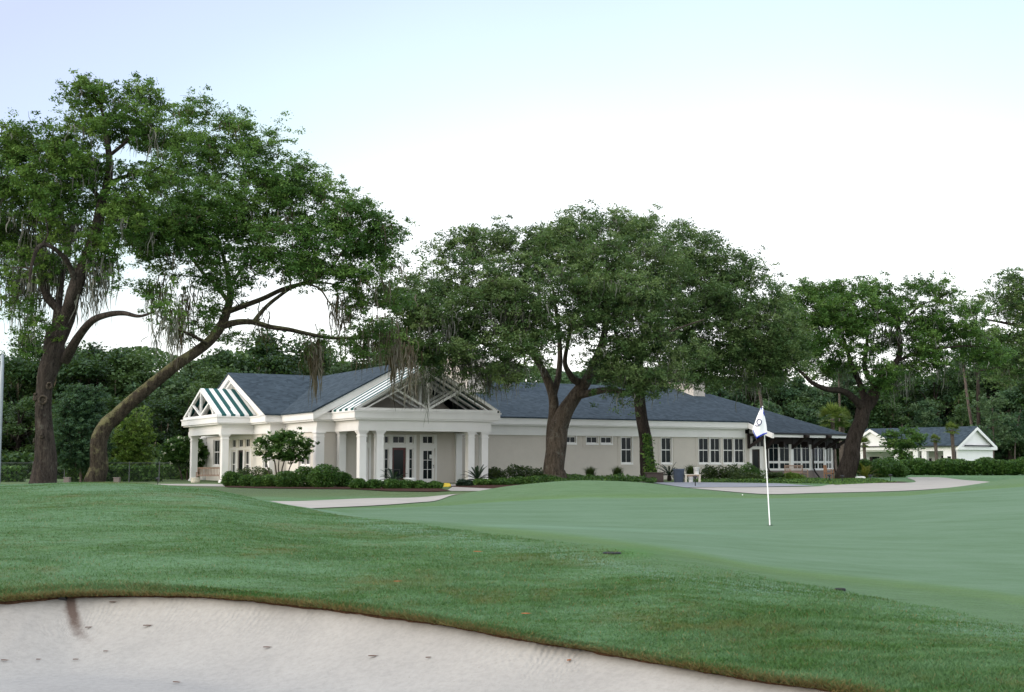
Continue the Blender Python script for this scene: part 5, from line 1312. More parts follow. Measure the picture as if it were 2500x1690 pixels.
D5 = 88.0
oak('oak_tree', 'rugged oak leaning right beside the rounded window bay with flat tiers of foliage', 'tree', on_ground(2072, D5, -.15),
    [[(2066, 1190, D5, 106), (2068, 1165, D5, 92), (2076, 1120, D5, 76), (2086, 1070, D5, 66), (2098, 1030, D5, 62), (2112, 1000, D5, 62), (2128, 970, D5, 54), (2146, 935, D5, 40), (2170, 905, D5 - .2, 30), (2195, 875, D5 - .4, 24), (2198, 840, D5 - .4, 24), (2192, 800, D5 - .4, 20), (2188, 770, D5, 15), (2175, 735, D5, 9), (2170, 700, D5, 5)],
     [(2108, 1000, D5, 40), (2085, 972, D5 - .6, 30), (2055, 955, D5 - 1.2, 26), (2020, 950, D5 - 2, 23), (1985, 935, D5 - 2.6, 18), (1955, 908, D5 - 3, 14), (1930, 890, D5 - 3.4, 9), (1900, 860, D5 - 3.4, 5)],
     [(2115, 985, D5 + .2, 34), (2100, 940, D5 + .8, 26), (2080, 890, D5 + 1.2, 20), (2060, 830, D5 + 1.5, 14), (2040, 770, D5 + 1.5, 8)],
     [(2140, 945, D5, 28), (2110, 900, D5 + .6, 22), (2115, 850, D5 + 1, 16), (2120, 790, D5 + 1, 10)],
     [(2196, 880, D5 - .4, 16), (2240, 860, D5 - .8, 13), (2300, 850, D5 - 1, 10), (2360, 845, D5 - 1, 6), (2420, 850, D5 - 1, 4)],
     [(2192, 790, D5 - .3, 13), (2220, 770, D5 - .4, 10), (2250, 745, D5, 7), (2290, 730, D5, 4)]],
    [(1945, 725, 50, 34, D5 + 1, 2, .8), (2000, 715, 60, 28, D5 + 1, 2, .9), (2075, 715, 70, 30, D5 + 1, 2.2, 1), (2130, 700, 40, 24, D5 + 1, 1.6, .8), (2195, 700, 40, 20, D5, 1.6, .7), (2255, 700, 50, 26, D5, 1.6, .9), (2290, 720, 40, 30, D5, 1.6, .8), (1990, 780, 90, 40, D5 + .5, 2.6, 1), (2090, 760, 95, 36, D5, 2.6, 1), (2160, 760, 60, 34, D5 - .5, 1.8, .8),
     (1960, 835, 70, 38, D5 - 1, 2.2, 1), (2020, 845, 65, 34, D5 - 2, 2, 1.1), (2060, 800, 60, 28, D5, 1.8, .8), (1950, 880, 45, 26, D5 - 2, 1.5, .6), (2040, 890, 50, 28, D5 + 1.5, 1.5, .6), (2120, 830, 70, 34, D5 + 1.5, 1.8, .8), (2160, 905, 50, 26, D5 - 1.5, 1.5, 1.1), (2130, 930, 45, 22, D5 - 1, 1.2, .8), (2170, 950, 30, 16, D5 - 1, .9, .6),
     (2240, 810, 60, 26, D5 - .5, 1.6, .9), (2300, 800, 70, 34, D5 - .5, 2, 1.1), (2340, 820, 50, 28, D5 - .5, 1.6, .9), (2270, 870, 60, 26, D5, 1.6, .8), (2340, 885, 70, 26, D5, 1.6, .8), (2230, 905, 50, 26, D5 + .5, 1.4, .7), (2420, 870, 60, 30, D5, 1.6, .7), (2260, 765, 40, 22, D5 + .5, 1.2, .5), (1925, 780, 40, 40, D5, 1.8, .8), (1915, 740, 30, 30, D5 + 1, 1.6, .7), (1920, 850, 36, 36, D5 - 1, 1.6, .9), (2340, 760, 50, 26, D5, 1.6, .8), (2390, 800, 40, 24, D5, 1.6, .8), (2030, 760, 70, 34, D5 - 1.5, 1.6, .9), (2110, 790, 60, 30, D5 - 1.5, 1.4, .8), (1990, 900, 50, 24, D5 + 1, 1.4, .7), (2080, 860, 60, 28, D5 - 1.5, 1.4, .8), (2200, 740, 50, 26, D5 + 1, 1.4, .7), (2250, 830, 50, 20, D5 - 1.2, 1.2, .8), (2380, 860, 60, 24, D5 - .5, 1.4, .8), (2300, 850, 60, 24, D5 + 1, 1.4, .8), (2230, 870, 50, 20, D5 - 1, 1.2, .8), (2100, 905, 40, 20, D5 - 1.5, 1, .7)],
    M['leaf_c'], M['bark_dark'], 505, 1.25, .14, .68, 290, 0.19, 1.0, .42,
    extra_moss=[(2190, 910, 40, D5 - .5, 2.0, 90), (2060, 900, 70, D5 + 1, 1.6, 110), (2150, 800, 50, D5 + 1, 1.8, 90), (2330, 890, 60, D5, 1.2, 70), (2190, 810, 40, D5 - .6, 1.2, 50), (2240, 850, 60, D5, 1.2, 60), (2130, 880, 50, D5 + 1, 1.4, 70)], wscale=0.55)

D6 = 110.0
oak('oak_tree', 'sparse crowned tree at the far right edge leaning over the hedge', 'tree', on_ground(2530, D6, -.2),
    [[(2545, 1170, D6, 46), (2540, 1080, D6, 38), (2530, 980, D6, 32), (2520, 900, D6, 28), (2510, 820, D6, 22), (2500, 760, D6, 14), (2490, 715, D6, 6)],
     [(2522, 910, D6, 20), (2480, 880, D6, 15), (2430, 900, D6, 10), (2390, 905, D6, 5)], [(2508, 800, D6, 14), (2460, 790, D6, 10), (2410, 780, D6, 5)]],
    [(2470, 720, 50, 24, D6, 2, .9), (2500, 750, 60, 34, D6, 2.2, 1), (2455, 770, 40, 22, D6, 1.8, .6), (2480, 830, 60, 34, D6, 2.2, .9), (2440, 880, 55, 26, D6, 2, .8), (2500, 900, 50, 34, D6, 2, .9), (2400, 915, 40, 18, D6, 1.6, .6), (2560, 780, 70, 60, D6, 2.4, .8), (2490, 690, 50, 30, D6, 2, .9), (2440, 740, 50, 26, D6, 2, .8), (2480, 800, 60, 40, D6 - 1, 2, .9), (2430, 830, 50, 30, D6, 2, .9), (2490, 870, 60, 40, D6 - 1, 2, .9), (2450, 935, 30, 16, D6, 1.4, .6)],
    M['leaf_b'], M['bark_dark'], 606, 1.1, .2, .75, 150, 0.17, 1.2, .42, wscale=0.70)
oak('oak_tree', 'thin half bare tree rising between the leaning oak and the right edge', 'tree', on_ground(2388, 150, -.2),
    [[(2392, 1165, 150, 24), (2390, 1050, 150, 22), (2388, 950, 150, 19), (2386, 860, 150, 15), (2384, 800, 150, 11), (2382, 750, 150, 6)], [(2386, 860, 150, 9), (2410, 830, 150, 7), (2440, 815, 150, 4)]],
    [(2375, 735, 34, 12, 150, 1.4, .7), (2365, 765, 30, 14, 150, 1.4, .7), (2400, 790, 30, 16, 150, 1.4, .6), (2360, 800, 24, 14, 150, 1.2, .4), (2430, 820, 36, 20, 150, 1.6, .7), (2375, 850, 36, 22, 150, 1.4, .5)],
    M['leaf_b'], M['bark_dark'], 707, 1.1, .2, .7, 140, 0.19, 1.0, .4, wscale=0.42)

# ------------------------------------------------------------------ smaller trees, shrubs and background wood
def Y_of(py, z=-.13): return float(on_z(1250, py, z)[1])
def crown_tree(name, label, base, trunk_pts, blobs, leaf, bark, seed, leaf_size=.12, clump_r=.4, per=90, density=1.0, gap=.25, group=None, flowers=None, cat='tree'):
    r = oak(name, label, cat, base, trunk_pts, blobs, leaf, bark, seed, density * 1.5, leaf_size, clump_r, per * 1.5, 0, 1, gap, group, tw=.6, seg=8, lump=.05, wscale=.6)
    if flowers:
        rg = np.random.default_rng(seed); P = []
        for (px, py, rx, ry, D, dr, w) in blobs:
            u = rg.normal(size=(flowers, 3)); u /= np.linalg.norm(u, axis=1)[:, None]; u[:, 1] = -np.abs(u[:, 1])
            P.append(at(px, py, D) + u * np.array([rx * D / FPX + .3, dr + .4, ry * D / FPX + .26]))
        P = np.concatenate(P); P = np.repeat(P, 14, 0) + rg.normal(size=(len(P) * 14, 3)) * .06
        Vl, Fl = leaf_quads(P, .075, rg, .2, .8)
        mesh_np('blossom', Vl - np.array(base), [Fl], M['flower'], r)
    return r
b = on_ground(665, 70.6)
crown_tree('crape_myrtle', 'small white flowering tree with thin bare stems before the cream wing wall', b,
    [[(676, 1178, 70.6, 7), (674, 1150, 70.6, 6), (668, 1120, 70.6, 5), (650, 1090, 70.6, 3)], [(690, 1178, 70.6, 8), (688, 1150, 70.5, 6), (694, 1125, 70.4, 5), (700, 1090, 70.4, 3)], [(700, 1178, 70.6, 7), (706, 1145, 70.4, 5), (722, 1115, 70.3, 4), (735, 1090, 70.3, 3)], [(664, 1178, 70.7, 5), (656, 1150, 70.8, 4), (648, 1120, 70.9, 3), (642, 1100, 70.9, 2)], [(684, 1178, 70.5, 6), (680, 1140, 70.2, 5), (684, 1105, 70, 3)], [(720, 1178, 70.5, 5), (730, 1140, 70.4, 4), (728, 1110, 70.4, 3)]],
    [(690, 1072, 30, 12, 70.5, .6, 1), (655, 1088, 24, 12, 70.6, .5, 1), (722, 1088, 22, 16, 70.4, .6, 1), (690, 1096, 42, 14, 70.4, .7, 1), (708, 1068, 22, 8, 70.5, .5, 1), (645, 1104, 14, 6, 70.6, .4, .8), (722, 1106, 20, 8, 70.4, .5, .9), (728, 1086, 16, 14, 70.4, .5, 1), (690, 1108, 36, 8, 70.2, .6, .9), (645, 1098, 12, 8, 70.6, .4, .9), (665, 1078, 26, 10, 70.6, .6, .9)], M['leaf_shrub'], M['twig'], 11, .12, .3, 170, 2.0, .05, flowers=6)
b = on_ground(455, 89)
crown_tree('crape_myrtle', 'white flowering small tree behind the left porch column', b,
    [[(446, 1180, 89, 7), (440, 1150, 89, 6), (430, 1125, 89, 4)], [(455, 1180, 89, 8), (458, 1145, 89, 6), (462, 1110, 89, 4)], [(452, 1180, 89, 6), (470, 1150, 89, 4), (480, 1115, 89, 3)]],
    [(430, 1105, 28, 24, 89, 1, 1), (460, 1092, 34, 20, 89, 1.1, 1), (485, 1105, 24, 28, 89, 1, 1), (450, 1120, 40, 16, 89, 1, 1), (440, 1088, 22, 12, 89, .7, .7)], M['leaf_shrub'], M['twig'], 12, .13, .34, 170, 2.0, .05, flowers=6)
b = on_ground(196, 80)
crown_tree('broadleaf_tree', 'dense grey green conical young tree between the two left oak trunks', b,
    [[(197, 1190, 80, 13), (197, 1160, 80, 11), (198, 1120, 80, 10), (198, 1060, 80, 7), (200, 990, 80, 4)]],
    [(200, 965, 34, 24, 80, .9, 1), (198, 1000, 52, 30, 80, 1.3, 1.1), (196, 1045, 62, 34, 80, 1.6, 1.2), (195, 1090, 62, 32, 80, 1.6, 1.2), (200, 1120, 50, 22, 80, 1.4, 1), (225, 960, 20, 14, 80, .6, .6)], M['leaf_bg2'], M['twig'], 13, .13, .36, 120, 1.7, .05)
b = on_ground(330, 86)
crown_tree('broadleaf_tree', 'light yellow green young tree below the leaning oak trunk', b,
    [[(329, 1190, 86, 9), (329, 1150, 86, 8), (330, 1100, 86, 6), (332, 1040, 86, 4), (334, 1005, 86, 2)]],
    [(332, 1020, 28, 24, 86, .9, .9), (330, 1060, 52, 26, 86, 1.3, 1), (325, 1100, 54, 28, 86, 1.4, 1), (368, 1052, 26, 12, 86, .7, .7), (330, 1130, 44, 16, 86, 1.1, .8), (290, 1090, 24, 22, 86, .8, .7)], M['leaf_lime'], M['twig'], 14, .13, .36, 80, 1.0, .3)
b = on_ground(2205, 124)
crown_tree('broadleaf_tree', 'small open tree in front of the white outbuilding gable', b,
    [[(2202, 1170, 124, 7), (2202, 1135, 124, 6), (2196, 1100, 124, 4), (2185, 1070, 124, 3)], [(2203, 1140, 124, 5), (2216, 1100, 124, 4), (2226, 1070, 124, 2)]],
    [(2172, 1062, 18, 10, 124, .8, .8), (2205, 1055, 30, 12, 124, 1, 1), (2235, 1068, 24, 12, 124, .9, .9), (2180, 1082, 24, 10, 124, .9, .8), (2210, 1085, 26, 12, 124, .9, .9), (2195, 1110, 18, 14, 124, .8, .8), (2246, 1090, 12, 8, 124, .5, .5), (2212, 1118, 12, 14, 124, .7, .7)], M['leaf_c'], M['twig'], 15, .17, .42, 70, 1.0, .2)

def shrub(name, label, x, y, rx, ry, h, n, mat, seed, size=.10, group=None, stems=True, rag=.12, cat='shrub', flat=.5, base=.0):
    """leafy shrub: leaves through an uneven dome, thicker towards its surface, on a few stems"""
    rg = np.random.default_rng(seed); g = gz(x, y) - .03
    root = empty(name, (x, y, g)); tag(root, label, cat, group)
    u = rg.normal(size=(n, 3)); u /= np.linalg.norm(u, axis=1)[:, None]
    rr = rg.uniform(0, 1, n) ** .3
    lump = 1 + rag * cosnoise(u[:, 0] * 3, u[:, 2] * 3 + u[:, 1] * 2, seed, 4, 1.3)
    P = u * (rr * lump)[:, None] * np.array([rx, ry, h * .55]); P[:, 2] += h * .5 + base
    P = P[P[:, 2] > .02]
    Vl, Fl = leaf_quads(P, size, rg, flat, .55)
    tint = rg.uniform(0, .6, len(P)) + .4 * rg.uniform(0, 1, 40)[((np.arctan2(P[:, 1], P[:, 0]) + 3.2) * 6).astype(int) % 40]
    mesh_np('foliage', Vl, [Fl], mat, root, attrs={'tint': ('FACE', tint)})
    tb = Tubes()
    for _ in range(5):
        a = rg.uniform(0, 6.28); e = np.array([math.cos(a) * rx * .5, math.sin(a) * ry * .5, h * .7 + base])
        tb.add(np.array([[0, 0, -.05], e * np.array([.3, .3, .45]), e]), [.018, .013, .006], 5)
    tb.build('stem', M['twig'], root)
    return root
def S(px, pyb, wpx, pyt, lab, mat='leaf_shrub', n=2600, dy=.8, group=None, size=.10, rag=.12, name='shrub', dep=None, cat='shrub'):
    Y = dep or Y_of(pyb); x = (px - 1250) / FPX * Y; h = (pyb - pyt) * Y / FPX; rx = wpx / 2 * Y / FPX
    return shrub(name, lab, x, Y, rx, min(rx, dy), h, n, M[mat], int(px * 7 + pyb), size, group, True, rag, cat)
gL = 'clipped shrubs in the bed before the wing wall'
S(570, 1187, 52, 1150, 'rounded clipped shrub nearest the right column of the side porch', group=gL)
S(608, 1188, 48, 1158, 'low rounded clipped shrub, second from the side porch column', group=gL)
S(634, 1189, 34, 1163, 'smallest rounded shrub in the bed before the crape myrtle', group=gL)
S(662, 1189, 48, 1158, 'yellowish green rounded shrub below the crape myrtle stems', 'leaf_c', group=gL, n=2200)
S(704, 1190, 66, 1150, 'wide dark shrub directly under the crape myrtle crown', group=gL, n=3200)
S(748, 1190, 66, 1140, 'tall dense shrub at the corner of the wing wall', group=gL, n=3600)
S(795, 1191, 84, 1135, 'largest dark shrub left of the main porch columns', group=gL, n=4600, dy=1.1)
S(838, 1190, 48, 1152, 'dark shrub touching the left porch column of the main entrance', group=gL)
S(600, 1181, 50, 1143, 'loose leafy shrub behind the clipped row near the side door', 'leaf_azalea', group=gL, rag=.3, n=1700)
S(646, 1181, 56, 1140, 'loose pale shrub behind the clipped row below the narrow window', 'leaf_azalea', group=gL, rag=.3, n=1900)
gM = 'low clipped shrubs in front of the main porch'
for px, w, t, lab in ((876, 42, 1168, 'low round clipped shrub in front of the left pair of porch columns'), (914, 46, 1170, 'low round shrub between the porch columns and the dark red door'), (957, 46, 1170, 'low round shrub in front of the sago palm at the red door'),
                      (990, 44, 1172, 'low bright shrub below the right side of the red door'), (1025, 42, 1173, 'low round shrub in front of the white glazed door'), (1062, 44, 1176, 'low shrub at the right end of the porch row beside the walkway')):
    S(px, 1194.5, w, t, lab, n=2200, group=gM)
gR = 'loose shrubs along the long wall'
for px, pb, w, t, lab, mat, rag in ((1135, 1189, 40, 1172, 'small dark shrub left of the sago palm by the right columns', 'leaf_palm', .2), (1180, 1187, 56, 1170, 'low bright green shrub in front of the right porch columns', 'leaf_c', .15), (1225, 1187, 60, 1170, 'low dark shrub right of the sago palm', 'leaf_shrub', .2), (1272, 1186, 60, 1166, 'low spreading shrub left of the broad oak trunk', 'leaf_shrub', .2),
                             (1205, 1181, 46, 1142, 'tall ragged shrub against the right porch column', 'leaf_azalea', .4), (1268, 1180, 84, 1138, 'tall loose shrub with upright sprays before the blank wall', 'leaf_azalea', .45), (1320, 1181, 60, 1152, 'loose brownish green shrub touching the broad oak trunk', 'leaf_azalea', .4),
                             (1395, 1179, 60, 1160, 'low light green shrub right of the broad oak trunk', 'leaf_c', .3), (1465, 1177, 60, 1166, 'low creeping shrub below the paired small windows', 'leaf_shrub', .3),
                             (1735, 1178, 56, 1141, 'ragged shrub with spreading sprays below the four tall windows', 'leaf_azalea', .45), (1785, 1178, 60, 1143, 'loose dark shrub in the middle of the right hand bed', 'leaf_azalea', .4), (1832, 1177, 60, 1140, 'dark shrub before the brown corner door', 'leaf_shrub', .4), (1815, 1180, 70, 1156, 'brownish low shrub in front of the right hand bed', 'leaf_azalea', .3),
                             (1893, 1177, 40, 1156, 'small reddish green shrub beside the first downpipe', 'leaf_azalea', .35), (1936, 1179, 44, 1159, 'yellow green low shrub in front of the teak bench', 'leaf_lime', .3)):
    S(px, pb, w, t, lab, mat, 2300, 1.0, gR, .12, rag)
S(2150, 1170, 70, 1130, 'dark rounded bush right of the leaning oak trunk', 'leaf_shrub', 3800, 1.2, 'bushes right of the leaning oak', .13)
S(2190, 1170, 50, 1134, 'dark bush at the tip of the bed beside the path', 'leaf_shrub', 2800, 1.2, 'bushes right of the leaning oak', .13)
S(2105, 1168, 44, 1122, 'glossy bush half hidden behind the leaning oak trunk', 'leaf_c', 2800, 1.2, 'bushes right of the leaning oak', .14, dep=96)
S(2160, 1164, 80, 1118, 'tall dark bush behind the bed by the outbuilding colonnade', 'leaf_shrub', 3600, 1.5, 'bushes right of the leaning oak', .15, dep=104)
# hedge before the outbuilding: separate clipped bushes
protoH = shrub('hedge_bush', 'clipped hedge bush in the row before the white outbuilding', 0, 112, 1.15, .9, 1.42, 4200, M['leaf_shrub'], 77, .14, 'hedge row before the outbuilding', True, .15, 'hedge bush')
hx = np.arange(2205, 2600, 33)
for k, px in enumerate(hx):
    Y = 114 - (px - 2205) * .012; x = (px - 1250) / FPX * Y; sc_ = 1 + .12 * math.sin(k * 2.3)
    z = gz(x, Y) - .03
    if k == 0:
        o = protoH; o.location = (x, Y, z); o['label'] = 'clipped hedge bush at the left end of the row, beside the path'
    else:
        lab = ['clipped hedge bush in the row before the white outbuilding'][0]
        o = copy_thing(protoH, (x, Y, z), k * 1.7, (sc_ * 1.05, sc_ * 1.05, sc_), lab)
# fern-like yellow plant
def fan_plant(name, label, cat, x, y, n, length, rise, mat, seed, wid=.035, group=None, base_h=0.0, lf=.16, z=None, droop=.9):
    """rosette of arching fronds, each a rib with paired leaflets"""
    rg = np.random.default_rng(seed); g = gz(x, y) if z is None else z
    root = empty(name, (x, y, g)); tag(root, label, cat, group)
    Vv, Ff, c = [], [], 0
    rib = Tubes()
    for i in range(n):
        a = i * 2.4 + rg.uniform(-.2, .2); el = rg.uniform(*rise); l_ = length * rg.uniform(.8, 1.1); m = 9
        t = np.linspace(0, 1, m); r = l_ * t * math.cos(el); zt = base_h + l_ * (t * math.sin(el) - droop * .45 * t ** 2 * (1.2 - .5 * math.sin(el)))
        p = np.stack([np.cos(a) * r, np.sin(a) * r, zt], 1)
        rib.add(p, np.linspace(.014, .004, m), 4)
        side = np.array([-math.sin(a), math.cos(a), 0]); k = 22
        tt = np.linspace(.12, .99, k); q = np.stack([np.interp(tt, t, p[:, j]) for j in range(3)], 1); d = np.gradient(q, axis=0); d /= np.linalg.norm(d, axis=1)[:, None]
        for s in (-1, 1):
            ll = lf * np.sin(np.pi * np.clip(tt * .9 + .08, 0, 1)) ** .6; tip = q + side * s * ll[:, None] * .85 + d * ll[:, None] * .5 + np.array([0, 0, .25]) * ll[:, None]
            w_ = d * wid * .5
            v = np.stack([q - w_, q + w_, tip], 1); Vv.append(v.reshape(-1, 3)); Ff.append(np.arange(k * 3).reshape(k, 3) + c); c += k * 3
    nf = sum(len(f) for f in Ff)
    mesh_np('frond', np.concatenate(Vv), [np.concatenate(Ff)], mat, root, attrs={'tint': ('FACE', np.repeat(rg.uniform(0, 1, nf // 22 + 1), 22)[:nf])})
    rib.build('rib', mat, root)
    if base_h > 0:
        k = MB(); k.lathe([(.10, -.05), (.15, .1), (.12, base_h)], seg=8); k.build('trunk', M['bark_dark'], root)
    return root
def xy(px, Y): return (px - 1250) / FPX * Y, Y
fan_plant('fern', 'yellow green arching fern at the foot of the leaning oak', 'fern', *xy(2108, 87.6), 26, 1.5, (.5, 1.35), M['leaf_yellow'], 5, .05, lf=.2)
gs = 'sago palms around the clubhouse'
fan_plant('sago_palm', 'spiky sago palm in front of the dark red entrance door', 'sago palm', *xy(962, 67.2), 24, 1.15, (.15, 1.2), M['leaf_palm'], 6, .05, gs, .2, .13)
fan_plant('sago_palm', 'spiky sago palm at the foot of the right porch columns', 'sago palm', *xy(1166, 69.8), 24, 1.25, (.15, 1.25), M['leaf_palm'], 7, .05, gs, .25, .13)
fan_plant('sago_palm', 'spiky sago palm beside the blue grey bin', 'sago palm', *xy(1632, 79.5), 24, 1.3, (.15, 1.25), M['leaf_palm'], 8, .05, gs, .35, .13)
def grass_clump(label, px, Y, h, seed):
    x, y = xy(px, Y); rg = np.random.default_rng(seed); n = 420; g = gz(x, y)
    a = rg.uniform(0, 6.28, n); l_ = h * rg.uniform(.6, 1.1, n); sp = rg.uniform(.05, .75, n)
    b_ = np.stack([rg.normal(size=n) * .08, rg.normal(size=n) * .08, np.zeros(n)], 1); d = np.stack([np.cos(a), np.sin(a), np.zeros(n)], 1); s_ = np.stack([-np.sin(a), np.cos(a), np.zeros(n)], 1) * .012
    m_ = b_ + d * (l_ * sp * .4)[:, None] + np.array([0, 0, 1]) * (l_ * .7)[:, None]; t_ = b_ + d * (l_ * sp)[:, None] + np.array([0, 0, 1]) * (l_ * (1 - sp * .3))[:, None]
    V_ = np.stack([b_ - s_, b_ + s_, m_ + s_, m_ - s_, t_], 1); i = np.arange(n)[:, None] * 5
    o = mesh_np('ornamental_grass', V_.reshape(-1, 3), [i + np.array([[0, 1, 2, 3]]), i + np.array([[3, 2, 4]])], M['leaf_azalea'], attrs={'tint': ('FACE', rg.uniform(0, 1, 2 * n))}, loc=(x, y, g))
    tag(o, label, 'grass clump', 'grass clumps along the long wall')
grass_clump('wispy grass clump below the small windows', 1440, 78, 1.0, 1)
grass_clump('wispy grass clump left of the ivy covered trunk', 1507, 79, 1.0, 2)
grass_clump('wispy grass clump behind the white bucket', 1684, 83, 1.1, 3)

# cabbage palms
def cabbage_palm(label, px, Y, py_crown, r, seed, lean=0, py_base=None):
    x = (px - 1250) / FPX * Y; g = gz(x, Y) - .1; rg = np.random.default_rng(seed)
    top = at(px + lean, py_crown, Y); root = empty('cabbage_palm', (x, Y, g)); tag(root, label, 'palm', 'cabbage palms behind the clubhouse')
    t = top - np.array([x, Y, g]); tb = Tubes(); tb.lumpy(np.array([[0, 0, 0], t * .35, t * .7, t]), [.22, .19, .17, .2], 9, rg, .1); tb.build('trunk', M['bark_pine'], root)
    Vv, Ff, c = [], [], 0
    for i in range(34):
        a = i * 2.4; el = rg.uniform(-.55, 1.4); d = np.array([math.cos(a) * math.cos(el), math.sin(a) * math.cos(el), math.sin(el)])
        s = np.cross(d, [0, 0, 1.]); s /= np.linalg.norm(s); l_ = r * rg.uniform(.75, 1.1); hub = t + d * l_ * .42; up = np.cross(s, d)
        Vv.append(np.array([t - s * .012, t + s * .012, hub])); Ff.append(np.arange(3)[None] + c); c += 3
        for q in np.linspace(-1.25, 1.25, 13):
            dd = d * math.cos(q) + s * math.sin(q); tip = hub + dd * l_ * .62 - np.array([0, 0, .22 * l_ * abs(q) ** .5]) + up * .08 * l_; w_ = np.cross(dd, up) * .05 * l_
            Vv.append(np.array([hub, lerp(hub, tip, .5) + w_, tip])); Vv.append(np.array([hub, lerp(hub, tip, .5) - w_, tip])); Ff.append(np.array([[0, 1, 2], [3, 4, 5]]) + c); c += 6
    F_ = np.concatenate(Ff); mesh_np('crown', np.concatenate(Vv), [F_], M['leaf_cabbage'], root, attrs={'tint': ('FACE', rg.uniform(0, 1, len(F_)))})
cabbage_palm('cabbage palm with a full yellow green crown above the rounded roof end', 2036, 122, 1022, 1.75, 1, -4)
cabbage_palm('slim cabbage palm right beside the fuller one behind the roof end', 2054, 124, 1024, 1.3, 2, 3)
cabbage_palm('tall cabbage palm standing before the outbuilding roof', 2326, 131, 1050, 1.0, 3, -2)
cabbage_palm('short cabbage palm left of the taller one at the outbuilding', 2285, 131, 1074, .72, 4, -2)
cabbage_palm('cabbage palm before the left end of the outbuilding colonnade', 2109, 128, 1082, .8, 5, 0)

# --- background wood
def bg_proto(name, label, leaf, bark, seed, H, R, nleaf, size, shape, moss=0):
    rg = np.random.default_rng(seed); root = empty(name, (0, 400, 0)); tag(root, label, 'tree', None)
    ncl = 60; u = rg.normal(size=(ncl, 3)); u /= np.linalg.norm(u, axis=1)[:, None]; u *= (rg.uniform(.15, 1.15, ncl) ** .5)[:, None]; csz = rg.uniform(.45, 1.15, ncl)[:, None, None]
    C = u * np.array([R, R, H * .46]); C[:, 2] += H * .54
    if shape == 'tall': C[:, :2] *= (1.25 - .75 * np.clip(C[:, 2:] / H, 0, 1))
    if shape == 'dome': C[:, :2] *= (.75 + .4 * np.sin(np.pi * np.clip(C[:, 2:] / H, 0, 1)))
    pl = nleaf // ncl
    P = (C[:, None] + rg.normal(size=(ncl, pl, 3)) * np.array([.34, .34, .22]) * R * .42 * csz).reshape(-1, 3); P[:, 2] = np.clip(P[:, 2], .15, None)
    tint = (np.repeat(rg.uniform(0, .6, ncl), pl) + rg.uniform(0, .45, ncl * pl))
    Vl, Fl = leaf_quads(P, size, rg, .6, .6); mesh_np('crown', Vl, [Fl], leaf, root, attrs={'tint': ('FACE', tint)})
    tb = Tubes(); tb.lumpy(np.array([[0, 0, -.3], [.1, .1, H * .3], [0, .1, H * .6], [.1, 0, H * .9]]), [.03 * H, .024 * H, .016 * H, .004 * H], 8, rg, .1)
    for c in C[::3]: tb.add(np.array([[0, .1, min(c[2] * .7, H * .7)], c * np.array([.5, .5, .9]), c]), [.09, .06, .02], 5)
    tb.build('trunk', bark, root)
    if moss:
        low = C[C[:, 2] < H * .8]; P = np.repeat(low, moss, 0) + rg.normal(size=(len(low) * moss, 3)) * np.array([.3, .3, .08]) * R * .4
        Vm, Fm = moss_strands(P, 1.6, rg, .10); mesh_np('spanish_moss', Vm, [Fm], M['moss_brown'], root, attrs={'tint': ('FACE', rg.uniform(0, 1, len(Fm)))})
    return root
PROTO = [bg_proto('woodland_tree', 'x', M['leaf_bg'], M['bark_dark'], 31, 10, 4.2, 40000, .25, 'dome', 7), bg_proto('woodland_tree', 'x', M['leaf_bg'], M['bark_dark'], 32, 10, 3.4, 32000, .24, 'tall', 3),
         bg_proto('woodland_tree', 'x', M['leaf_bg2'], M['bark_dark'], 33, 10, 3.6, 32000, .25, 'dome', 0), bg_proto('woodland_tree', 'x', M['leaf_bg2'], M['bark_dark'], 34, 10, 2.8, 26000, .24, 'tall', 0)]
used_p = [False] * 4
def top_line(px):
    return float(np.interp(px, [-300, 10, 40, 75, 130, 200, 270, 330, 420, 480, 560, 640, 700, 760, 860, 950, 1100, 1300, 1500, 1700, 1850, 1950, 2080, 2200, 2300, 2400, 2500, 2700],
                           [960, 965, 880, 862, 848, 832, 818, 832, 842, 860, 822, 812, 830, 862, 846, 862, 860, 850, 862, 880, 900, 912, 905, 908, 915, 880, 820, 790]))
KIND = ['dark moss hung oak', 'dark narrow tree', 'paler bushy tree', 'pale slender tree']
rgb = np.random.default_rng(900)
def wood_row(px0, px1, step, Y0, kinds, frac, where):
    px = px0
    while px < px1:
        k = int(rgb.choice(kinds)); Y = Y0 + rgb.uniform(-4, 4); x = (px - 1250) / FPX * Y
        h = ((HZN - top_line(px)) * Y / FPX + EYE) * frac * rgb.uniform(.8, 1.14); s = h / 10.0
        lab = KIND[k] + ' in the wood ' + where
        rz = rgb.uniform(0, 6.28); loc = (x, Y, gz(x, Y) - .1)
        w = max(s, .85) * rgb.uniform(.9, 1.15)
        if not used_p[k]:
            o = PROTO[k]; used_p[k] = True; o.location = loc; o.rotation_euler = (0, 0, rz); o.scale = (w, w, s); o['label'] = lab
        else: o = copy_thing(PROTO[k], loc, rz, (w, w, s), lab)
        o['group'] = KIND[k] + 's ' + where
        px += step * rgb.uniform(.75, 1.25)
wood_row(-260, 1000, 78, 112, [0, 0, 1, 2, 3], 1.0, 'behind the side porch')
wood_row(-300, 1000, 110, 102, [0, 0, 1], .74, 'behind the side porch')
wood_row(1000, 1800, 120, 126, [0, 1, 2], .95, 'behind the main roof')
wood_row(1760, 2700, 78, 172, [2, 2, 3, 0], 1.0, 'beyond the outbuilding')
wood_row(1780, 2720, 84, 158, [2, 3, 3, 1], .74, 'beyond the outbuilding')
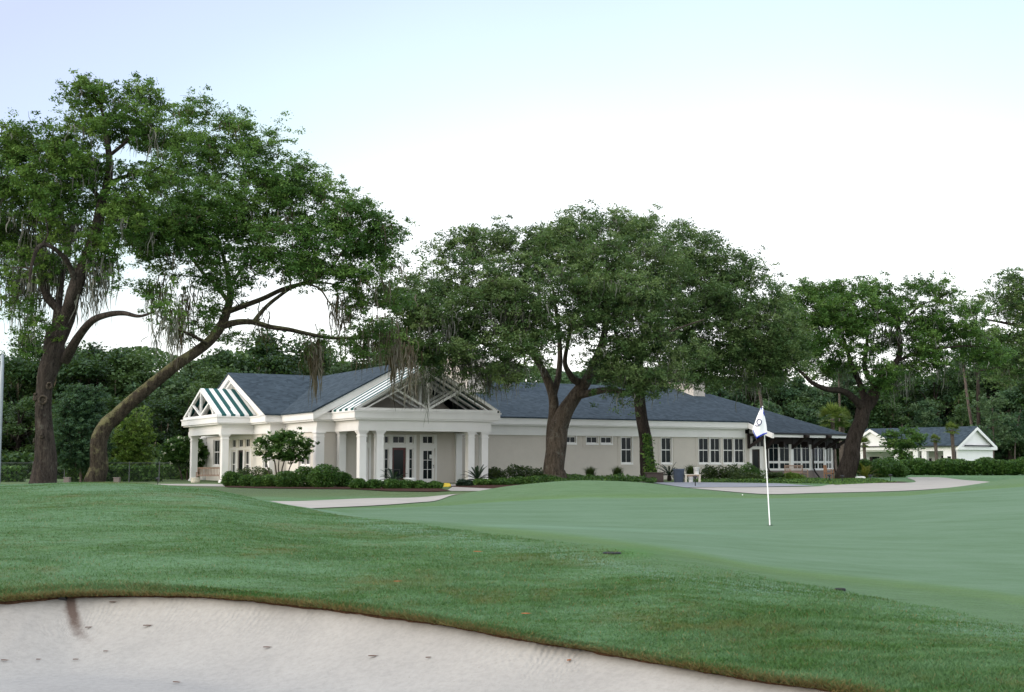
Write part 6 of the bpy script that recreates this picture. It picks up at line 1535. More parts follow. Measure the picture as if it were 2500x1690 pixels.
# the far wood behind them reads as one dark mass
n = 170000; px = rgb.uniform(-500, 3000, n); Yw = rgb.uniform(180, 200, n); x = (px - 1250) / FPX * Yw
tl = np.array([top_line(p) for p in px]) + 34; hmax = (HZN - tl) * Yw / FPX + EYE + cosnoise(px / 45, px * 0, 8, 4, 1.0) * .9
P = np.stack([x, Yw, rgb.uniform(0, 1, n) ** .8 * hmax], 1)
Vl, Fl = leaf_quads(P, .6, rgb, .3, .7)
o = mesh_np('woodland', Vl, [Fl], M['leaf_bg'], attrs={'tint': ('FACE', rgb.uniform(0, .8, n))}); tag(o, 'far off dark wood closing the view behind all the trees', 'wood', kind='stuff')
# undergrowth at the foot of the wood
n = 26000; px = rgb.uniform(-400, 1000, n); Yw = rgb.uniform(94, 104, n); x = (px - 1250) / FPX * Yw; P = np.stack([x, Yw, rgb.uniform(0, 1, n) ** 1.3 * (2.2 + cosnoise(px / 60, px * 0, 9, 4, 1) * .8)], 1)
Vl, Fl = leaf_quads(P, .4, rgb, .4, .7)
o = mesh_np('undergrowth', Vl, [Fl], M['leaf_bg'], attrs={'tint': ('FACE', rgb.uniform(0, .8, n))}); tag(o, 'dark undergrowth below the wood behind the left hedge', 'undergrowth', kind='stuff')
# slender trunks that stand out
def slim(label, pts, blobs, seed, leaf='leaf_bg2', bark='bark_pine', name='slender_tree'):
    Y = pts[0][2]; crown_tree(name, label, on_ground(pts[0][0], Y), [pts], blobs, M[leaf], M[bark], seed, .26, .8, 70, .9, .3)
slim('tall bare pine trunk leaning left beside the outbuilding gable', [(2376, 1165, 152, 13), (2373, 1050, 152, 12), (2364, 990, 152, 11), (2356, 935, 152, 10), (2350, 880, 152, 8), (2346, 830, 152, 5)], [(2346, 850, 40, 26, 152, 2, .8), (2352, 880, 36, 16, 152, 2, .6)], 61, name='pine_tree')
slim('pale slender trunk behind the right end of the main roof', [(1866, 1165, 130, 15), (1860, 1000, 130, 13), (1852, 950, 130, 12), (1846, 900, 130, 10), (1842, 850, 130, 6)], [(1845, 870, 40, 26, 130, 2, .8)], 62)
slim('pale straight trunk behind the cabbage palms', [(2053, 1165, 128, 10), (2050, 1000, 128, 9), (2048, 930, 128, 8), (2046, 880, 128, 5)], [(2046, 905, 36, 18, 128, 2, .8)], 63)
slim('thin pale young tree at the right before the dark wood', [(2478, 1165, 150, 6), (2478, 1090, 150, 5), (2484, 1040, 150, 4), (2492, 1000, 150, 3)], [(2490, 1030, 24, 20, 150, 1.6, .7), (2475, 1065, 26, 14, 150, 1.6, .7)], 64)
slim('light green layered tree right of the outbuilding gable', [(2425, 1165, 149, 7), (2426, 1080, 149, 6), (2424, 1020, 149, 5), (2420, 970, 149, 3)], [(2420, 985, 28, 18, 149, 2, .8), (2432, 1020, 40, 14, 149, 2.2, .9), (2420, 1050, 44, 12, 149, 2.2, .9), (2450, 1075, 30, 12, 149, 2, .7)], 65)

t1 = [o for o in bpy.data.objects if o.get('label', '').startswith('tall upright oak')][0]
def knot(px, py, r, Y, sq=1.0, name='knot'):
    c = at(px, py, Y) - np.array(t1.location); k = MB(); ring = [(c[0] + r * math.cos(a) * sq, c[1] + .03 * math.sin(3 * a), c[2] + r * math.sin(a)) for a in np.linspace(0, 6.283, 20)]
    k.tube(ring, [r * .3 * (1 + .25 * math.sin(2.3 * i)) for i in range(20)], 7); k.slab([(p[0] * .98 + c[0] * .02, c[1] + .05, p[2]) for p in ring[:-1]], (0, .1, 0)); k.build(name, M['bark_mid'], t1, True)
knot(105, 976, .15, 49.52); knot(120, 942, .12, 49.55, .8); knot(86, 970, .14, 49.8, .35); knot(101, 1066, .07, 49.5, .8)
# --- left boundary: vine hedge on a chain link fence
rg = np.random.default_rng(70)
def vine_hedge(label, px0, px1, Y, py_top, seed):
    x0, x1 = (px0 - 1250) / FPX * Y, (px1 - 1250) / FPX * Y; rg = np.random.default_rng(seed); n = int((x1 - x0) * 1500); g = gz((x0 + x1) / 2, Y) - .05
    h = (HZN - py_top) * Y / FPX + EYE - g
    P = np.stack([rg.uniform(0, x1 - x0, n), rg.normal(size=n) * .22, rg.uniform(0, 1, n) ** .8 * (h + cosnoise(np.linspace(0, 30, n), np.zeros(n), seed, 4, 1) * .05)], 1)
    Vl, Fl = leaf_quads(P, .15, rg, .1, .8); o = mesh_np('hedge', Vl, [Fl], M['leaf_hedge'], attrs={'tint': ('FACE', rg.uniform(0, .8, n))}, loc=(x0, Y, g)); tag(o, label, 'hedge', 'vine hedges along the left fence')
vine_hedge('vine hedge left of the upright oak trunk', -160, 66, 82, 1139, 1)
vine_hedge('vine hedge between the upright and the leaning oak trunks', 166, 238, 82, 1141, 2)
vine_hedge('vine hedge right of the leaning oak trunk up to the white flowering tree', 258, 400, 83, 1138, 3)
vine_hedge('vine hedge behind the side porch column', 400, 520, 92, 1136, 4)
fr_ = empty('chain_link_fence', on_ground(-160, 80, 0)); tag(fr_, 'low chain link fence with thin grey posts behind the left mound', 'fence')
fx0, fx1 = (-160 - 1250) / FPX * 80, (420 - 1250) / FPX * 80
for px in (-150, -70, 8, 86, 163, 240, 320, 393):
    x = (px - 1250) / FPX * 80 - fx0; k = MB(); k.lathe([(.03, -.2), (.03, 1.3), (.005, 1.34)], (x, 0, 0), 8); k.build('post', M['fence_metal'], fr_)
k = MB(); k.tube([(0, 0, 1.24), (fx1 - fx0, 0, 1.24)], .014, 6); k.build('rail', M['fence_metal'], fr_)
tb = Tubes()
for x in np.arange(-1.2, fx1 - fx0, .16):
    tb.add(np.array([[x, 0, .02], [x + 1.2, 0, 1.22]]), [.0028, .0028], 3); tb.add(np.array([[x + 1.2, .006, .02], [x, .006, 1.22]]), [.0028, .0028], 3)
tb.build('wire_mesh', M['fence_metal'], fr_)
for px, lab in ((170, 'small brick pier beside the fence post left of the leaning oak'), (291, 'small brick pier right of the leaning oak trunk')):
    x, Y = xy(px, 74); g = gz(x, Y); k = MB(); k.box((-.16, -.16, -.1), (.16, .16, .36)); k.box((-.18, -.18, .36), (.18, .18, .41)); o = k.build('brick_pier', M['brick'], bevel=.01); o.location = (x, Y, g); tag(o, lab, 'brick pier', 'brick piers by the left fence')
r = empty('utility_pole', on_ground(2, 47, 0)); tag(r, 'thin grey metal pole at the left edge', 'pole')
k = MB(); k.lathe([(.085, -.3), (.08, .5), (.075, 4.2), (.06, 5.2), (.02, 5.26)], seg=12); k.build('shaft', M['metal'], r, True)
k = MB(); k.tube([(0, 0, 4.4), (1.35, .4, 1.2), (1.75, .5, .0)], .004, 4); k.build('guy_wire', M['black'], r)

# ------------------------------------------------------------------ outbuilding beyond the hedge
ob_o = at(2338, 1130, 139); ob_o[2] = -.1
PHI = math.radians(-50)
ob = empty('outbuilding', ob_o, PHI); tag(ob, 'small white outbuilding with gables and an open colonnade beyond the hedge', 'outbuilding')
W_, LN = 7.4, 14.0                     # depth and length; local x to the right, y back, origin at the right front corner
HE, HR = 3.0, 5.15
mb = MB()
mb.box((-1.7, .0, -.2), (0, W_, HE)); mb.poly([(0, 0, HE), (0, W_, HE), (0, W_ / 2, HR - .1)])
mb.box((-LN, 2.4, -.2), (-1.7, W_, HE)); mb.box((-LN, .0, 2.5), (-1.7, 2.4, HE))
mb.box((-LN, -.5, 2.5), (-LN + 7, .0, HE)); mb.poly([(-LN, -.5, HE), (-LN + 7, -.5, HE), (-LN + 3.5, -.5, HR - .2)])
mb.build('wall', M['trim'], ob)
for x in (-LN + .3, -LN + 2.2, -LN + 6.7):
    k = MB(); k.box((x - .3, -.45, -.2), (x + .3, .1, 2.5)); k.box((x - .36, -.5, 2.3), (x + .36, .14, 2.42)); k.build('column', M['trim'], ob)
for x in (-6.4, -5.2, -4.1):
    k = MB(); k.box((x - .3, .03, -.2), (x + .3, .5, 2.5)); k.build('column', M['trim'], ob)
mb = MB()
def orf(*p): mb.slab(p, (0, 0, .1))
orf((-LN, -.35, HE), (.35, -.35, HE), (.35, W_ / 2, HR), (-LN, W_ / 2, HR)); orf((-LN, W_ + .35, HE), (-LN, W_ / 2, HR), (.35, W_ / 2, HR), (.35, W_ + .35, HE))
orf((-LN - .3, -.8, HE + .02), (-LN + 3.5, -.8, HR - .12), (-LN + 3.5, W_ / 2, HR - .12), (-LN - .3, W_ / 2, HE + .02)); orf((-LN + 7.3, -.8, HE + .02), (-LN + 7.3, W_ / 2, HE + .02), (-LN + 3.5, W_ / 2, HR - .12), (-LN + 3.5, -.8, HR - .12))
mb.build('roof', M['roof'], ob)
mb = MB()
for y0, y1 in ((-.38, W_ / 2), (W_ + .38, W_ / 2)): mb.slab([(.36, y0, HE - .03), (.36, y1, HR + .02), (.36, y1, HR - .33), (.36, y0, HE - .38)], (-.1, 0, 0))
mb.box((.02, -.3, HE - .38), (.34, W_ + .3, HE - .05))
for x0, x1 in ((-LN - .32, -LN + 3.5), (-LN + 7.32, -LN + 3.5)): mb.slab([(x0, -.82, HE - .02), (x1, -.82, HR - .1), (x1, -.82, HR - .42), (x0, -.82, HE - .34)], (0, .1, 0))
mb.box((-LN - .2, -.72, HE - .34), (-LN + 7.2, -.52, HE - .02))
mb.build('rake_board', M['trim'], ob)
k = MB(); k.box((.34, .9, HE - .02), (.5, W_ - .9, HE + .14)); k.box((-LN - .1, -.86, HE - .02), (-LN + 7.1, -.74, HE + .1)); k.box((-LN + 7, -.44, HE - .04), (.3, -.34, HE + .06)); k.build('gutter', M['black'], ob)
k = MB(); k.tube([(-.4, -.4, HE), (-.2, -.2, HE - .4), (-.18, -.06, HE - .7), (-.18, -.06, 0)], .06, 6); k.build('downpipe', M['black'], ob)
for x0, x1, z0, z1, y in ((-LN + 1.2, -LN + 2.6, 1.0, 1.9, 2.38), (-LN + 3.6, -LN + 5.0, .4, 1.9, 2.38), (-8.2, -7.2, -.1, 2.0, 2.38), (-6.2, -5.6, -.1, 2.0, 2.38), (-1.2, -.75, 1.0, 1.9, -.02), (-3.4, -2.6, -.1, 2.0, 2.38), (-5.4, -4.6, .8, 1.7, 2.38)):
    k = MB(); k.box((x0 - .06, y - .03, z0 - .06), (x1 + .06, y + .05, z0)); k.box((x0 - .06, y - .03, z1), (x1 + .06, y + .05, z1 + .06)); k.box((x0 - .06, y - .03, z0), (x0, y + .05, z1)); k.box((x1, y - .03, z0), (x1 + .06, y + .05, z1)); w = k.build('window', M['trim'], ob)
    k = MB(); k.poly([(x0, y - .012, z0), (x1, y - .012, z0), (x1, y - .012, z1), (x0, y - .012, z1)]); k.build('pane', M['glass'], w)

# ------------------------------------------------------------------ things standing around the clubhouse
def bench(label, x, y, rz, width, mat, group='teak garden seats'):
    r = empty('bench', (x, y, gz(x, y) - .0), rz); tag(r, label, 'bench', group); w = width / 2
    k = MB()
    for i in range(4): k.box((-w, -.24 + i * .125, .40), (w, -.24 + i * .125 + .1, .425))
    k.build('seat', mat, r, bevel=.006)
    k = MB(); k.beam((-w, .27, .92), (w, .27, .92), .04, .08); k.beam((-w, .25, .47), (w, .25, .47), .035, .06)
    n = int(width / .1)
    for i in range(n + 1):
        xx = lerp(-w + .04, w - .04, i / n); k.beam((xx, .25, .48), (xx, .27, .9), .035, .015)
    k.build('backrest', mat, r)
    for s in (-1, 1):
        k = MB(); k.beam((s * (w - .03), -.25, 0), (s * (w - .03), -.25, .63), .055, .055, (1, 0, 0)); k.build('leg', mat, r)
        k = MB(); k.beam((s * (w - .03), .24, 0), (s * (w - .03), .27, .93), .055, .055, (1, 0, 0)); k.build('leg', mat, r)
        k = MB(); k.beam((s * (w - .03), -.3, .645), (s * (w - .03), .27, .655), .06, .03); k.beam((s * (w - .03), -.25, .36), (s * (w - .03), .25, .36), .03, .05); k.build('armrest', mat, r)
    return r
p = club(-14.35, -10.6); 
bx, by = xy(513, 80.5); bench('weathered teak bench between the two side porch columns', bx, by, math.radians(4), 1.5, M['teak'])
bx, by = xy(1941, 88.0); bench('weathered teak bench below the first window bay', bx, by, math.radians(30), 1.65, M['teak'])
bx, by = xy(2020, 90.0); bench('warm brown teak armchair between the window bay and the leaning oak', bx, by, math.radians(62), .75, M['teak_warm'])
def put(o, px, Y, label, cat, group=None, dz=0):
    x, y = xy(px, Y); o.location = (x, y, gz(x, y) + dz); return tag(o, label, cat, group)
k = MB(); k.lathe([(.2, 0), (.26, .05), (.28, .2), (.25, .26), (.29, .3), (.29, .36), (.24, .36), (.22, .3)], seg=20); put(k.build('stone_pot', M['stone_pot'], smooth=True), 481, 78.5, 'cream stone pot at the foot of the left side porch column', 'pot', dz=-.02)
k = MB(); k.lathe([(.22, 0), (.27, .05), (.3, .3), (.34, .36), (.34, .42), (.28, .42)], seg=20); put(k.build('stone_pot', M['white_plastic'], smooth=True), 1001, 67.4, 'white bowl pot among the shrubs right of the entrance sago palm', 'pot')
r = empty('litter_bin'); k = MB(); k.lathe([(.25, 0), (.27, .02), (.33, .72), (.35, .74), (.35, .8), (.31, .8), (.29, .7)], seg=24); k.build('body', M['bin_blue'], r, True)
k = MB(); k.tube([(-.34, 0, .6), (-.39, 0, .55), (-.39, 0, .45), (-.34, 0, .42)], .015); k.build('handle', M['bin_blue'], r); put(r, 1655, 73.5, 'blue grey tapered bin beside the sago palm and low table', 'bin')
r = empty('planter_box'); k = MB(); k.box((-.5, -.35, -.1), (.5, .35, .52)); k.build('body', M['bin_brown'], r, bevel=.02); k = MB()
for a, b_ in (((-.56, -.41, .52), (.56, -.3, .58)), ((-.56, .3, .52), (.56, .41, .58)), ((-.56, -.3, .52), (-.45, .3, .58)), ((.45, -.3, .52), (.56, .3, .58))): k.box(a, b_)
k.build('rim', M['bin_brown'], r); k = MB(); k.box((-.45, -.3, .5), (.45, .3, .53)); k.build('soil', M['mulch'], r); put(r, 1596, 75.5, 'dark brown square planter at the foot of the ivy covered trunk', 'planter')
r = empty('table'); k = MB(); k.box((-.47, -.25, .44), (.47, .25, .48)); k.build('table_top', M['stone_pot'], r, bevel=.008)
for sx in (-1, 1):
    for sy in (-1, 1): k = MB(); k.box((sx * .4 - .04, sy * .2 - .04, -.02), (sx * .4 + .04, sy * .2 + .04, .44)); k.build('leg', M['stone_pot'], r)
k = MB(); k.box((-.36, -.22, .36), (.36, -.19, .438)); k.build('apron', M['teak'], r); put(r, 1688, 73.5, 'low pale table holding a white bucket beside the blue grey bin', 'table')
def bucket(label, px, Y, dz, s=1.0):
    r = empty('bucket'); r.scale = (s, s, s); k = MB(); k.lathe([(.13, 0), (.135, .01), (.165, .35), (.175, .355), (.175, .38), (.155, .38), (.135, .04)], seg=24); k.build('body', M['white_plastic'], r, True)
    k = MB(); k.tube([(-.17, 0, .33), (-.15, -.1, .24), (0, -.17, .2), (.15, -.1, .24), (.17, 0, .33)], .006, 5); k.build('handle', M['metal'], r); put(r, px, Y, label, 'bucket', 'white buckets', dz)
bucket('white bucket standing on the low table', 1698, 73.5, .48, 1.05)
bucket('white bucket on the ground under the low table', 1684, 73.4, 0, .9)
def path_light(label, px, Y, h=.42):
    r = empty('path_light'); k = MB(); k.lathe([(.025, -.1), (.025, h * .75), (.03, h * .76)], seg=10); k.build('post', M['black'], r); k = MB(); k.lathe([(.05, h * .72), (.05, h * .86), (.13, h * .9), (.10, h), (.02, h * 1.05)], seg=14); k.build('lamp_head', M['black'], r); put(r, px, Y, label, 'path light', 'black path lights')
path_light('black path light on the paving edge before the white bucket table', 1695, 62.5, .5)
path_light('black path light in the grass before the teak armchair', 2021, 71, .45); path_light('black path light in the grass left of the oak roots', 2052, 72, .4)
path_light('black path light in the bed edge below the yellow fern', 2120, 74, .4); path_light('black path light in the bed edge right of the fern', 2169, 76, .4)
path_light('black path light at the left end of the side porch walkway', 390, 72, .4)
k = MB(); k.box((-.22, -.12, 0), (.22, .12, .14)); k.box((-.16, -.08, .14), (.16, .08, .19)); put(k.build('kerb_marker', M['yellow'], bevel=.02), 1091, 64, 'yellow painted marker block at the entrance walkway corner', 'marker')
k = MB(); k.box((-.3, -.2, -.02), (.3, .2, .16)); k.box((-.25, -.15, .16), (.25, .15, .2)); put(k.build('utility_box', M['white_plastic'], bevel=.02), 2096, 86.2, 'small pale utility box at the foot of the leaning oak', 'utility box')
r = empty('handrail'); k = MB()
k.tube([(0, 0, -.1), (0, 0, .85), (.7, 0, .85), (.7, 0, .6)], .025, 8); k.tube([(.35, 0, -.1), (.35, 0, .85)], .02, 8); k.build('rail', M['black'], r); put(r, 946, 69.0, 'short black handrail before the dark red door', 'handrail')
# mulch beds and right hand ground cover
def bed(poly, label): sheet('mulch_bed', poly, M['mulch'], .03, label, 'mulch bed', .8)
bed([gp(545, 1181), gp(640, 1180), gp(760, 1182), gp(850, 1186), gp(900, 1189), gp(980, 1191), gp(1070, 1192), gp(1100, 1198.5), gp(1060, 1200.5), gp(950, 1199), gp(860, 1194), gp(760, 1193), gp(640, 1191.5), gp(550, 1188.2)], 'dark bark mulch bed under the clipped shrubs before the porches')
bed([gp(1095, 1189), gp(1130, 1184), gp(1200, 1180), gp(1330, 1178), gp(1500, 1176), gp(1620, 1176), gp(1620, 1181), gp(1400, 1186), gp(1300, 1193), gp(1200, 1194), gp(1125, 1190.5)], 'dark bark mulch bed along the long wall')
bed([gp(1720, 1177.2), gp(1850, 1176), gp(1960, 1176), gp(1960, 1178.6), gp(1850, 1179), gp(1720, 1177.9)], 'dark bark mulch strip below the four tall windows')
bed([gp(2110, 1177, 0), gp(2190, 1177, 0), gp(2226, 1178.5, 0), gp(2195, 1179.4, 0), gp(2140, 1180.5, 0)], 'dark bark mulch at the tip of the planted bed by the path')
rg = np.random.default_rng(88)
def cover(name, label, poly, n, h, size, mat):
    P = np.array(poly); x0, x1, y0, y1 = P[:, 0].min(), P[:, 0].max(), P[:, 1].min(), P[:, 1].max(); pts = []
    q = np.stack([rg.uniform(x0, x1, n * 3), rg.uniform(y0, y1, n * 3)], 1); ins = np.zeros(len(q), bool); j = len(P) - 1
    for i in range(len(P)):
        c = ((P[i, 1] > q[:, 1]) != (P[j, 1] > q[:, 1])) & (q[:, 0] < (P[j, 0] - P[i, 0]) * (q[:, 1] - P[i, 1]) / (P[j, 1] - P[i, 1] + 1e-9) + P[i, 0]); ins ^= c; j = i
    q = q[ins][:n]; z = ground(q[:, 0], q[:, 1]) + rg.uniform(0, 1, len(q)) * h * (1 + .6 * cosnoise(q[:, 0], q[:, 1], 5, 4, 1.5))
    Vl, Fl = leaf_quads(np.stack([q[:, 0], q[:, 1], z], 1), size, rg, .5, .5); o = mesh_np(name, Vl, [Fl], M[mat], attrs={'tint': ('FACE', rg.uniform(0, .9, len(q)))}); tag(o, label, 'ground cover', kind='stuff')
cover('ground_cover', 'low dark green ground cover between the right hand shrubs and the paving', [gp(1700, 1177), gp(1860, 1176), gp(2000, 1176), gp(2030, 1182), gp(2020, 1185), gp(1900, 1182.5), gp(1780, 1180.5), gp(1690, 1179)], 16000, .13, .12, 'leaf_c')
cover('ground_cover', 'short lawn and ground cover around the leaning oak roots', [gp(2010, 1178, 0), gp(2040, 1171, 0), (xy(2060, 86)), (xy(2130, 86)), gp(2170, 1177, 0), gp(2190, 1178.6, 0), gp(2120, 1181, 0), gp(2040, 1184, 0)], 15000, .06, .12, 'leaf_c')
cover('ground_cover', 'low leafy ground cover around the oak trunks along the long wall', [xy(1300, 76), xy(1600, 78), xy(1600, 72), xy(1400, 68), xy(1260, 68)], 14000, .3, .14, 'leaf_shrub')

# ------------------------------------------------------------------ flagstick on the green
FY = 23.0
hole = at(1880, 1281, FY); g = gz(hole[0], FY); hole[2] = g
fs = empty('flagstick', hole); tag(fs, 'leaning white golf flagstick with a limp white flag numbered 9', 'flagstick')
top = at(1862, 993, FY) - hole
k = MB(); k.tube([(0, 0, -.1), tuple(top * .5), tuple(top)], [.011, .010, .008], 10); k.tube([tuple(top * .998), tuple(top * 1.006)], [.014, .010], 8); k.build('pole', M['stick'], fs, True)
Ledge = smooth_path([at(p[0], p[1], FY - .035) - hole for p in ((1857, 996), (1849, 1016), (1843, 1034), (1837.5, 1050), (1841, 1060), (1847, 1070))], 6)
Redge = smooth_path([at(p[0], p[1], FY - .012) - hole for p in ((1863.5, 997), (1866, 1012), (1869, 1026), (1871.5, 1040), (1872.2, 1050), (1872.5, 1058.5))], 6)
def regrid(E_, n):
    d = np.concatenate([[0], np.cumsum(np.linalg.norm(np.diff(E_, axis=0), axis=1))]); t = np.linspace(0, d[-1], n); return np.stack([np.interp(t, d, E_[:, j]) for j in range(3)], 1)
nu, nv = 17, 33
A, B_ = regrid(Ledge, nv), regrid(Redge, nv); G = np.zeros((nv, nu, 3))
for j in range(nu):
    t = j / (nu - 1); G[:, j] = A * (1 - t) + B_ * t
    s = np.linspace(0, 1, nv); G[:, j, 1] += -.05 * np.sin(t * np.pi) * np.sin(s * 2.6) + .018 * np.sin(t * 7 + s * 3)
fi, fj = np.meshgrid(np.arange(nv - 1), np.arange(nu - 1), indexing='ij'); q = (fi * nu + fj).ravel()
fl = mesh_np('flag', G.reshape(-1, 3), [np.stack([q, q + 1, q + nu + 1, q + nu], 1)], M['cloth_white'], fs, True)
m = fl.modifiers.new('thickness', 'SOLIDIFY'); m.thickness = .004
def on_flag(px, py, lift=.006):
    lift += .012
    """a point just in front of the flag cloth as seen at photo pixel"""
    gx, gy = proj(G + hole); d2 = (gx - px) ** 2 + (gy - py) ** 2; i = np.unravel_index(np.argsort(d2.ravel())[:4], d2.shape); w = 1 / (d2[i] + .05); p = (G[i] * w[:, None]).sum(0) / w.sum()
    y = p[1] + hole[1]; return at(px, py, y - lift) - hole
# blue hem at the top and along the lower edge
def strip(name, pts_a, pts_b, mat):
    a = np.array([on_flag(*p, .006) for p in pts_a]); b = np.array([on_flag(*p, .006) for p in pts_b]); n = len(a); V_ = np.concatenate([a, b]); i = np.arange(n - 1)
    o = mesh_np(name, V_, [np.stack([i, i + 1, i + n + 1, i + n], 1)], mat, fl); mm = o.modifiers.new('thickness', 'SOLIDIFY'); mm.thickness = .003; return o
strip('hem', [(1857.5, 996), (1859.5, 1001), (1863, 1008), (1867, 1016)], [(1863.2, 996), (1864.3, 1002), (1866, 1010), (1868, 1018)], M['blue'])
strip('hem', [(1845.5, 1067.5), (1852, 1064), (1862, 1059.2), (1872.3, 1055.6)], [(1847, 1071), (1853.5, 1067.5), (1863, 1062.5), (1873, 1058.6)], M['blue'])
strip('hem', [(1837.4, 1050), (1840.2, 1058.5), (1843.5, 1064.5), (1846.5, 1070.5)], [(1838.8, 1050), (1841.6, 1058), (1844.8, 1063.6), (1848, 1069)], M['blue'])
num = MB(); pts9 = []
c9 = (1853.4, 1030.4); 
for t in np.linspace(0, 2 * math.pi, 22): pts9.append(tuple(on_flag(c9[0] + 5.8 * math.cos(t) * 1.0, c9[1] + 6.6 * math.sin(t), .009)))
num.tube(pts9, .0072, 6)
num.tube([tuple(on_flag(*p, .009)) for p in ((1859.2, 1030.5), (1858, 1034), (1855, 1037.3), (1851, 1039.7), (1847, 1040.4), (1844, 1039.3), (1843.2, 1037.6))], .0072, 6)
num.build('numeral', M['navy'], fl, True)
k = MB(); k.lathe([(.054, .004), (.054, .008), (.046, .008), (.046, .004)], seg=24); cup = k.build('hole_rim', M['black'], fs)

# ------------------------------------------------------------------ small things on the grass and sand
k = MB(); k.lathe([(.0, 0), (.012, .002), (.0185, .01), (.0213, .0213), (.0185, .0325), (.012, .0405), (.0, .0426)], seg=14); o = k.build('golf_ball', M['white_plastic'], smooth=True)
p = on_z(1813, 1212, .02); o.location = (p[0], p[1], gz(p[0], p[1])); tag(o, 'tiny white ball lying on the far fringe of the green', 'ball')
def hit(px, py, z0=0.0):
    z = z0
    for _ in range(30):
        p = on_z(px, py, z); z = lerp(z, gz(p[0], p[1]), .6)
    return p[0], p[1], gz(p[0], p[1])
def sand_z(x, y):
    d = (SV[..., 0] - x) ** 2 + (SV[..., 1] - y) ** 2; i = np.argsort(d.ravel())[:3]; w = 1 / (d.ravel()[i] + 1e-4); return float((SV[..., 2].ravel()[i] * w).sum() / w.sum())
def hit_sand(px, py):
    z = -.35
    for _ in range(25):
        p = on_z(px, py, z); z = lerp(z, sand_z(p[0], p[1]), .6)
    return p[0], p[1], sand_z(p[0], p[1])
M['dead_leaf'] = plain('dry_brown_leaf', (.10, .05, .03), .8, .3, 30); M['dead_leaf2'] = plain('dry_orange_leaf', (.36, .13, .045), .8, .2, 30)
def fallen_leaf(px, py, sand, label, rz, s=.045, mat='dead_leaf', group=None):
    s *= .62
    x, y, z = hit_sand(px, py) if sand else hit(px, py, .0)
    n = 7; k = MB(); tp, bt = [], []
    for i in range(n):
        t = i / (n - 1); w = s * .38 * math.sin(math.pi * min(1, t * .92 + .06)); xx = (t - .5) * s * 2; zz_ = .004
        tp.append((xx, w, zz_ + .006)); bt.append((xx, -w, zz_ + .004))
    mid = [(a[0], 0, a[2] - .004) for a in tp]
    for i in range(n - 1): k.poly([tp[i], mid[i], mid[i + 1], tp[i + 1]]); k.poly([mid[i], bt[i], bt[i + 1], mid[i + 1]])
    k.tube([(s, 0, .01), (s * 1.5, .005, .006)], .0012, 4)
    o = k.build('fallen_leaf', M[mat]); m_ = o.modifiers.new('thickness', 'SOLIDIFY'); m_.thickness = .0015
    o.location = (x, y, z + (.006 if sand else .02)); o.rotation_euler = (.03, .03, rz); tag(o, label, 'leaf', group)
gl = 'fallen leaves on the bunker sand'
for px, py, rz, s in ((272, 1558, .2, .04), (214, 1577, .7, .04), (10, 1616, -.1, .04), (184, 1614, .3, .03), (500, 1559, 0, .03), (93, 1614, .1, .025), (257, 1595, .2, .025)): fallen_leaf(px, py, True, 'small dry brown leaf on the left part of the bunker sand', rz, s, group=gl)
fallen_leaf(358, 1574, True, 'long brown leaf on the sand face right of the stain', .3, .05, 'dead_leaf', gl); fallen_leaf(651, 1592, True, 'dark oval leaf on the sand below the middle of the left lip', .1, .042, 'dead_leaf', gl); fallen_leaf(430, 1670, True, 'dark curled leaf near the bottom edge of the sand', -.2, .04, 'dead_leaf', gl)
fallen_leaf(909, 1610, True, 'reddish brown leaf on the flat sand, left of its neighbour', .2, .045, 'dead_leaf', gl); fallen_leaf(1045, 1611, True, 'small round reddish leaf on the middle of the sand', .6, .03, 'dead_leaf', gl); fallen_leaf(1389, 1623, True, 'upright orange brown leaf on the right part of the sand', 1.1, .045, 'dead_leaf2', gl)
gg = 'orange leaves on the rough'
fallen_leaf(1165, 1353, False, 'orange leaf high on the grass slope left of the dark hole', .1, .06, 'dead_leaf2', gg); fallen_leaf(1283, 1507, False, 'orange leaf low on the grass slope above the sand edge', .3, .05, 'dead_leaf2', gg); fallen_leaf(969, 1427, False, 'pale orange leaf in the middle of the grass slope', .5, .045, 'dead_leaf2', gg)
def sprinkler(px, py, r, label):
    x, y, z = hit(px, py, .15); k = MB(); k.lathe([(r * 1.08, -.02), (r * 1.08, .002), (r, .004), (r * .92, -.004), (r * .2, -.006)], seg=24); o = k.build('sprinkler_head', M['black'], smooth=False); o.location = (x, y, z + .012); tag(o, label, 'sprinkler head', 'sprinkler heads at the edge of the green')
sprinkler(1494, 1352, .085, 'round dark sprinkler hole in the bright collar of the green'); sprinkler(2051, 1441, .045, 'smaller dark sprinkler head on the right hand collar')
k = MB(); k.lathe([(.036, 0), (.042, 0), (.042, .22), (.036, .22)], seg=16); k.lathe([(.001, .02), (.035, .02)], seg=16)
j_ = int(np.argmin(np.abs(gpx - 172)))
o = k.build('drain_pipe', M['black']); o.location = (lipX[j_], lipY[j_] - .03, lipZ[j_] - .045); o.rotation_euler = (-math.pi / 2 + .1, 0, 0); tag(o, 'dark drain opening in the turf lip above the stained sand', 'drain pipe')

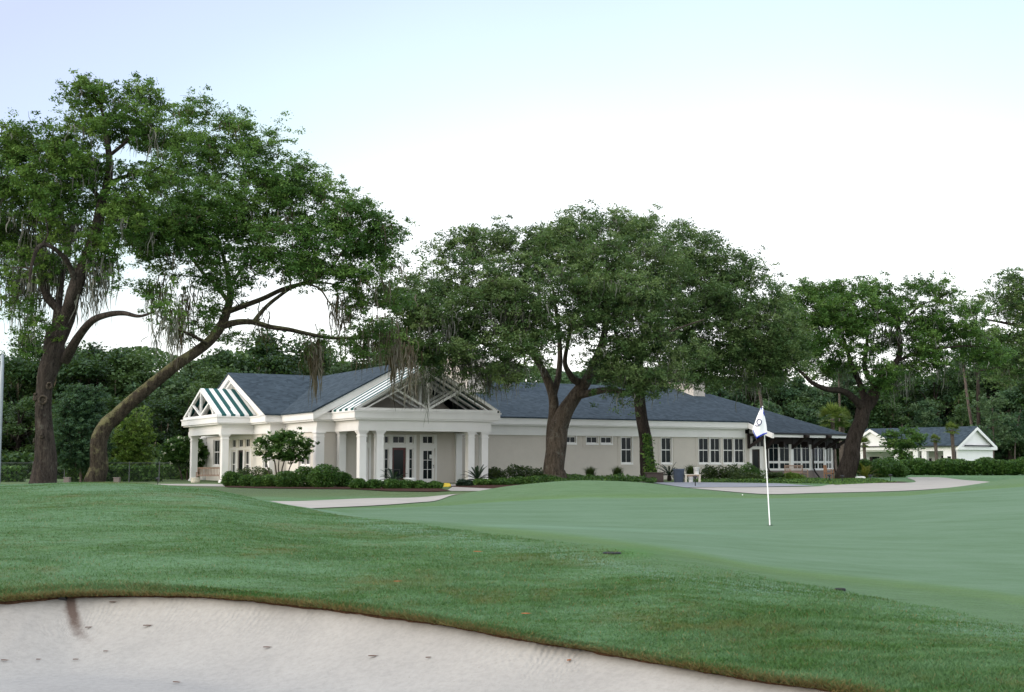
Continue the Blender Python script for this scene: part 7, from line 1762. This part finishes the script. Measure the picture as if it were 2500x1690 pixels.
# ------------------------------------------------------------------ grass blades on the near slopes (nobody could count them)
def blade_mat():
    t = NT('grass_blades'); tint = t.attr('tint'); kind = t.attr('dry')
    big = t.noise(.55, 6, .62, stretch=(.8, 1.5, 1)); mid = t.noise(2.6, 6, .65, stretch=(.7, 1.6, 1))
    base = t.ramp(t.math('ADD', t.math('MULTIPLY', mid, .7), t.math('MULTIPLY', tint, .3)), [(.3, (.038, .10, .016)), (.7, (.076, .175, .040))])
    sheen = t.ramp(t.math('ADD', t.math('MULTIPLY', t.noise(.75, 6, .68, stretch=(.55, 1.5, 1)), .65), t.math('MULTIPLY', t.noise(4, 5, .7, stretch=(.6, 1.8, 1)), .35)), [(.44, 0.0), (.58, 1.0)])
    c = t.mix(sheen, base, (.115, .225, .092))
    dry = t.ramp(t.math('ADD', t.math('MULTIPLY', t.noise(.62, 5, .6), .6), t.math('MULTIPLY', t.noise(3.1, 5, .7), .4)), [(.52, 0.0), (.63, .65)])
    c = t.mix(dry, c, (.125, .13, .032))
    spot = t.ramp(t.noise(2.3, 6, .75), [(.65, 0.0), (.76, .55)])
    c = t.mix(spot, c, (.14, .09, .038))
    c = t.mix(kind, c, t.ramp(tint, [(.2, (.17, .085, .03)), (.8, (.28, .21, .08))]))
    t.col(c).rough(.6, .3)
    tr = t.n.new('ShaderNodeBsdfTranslucent'); t.l.new(c, tr.inputs[0]); mx = t.n.new('ShaderNodeMixShader'); mx.inputs[0].default_value = .25
    t.l.new(t.b.outputs[0], mx.inputs[1]); t.l.new(tr.outputs[0], mx.inputs[2]); t.l.new(mx.outputs[0], t.out.inputs[0]); return t.m
M['blade'] = blade_mat()
def blades(n, row_lo, row_hi, h, w, seed, name, label, dryf, p=1.0, lean=.5, off=0.0, px_lo=-1300, px_hi=3100):
    rg = np.random.default_rng(seed); ci = np.interp(rg.uniform(px_lo, px_hi, n), gpx, np.arange(NC)); r = row_lo + (row_hi - row_lo) * rg.uniform(0, 1, n) ** p
    i = np.clip(ci.astype(int), 0, NC - 2); fi_ = ci - i; j = np.clip(r.astype(int), 0, NR - 2); fj_ = r - j
    def bl(A_): return (A_[i, j] * (1 - fi_) + A_[i + 1, j] * fi_) * (1 - fj_) + (A_[i, j + 1] * (1 - fi_) + A_[i + 1, j + 1] * fi_) * fj_
    b_ = np.stack([bl(TX), bl(TD) - off * rg.uniform(0, 1, n), bl(TZ) - .004], 1)
    gpx_, gpy_ = proj(b_); ne = pchip([0, 640, 780, 900, 1160, 1400, 1550, 1700, 1906, 2044, 2216, 2320, 2500, 2700], [1150, 1170, 1225, 1272, 1306, 1348, 1378, 1408, 1432, 1452, 1484, 1510, 1550, 1600], gpx_)
    keep = gpy_ > ne - 14 + rg.uniform(-18, 44, n) * np.clip((gpx_ - 500) / 500, 0, 1); b_ = b_[keep]; n = len(b_)
    a = rg.uniform(0, 6.28, n); s_ = np.stack([np.cos(a), np.sin(a), np.zeros(n)], 1); d = np.stack([rg.normal(size=n), rg.normal(size=n), np.zeros(n)], 1) * lean
    hh = h * rg.uniform(.5, 1.35, n) * (1 + .35 * cosnoise(b_[:, 0], b_[:, 1], 4, 4, 2.0)); ww = w * rg.uniform(.7, 1.4, n)
    tip = b_ + d * hh[:, None] + np.array([0, 0, 1]) * hh[:, None]; tip[:, 1] -= off * rg.uniform(0, 1.2, n); V_ = np.stack([b_ - s_ * ww[:, None], b_ + s_ * ww[:, None], tip], 1)
    o = mesh_np(name, V_.reshape(-1, 3), [np.arange(n * 3).reshape(n, 3)], M['blade'], attrs={'tint': ('FACE', rg.uniform(0, 1, n)), 'dry': ('FACE', (rg.uniform(0, 1, n) < dryf).astype(float) * rg.uniform(.5, 1, n))}); tag(o, label, 'grass', kind='stuff')
blades(620000, 0, 205, .021, .0036, 5, 'grass', 'short dewy grass covering the slope between the bunker and the green', .04, 1.0, .8)
blades(62000, 0, 7, .036, .004, 6, 'grass', 'longer ragged grass fringe hanging over the bunker edge', .2, 1.2, .9, .04)
blades(26000, 0, .7, .04, .004, 9, 'grass', 'dry brown roots and runners along the turf lip', .9, 1.5, 1.0, .08)
